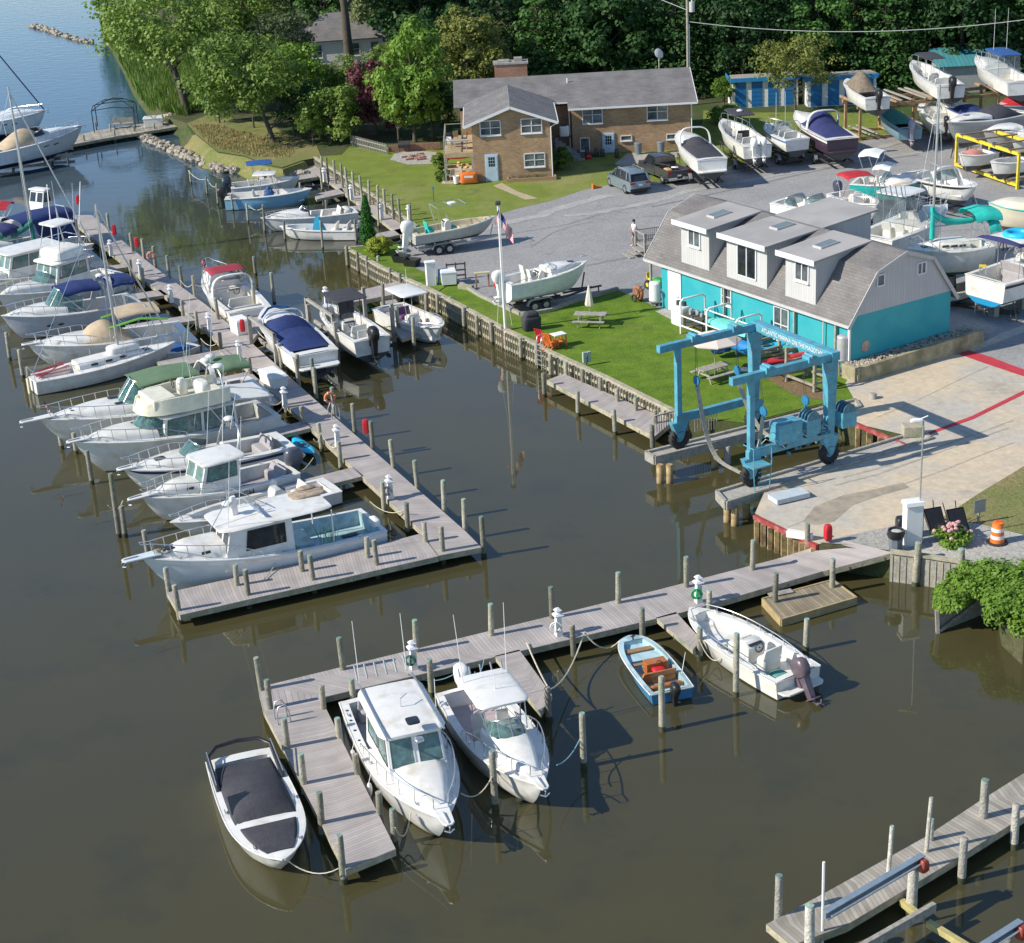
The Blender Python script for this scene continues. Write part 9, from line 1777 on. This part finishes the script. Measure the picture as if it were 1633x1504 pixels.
b = Boat('cuddy_boat','white cuddy boat with windscreen on a dark tandem trailer beside the lawn',(935,416),(803,449),1.25,.95,2.4,z0=TZ+.05,tw=.9,p=2.4,tm=.4,dr=.45,hull=M('hull_palegreen',(.70,.73,.71),.35),deck=WHITE,rail=WHITE,bottom=M('hull_palegreen',(.70,.73,.71))); b.deck((.05,.48),sd=.22,zf=.4,floor=WHITE2); b.trunk(.5,.93,.35,wf=.72,flat=.3); b.windshield(.6,.45,.55,zb=.15,wf=.75,glass=GLASSC); b.console(b.L*.42,.9,.9,.4,screen=False); b.seat(b.L*.3,.3,.6,.6,h=.8); b.seat(b.L*.3,-.5,.5,.5,h=.7); b.rails(.55,1,.4,5); b.rails(.02,.3,.2,2); b.outboard(1,1.2,CVWHITE); m = MB(); m.rbox((-.25,.35,.5),.4,.3,.6,.4); b.P('red_motor_cover',m,REDP,smooth=50); trailer(b,'tandem trailer carrying the white cuddy boat at the lawn'); b.hatches([(.8,0,.4,.35,.28)],zo=0)
def yb(label,bow,stern,fb,fs,beam,z0=TZ+.3,feats='',cover=None,ob=None,tr=1,name='boat',**k):
 b = Boat(name,label,bow,stern,fb,fs,beam,z0=z0,dr=.5,tm=.42,**{**dict(tw=.9,p=2.4),**k});
 if 'd' in feats: b.deck((.05,.88),sd=.2,zf=.35,bowpit=(.62,.65))
 else: b.deck((.05,.5),sd=.24,zf=.4); b.trunk(.54,.94,.35,wf=.75,flat=.3)
 if 'w' in feats: b.windshield(.64,.48,.6,zb=.15,wf=.78)
 if 'c' in feats: b.console(b.L*.45)
 if 'r' in feats: b.rails(.5,1,.45,5)
 if 's' in feats: b.seat(b.L*.25,0,1.2); b.seat(b.L*.4,.4,.5)
 if 'p' in feats: b.platform(.5,z=.2)
 if ob: b.outboard(ob[0],ob[1],ob[2])
 if tr == 1: trailer(b,'trailer under the '+label,1)
 if tr == 2: stands(b,'stands under the '+label)
 return b
b = yb('white boat with an arch and charcoal cover beside the brick house',(1084,208),(1136,254),1.3,1.1,2.6,feats='p',q=1.2); b.canvas(.06,.62,.35,CVBLK,wf=.88,peak=.7); b.canvas(.3,.6,.7,CVBLK,wf=.7,peak=.6,name='helm_cover'); b.arch(.5,1.3,w_=1.2,lean=.5,m=WHITE)
b = yb('white console boat with black T top and twin white outboards',(1153,189),(1208,232),1.35,1.05,2.6,feats='dcsr',ob=(2,1.1,CVWHITE),q=1.2); b.ttop(b.L*.35,b.L*.68,2.7,.9,m=CVBLK); b.radar(b.L*.5,0,2.75,.26); b.seat(b.L*.42,0,1.0,.5,h=.7,m=BLACKP,name='helm_seats')
b = yb('small white console boat with thin aerials, third from the brick house',(1222,196),(1272,222),1.2,.95,2.3,feats='wsr',tr=1,stripe=M('stripe_blue',(.05,.15,.4))); b.whips([(b.L*.5,.5,1.2,3,0,0),(b.L*.5,-.3,1.2,3,0,0)]); b.arch(.3,1.2,flat=False,r=.03,m=CHROME,w_=1.0)
b = yb('plum hulled cruiser with violet canvas fourth from the brick house',(1269,176),(1344,221),1.5,1.2,2.9,feats='p',tr=1,hull=PURPD,deck=WHITE,rail=WHITE,stripe=WHITE); b.canvas(.06,.36,.5,CVPURP,wf=.88,peak=.9); b.canvas(.28,.6,1.25,CVPURP,wf=.85,peak=.5,name='bimini_cover'); b.arch(.42,1.45,w_=1.3,m=WHITE)
RZ = GZ + height((1371,224),GZ,169) + .85
b = yb('pale green tinted boat with a brown crumpled cover on top of the wooden rack',(1351,125),(1400,156),1.2,1.0,2.3,z0=RZ,feats='d',tr=0,ob=(1,1.1,BLACKP),q=1.2); b.canvas(.3,.8,1.3,CVBRN,wf=.7,peak=.45,wabs=.8)
b = yb('white console boat with a grey bimini high on the wooden rack',(1456,96),(1517,137),1.4,1.05,2.6,z0=RZ,feats='dcsr',tr=0,ob=(1,1.3,BLACKP),q=1.2); b.ttop(b.L*.4,b.L*.72,2.5,.9,m=CVBLK,th=.04)
b = yb('white boat with blue hardtop high on the rack, right border',(1557,88),(1630,131),1.5,1.1,2.7,z0=RZ,feats='r',tr=0); b.ttop(b.L*.25,b.L*.6,2.75,1.0,m=CVBLUE); m = MB(); m.loft([[(b.L*.28,-1,1.2),(b.L*.58,-1,1.3),(b.L*.58,1,1.3),(b.L*.28,1,1.2)],[(b.L*.28,-.9,2.7),(b.L*.56,-.9,2.7),(b.L*.56,.9,2.7),(b.L*.28,.9,2.7)]],cap0=False,cap1=False); b.P('curtains',m,GLASSC,smooth=None); b.whips([(b.L*.5,.5,2.8,3.4,0,0),(b.L*.5,-.6,2.8,3.4,0,0)]); b.hatches([(.75,.3,.4,.2,.3)],zo=0)
LZ = GZ + .55 + .45
b = yb('grey blue boat with a green cover on the lower rack',(1405,169),(1452,205),1.1,.9,2.2,z0=LZ,feats='d',tr=0,ob=(1,1.15,M('cowl_lilac',(.35,.33,.4),.4)),hull=M('hull_slate',(.18,.3,.36),.4)); b.canvas(.2,.85,.5,CVDTEAL,wf=.85)
b = yb('white runabout stern on the lower rack beside the mast',(1470,162),(1508,196),1.1,.9,2.2,z0=LZ,feats='ws',tr=0,ob=(1,1.0,BLACKP))
b = yb('navy covered white boat under the upper rack beams',(1500,160),(1580,190),1.3,1.0,2.5,z0=LZ+.4,feats='',tr=2); b.canvas(.1,.7,.6,CVNAVY,wf=.9)
b = yb('large grey cruiser with charcoal covers, bow pointing left',(1511,194),(1625,176),1.9,1.5,3.2,z0=GZ+1.4,feats='',tr=2,hull=GREYG,deck=WHITE,rail=WHITE); b.canvas(.1,.55,.8,CVBLK,wf=.9); b.canvas(.55,.9,.35,CVBLK,wf=.85,name='bow_cover')
b = yb('grey hulled boat with charcoal cover in front of the large grey cruiser',(1568,208),(1680,198),1.5,1.2,2.8,z0=GZ+1.2,feats='',tr=2,hull=GREYG,deck=WHITE,rail=WHITE); b.canvas(.1,.6,.6,CVBLK,wf=.9); b.canvas(.6,.92,.25,CVBLK,wf=.85,name='bow_cover')
b = yb('boat under a bright red cover at the right border',(1590,168),(1670,158),1.5,1.3,2.8,z0=GZ+1.4,feats='',tr=2,hull=GREYG); b.canvas(.05,.95,.8,CVRED,wf=1.0)
b = yb('white boat bow at the right border above the yellow rack',(1613,219),(1690,208),1.3,1.1,2.6,z0=GZ+1.1,feats='r',tr=2)
for lab, bw, st, z0, cc in (('white dinghy with a pink cover in the yellow rack',(1530,246),(1580,240),GZ+1.0,M('cloth_pink',(.5,.2,.17),.8)),('white runabout in the yellow rack near the bright blue motor',(1580,258),(1638,252),GZ+1.0,None)):
 b = yb(lab,bw,st,1.0,.8,2.0,z0=z0,feats='d',tr=0,ob=(1,.9,CVBLUE));
 if cc: b.canvas(.3,.8,.3,cc,wf=.7)
b = yb('white cruiser with two open windscreens right behind the turquoise building',(1352,333),(1246,318),1.3,1.1,2.7,feats='wr',tr=2,z0=GZ+.9,q=1.1); b.hatches([(.72,0,.5,.4,.3)],zo=0); b.windshield(.3,.2,.5,zb=.05,wf=.8)
b = yb('white console boat with a red oval bimini',(1398,326),(1339,306),1.2,.95,2.3,feats='dcsr',z0=GZ+1.0,ob=(1,1.2,M('cowl_night',(.05,.06,.09),.3)),tr=1); b.bimini(b.L*.25,b.L*.6,2.7,1.0,CVRED,drop=.2)
b = yb('turquoise and white deck boat with two white canopies',(1462,290),(1362,288),1.2,1.05,2.5,z0=GZ+1.15,hull=TEALG,deck=WHITE2,rail=WHITE,feats='ws',tr=1,q=1.6,p=3); b.bimini(b.L*.12,b.L*.45,3.2,1.05,CVWHITE,drop=.2); b.bimini(b.L*.35,b.L*.62,2.3,1.0,CVWHITE,drop=.2,name='front_canopy'); b.canvas(.66,.95,.2,CVTAN,wf=.9)
b = yb('black striped white bowrider with a small tower',(1556,297),(1452,274),1.2,1.0,2.6,z0=GZ+1.25,stripe=BLACKS,feats='dws',tr=1,q=1.5,p=2.8); b.arch(.6,.9,w_=1.1,m=WHITE)
b = Boat('sportfisher','white sportfisher with hardtop, clear curtains and bow rail beside the ketch',(1510,325),(1392,378),1.8,1.3,3.2,z0=GZ+1.7,tw=.9,p=2.2,dr=.7); b.deck((.04,.4),sd=.3,zf=.5,floor=WHITE2); b.trunk(.55,.94,.45,wf=.8,flat=.35); b.windshield(.64,.42,.95,zb=.3,wf=.84,glass=M('glass_blue',(.2,.27,.36),.1)); b.ttop(b.L*.2,b.L*.5,3.6,1.2,m=WHITE); m = MB(); m.loft([[(b.L*.22,-1.3,1.4),(b.L*.5,-1.3,1.5),(b.L*.5,1.3,1.5),(b.L*.22,1.3,1.4)],[(b.L*.22,-1.1,3.55),(b.L*.48,-1.1,3.55),(b.L*.48,1.1,3.55),(b.L*.22,1.1,3.55)]],cap0=False,cap1=False); b.P('curtains',m,GLASSC,smooth=None); b.rails(.45,1,.7,7,low=True); b.seat(b.L*.3,-.5,.7,.6,h=.8); b.seat(b.L*.3,.5,.7,.6,h=.8); b.legs([[(b.L*.22,s_*1.1,3.7),(b.L*.2,s_*1.1,4.3),(b.L*.4,s_*1.1,4.3)]for s_ in(-1,1)],.025); m = MB(); [m.tube([(b.L*.2,-1+k*.4,3.6),(b.L*.17,-1+k*.4,4.3)],.04,6)for k in range(6)]; b.P('rod_holders',m,CHROME); stands(b,'stands under the sportfisher beside the ketch')
b = sloop('cream decked ketch on stands with a turquoise sail cover',(1446,396),(1577,386),1.5,1.3,2.9,9.2,.70,z0=GZ+1.9,cover=CVTEAL,bottom=BOTG,boomlen=.5,hull=WHITE2,furl=False); stands(b,'stands under the turquoise covered ketch'); b.bimini(-.2,b.L*.28,3.4,1.2,CVTEAL,drop=.5,name='cockpit_awning'); b.bimini(-b.L*.02,b.L*.12,2.9,1.3,CVTEAL,drop=.7,name='aft_awning')
b = yb('cream hulled boat with a turquoise gunwale at the right border',(1576,322),(1700,330),1.5,1.2,2.8,z0=GZ+1.5,hull=CREAM,rail=TEALG,deck=CREAM,feats='',tr=2,bottom=BOTR)
b = Boat('sportfisher','white sportfisher with blue bottom and step ladder at the right border',(1705,398),(1571,445),1.6,1.2,3.3,z0=GZ+1.2,tw=.92,p=2.2,dr=.55,bottom=BOTBL,stripe=BLACKS); b.deck((.03,.4),sd=.25,zf=.4,floor=SEAT); b.trunk(.55,.94,.45,wf=.8); b.ttop(b.L*.2,b.L*.5,3.2,1.25,m=WHITE2); b.windshield(.6,.42,.9,zb=.2,wf=.85,glass=GLASSC); b.seat(b.L*.35,0,1.8,.6,h=.9,m=SEATG,name='helm_seats'); b.console(b.L*.42,1.8,1.1,.4,screen=False); b.canvas(.12,.2,.2,CVPURP,wf=1.0,zoff=2.0,name='lilac_awning'); stands(b,'stands under the blue bottomed sportfisher'); m = MB(); m.torus((b.L*.36,0,3.35),.7,.2,'z',18,8); m.ell((b.L*.36,0,3.3),(.6,.6,.06),14,4); b.P('inflatable_raft',m,CYANP,smooth=60)
b = Boat('dinghy','small outboard dinghy standing behind the turquoise building corner',(1500,468),(1545,455),.6,.5,1.4,z0=GZ+.5,cat='dinghy',deck=TANDK); b.deck((.05,.85),sd=.12,zf=.1,floor=TANDK); b.outboard(1,.7,CVTAN); m = MB()
# bits in the covered yard corner
t = thing('trailer_ramp_boards','long dark board and pale plank lying in the shade behind the turquoise building','boards',at(1560,492,GZ),-.7); m = MB(); m.box(-2.5,2.5,-.3,.3,0,.1); m.build('dark_board',TIMBD,t); m = MB(); m.box(-1.2,1.4,.5,.7,0,.1); m.build('pale_plank',TIMBG,t)
# pieces that stand apart become parts of their own
SPLIT = dict(legs='leg',deck_post='deck_post',shoes='shoe',cross_beams='cross_beam',posts='post',rod_holders='rod_holder',short_piles='short_pile',porch_posts='porch_post',bunk_boards='bunk_board',portlights='portlight',side_vents='side_vent',cabin_windows='cabin_window',bait_lids='bait_lid',mudguards='mudguard',keel_blocks='keel_block',roof_posts='roof_post',outriggers='outrigger',bridge_seats='bridge_seat',lime_noodles='noodle',fishing_rods='fishing_rod',jars='jar',wooden_thwarts='thwart',red_pots='pot',arch_lights='arch_light',windscreen_struts='windscreen_strut',roof_rails='roof_rail',tabernacle_posts='tabernacle_post')
for o in list(COL.objects):
 nm = o.name.split('.')[0]
 if o.type != 'MESH' or nm not in SPLIT or o.parent is None or o.data.users > 1: continue
 me = o.data; n = len(me.vertices); par = list(range(n))
 def find(a):
  while par[a] != a: par[a] = par[par[a]]; a = par[a]
  return a
 for e in me.edges:
  a, b_ = find(e.vertices[0]), find(e.vertices[1])
  if a != b_: par[a] = b_
 isl = {}
 for p in me.polygons: isl.setdefault(find(p.vertices[0]),[]).append(list(p.vertices))
 if not 1 < len(isl) <= 60: continue
 for fs in isl.values():
  ids = sorted({v for f in fs for v in f}); mp = {v:i for i,v in enumerate(ids)}; m = MB(); m.v = [tuple(me.vertices[v].co)for v in ids]; m.f = [[mp[v]for v in f]for f in fs]; m.m = [0]*len(fs)
  q = m.build(SPLIT[nm],me.materials[0],o.parent,50 if len(fs)>8 else None); q.matrix_local = o.matrix_local
 bpy.data.objects.remove(o)
for o in list(COL.objects):
 if o.type == 'MESH' and o.parent is None and 'label' in o and 'category' not in o and 'kind' not in o: o['category'] = o.name.split('.')[0].replace('_',' ')
for pr in [p for v in TREES.values()for p in v]:
 if pr.name not in USED:
  for k in kids(pr): bpy.data.objects.remove(k)
  bpy.data.objects.remove(pr)
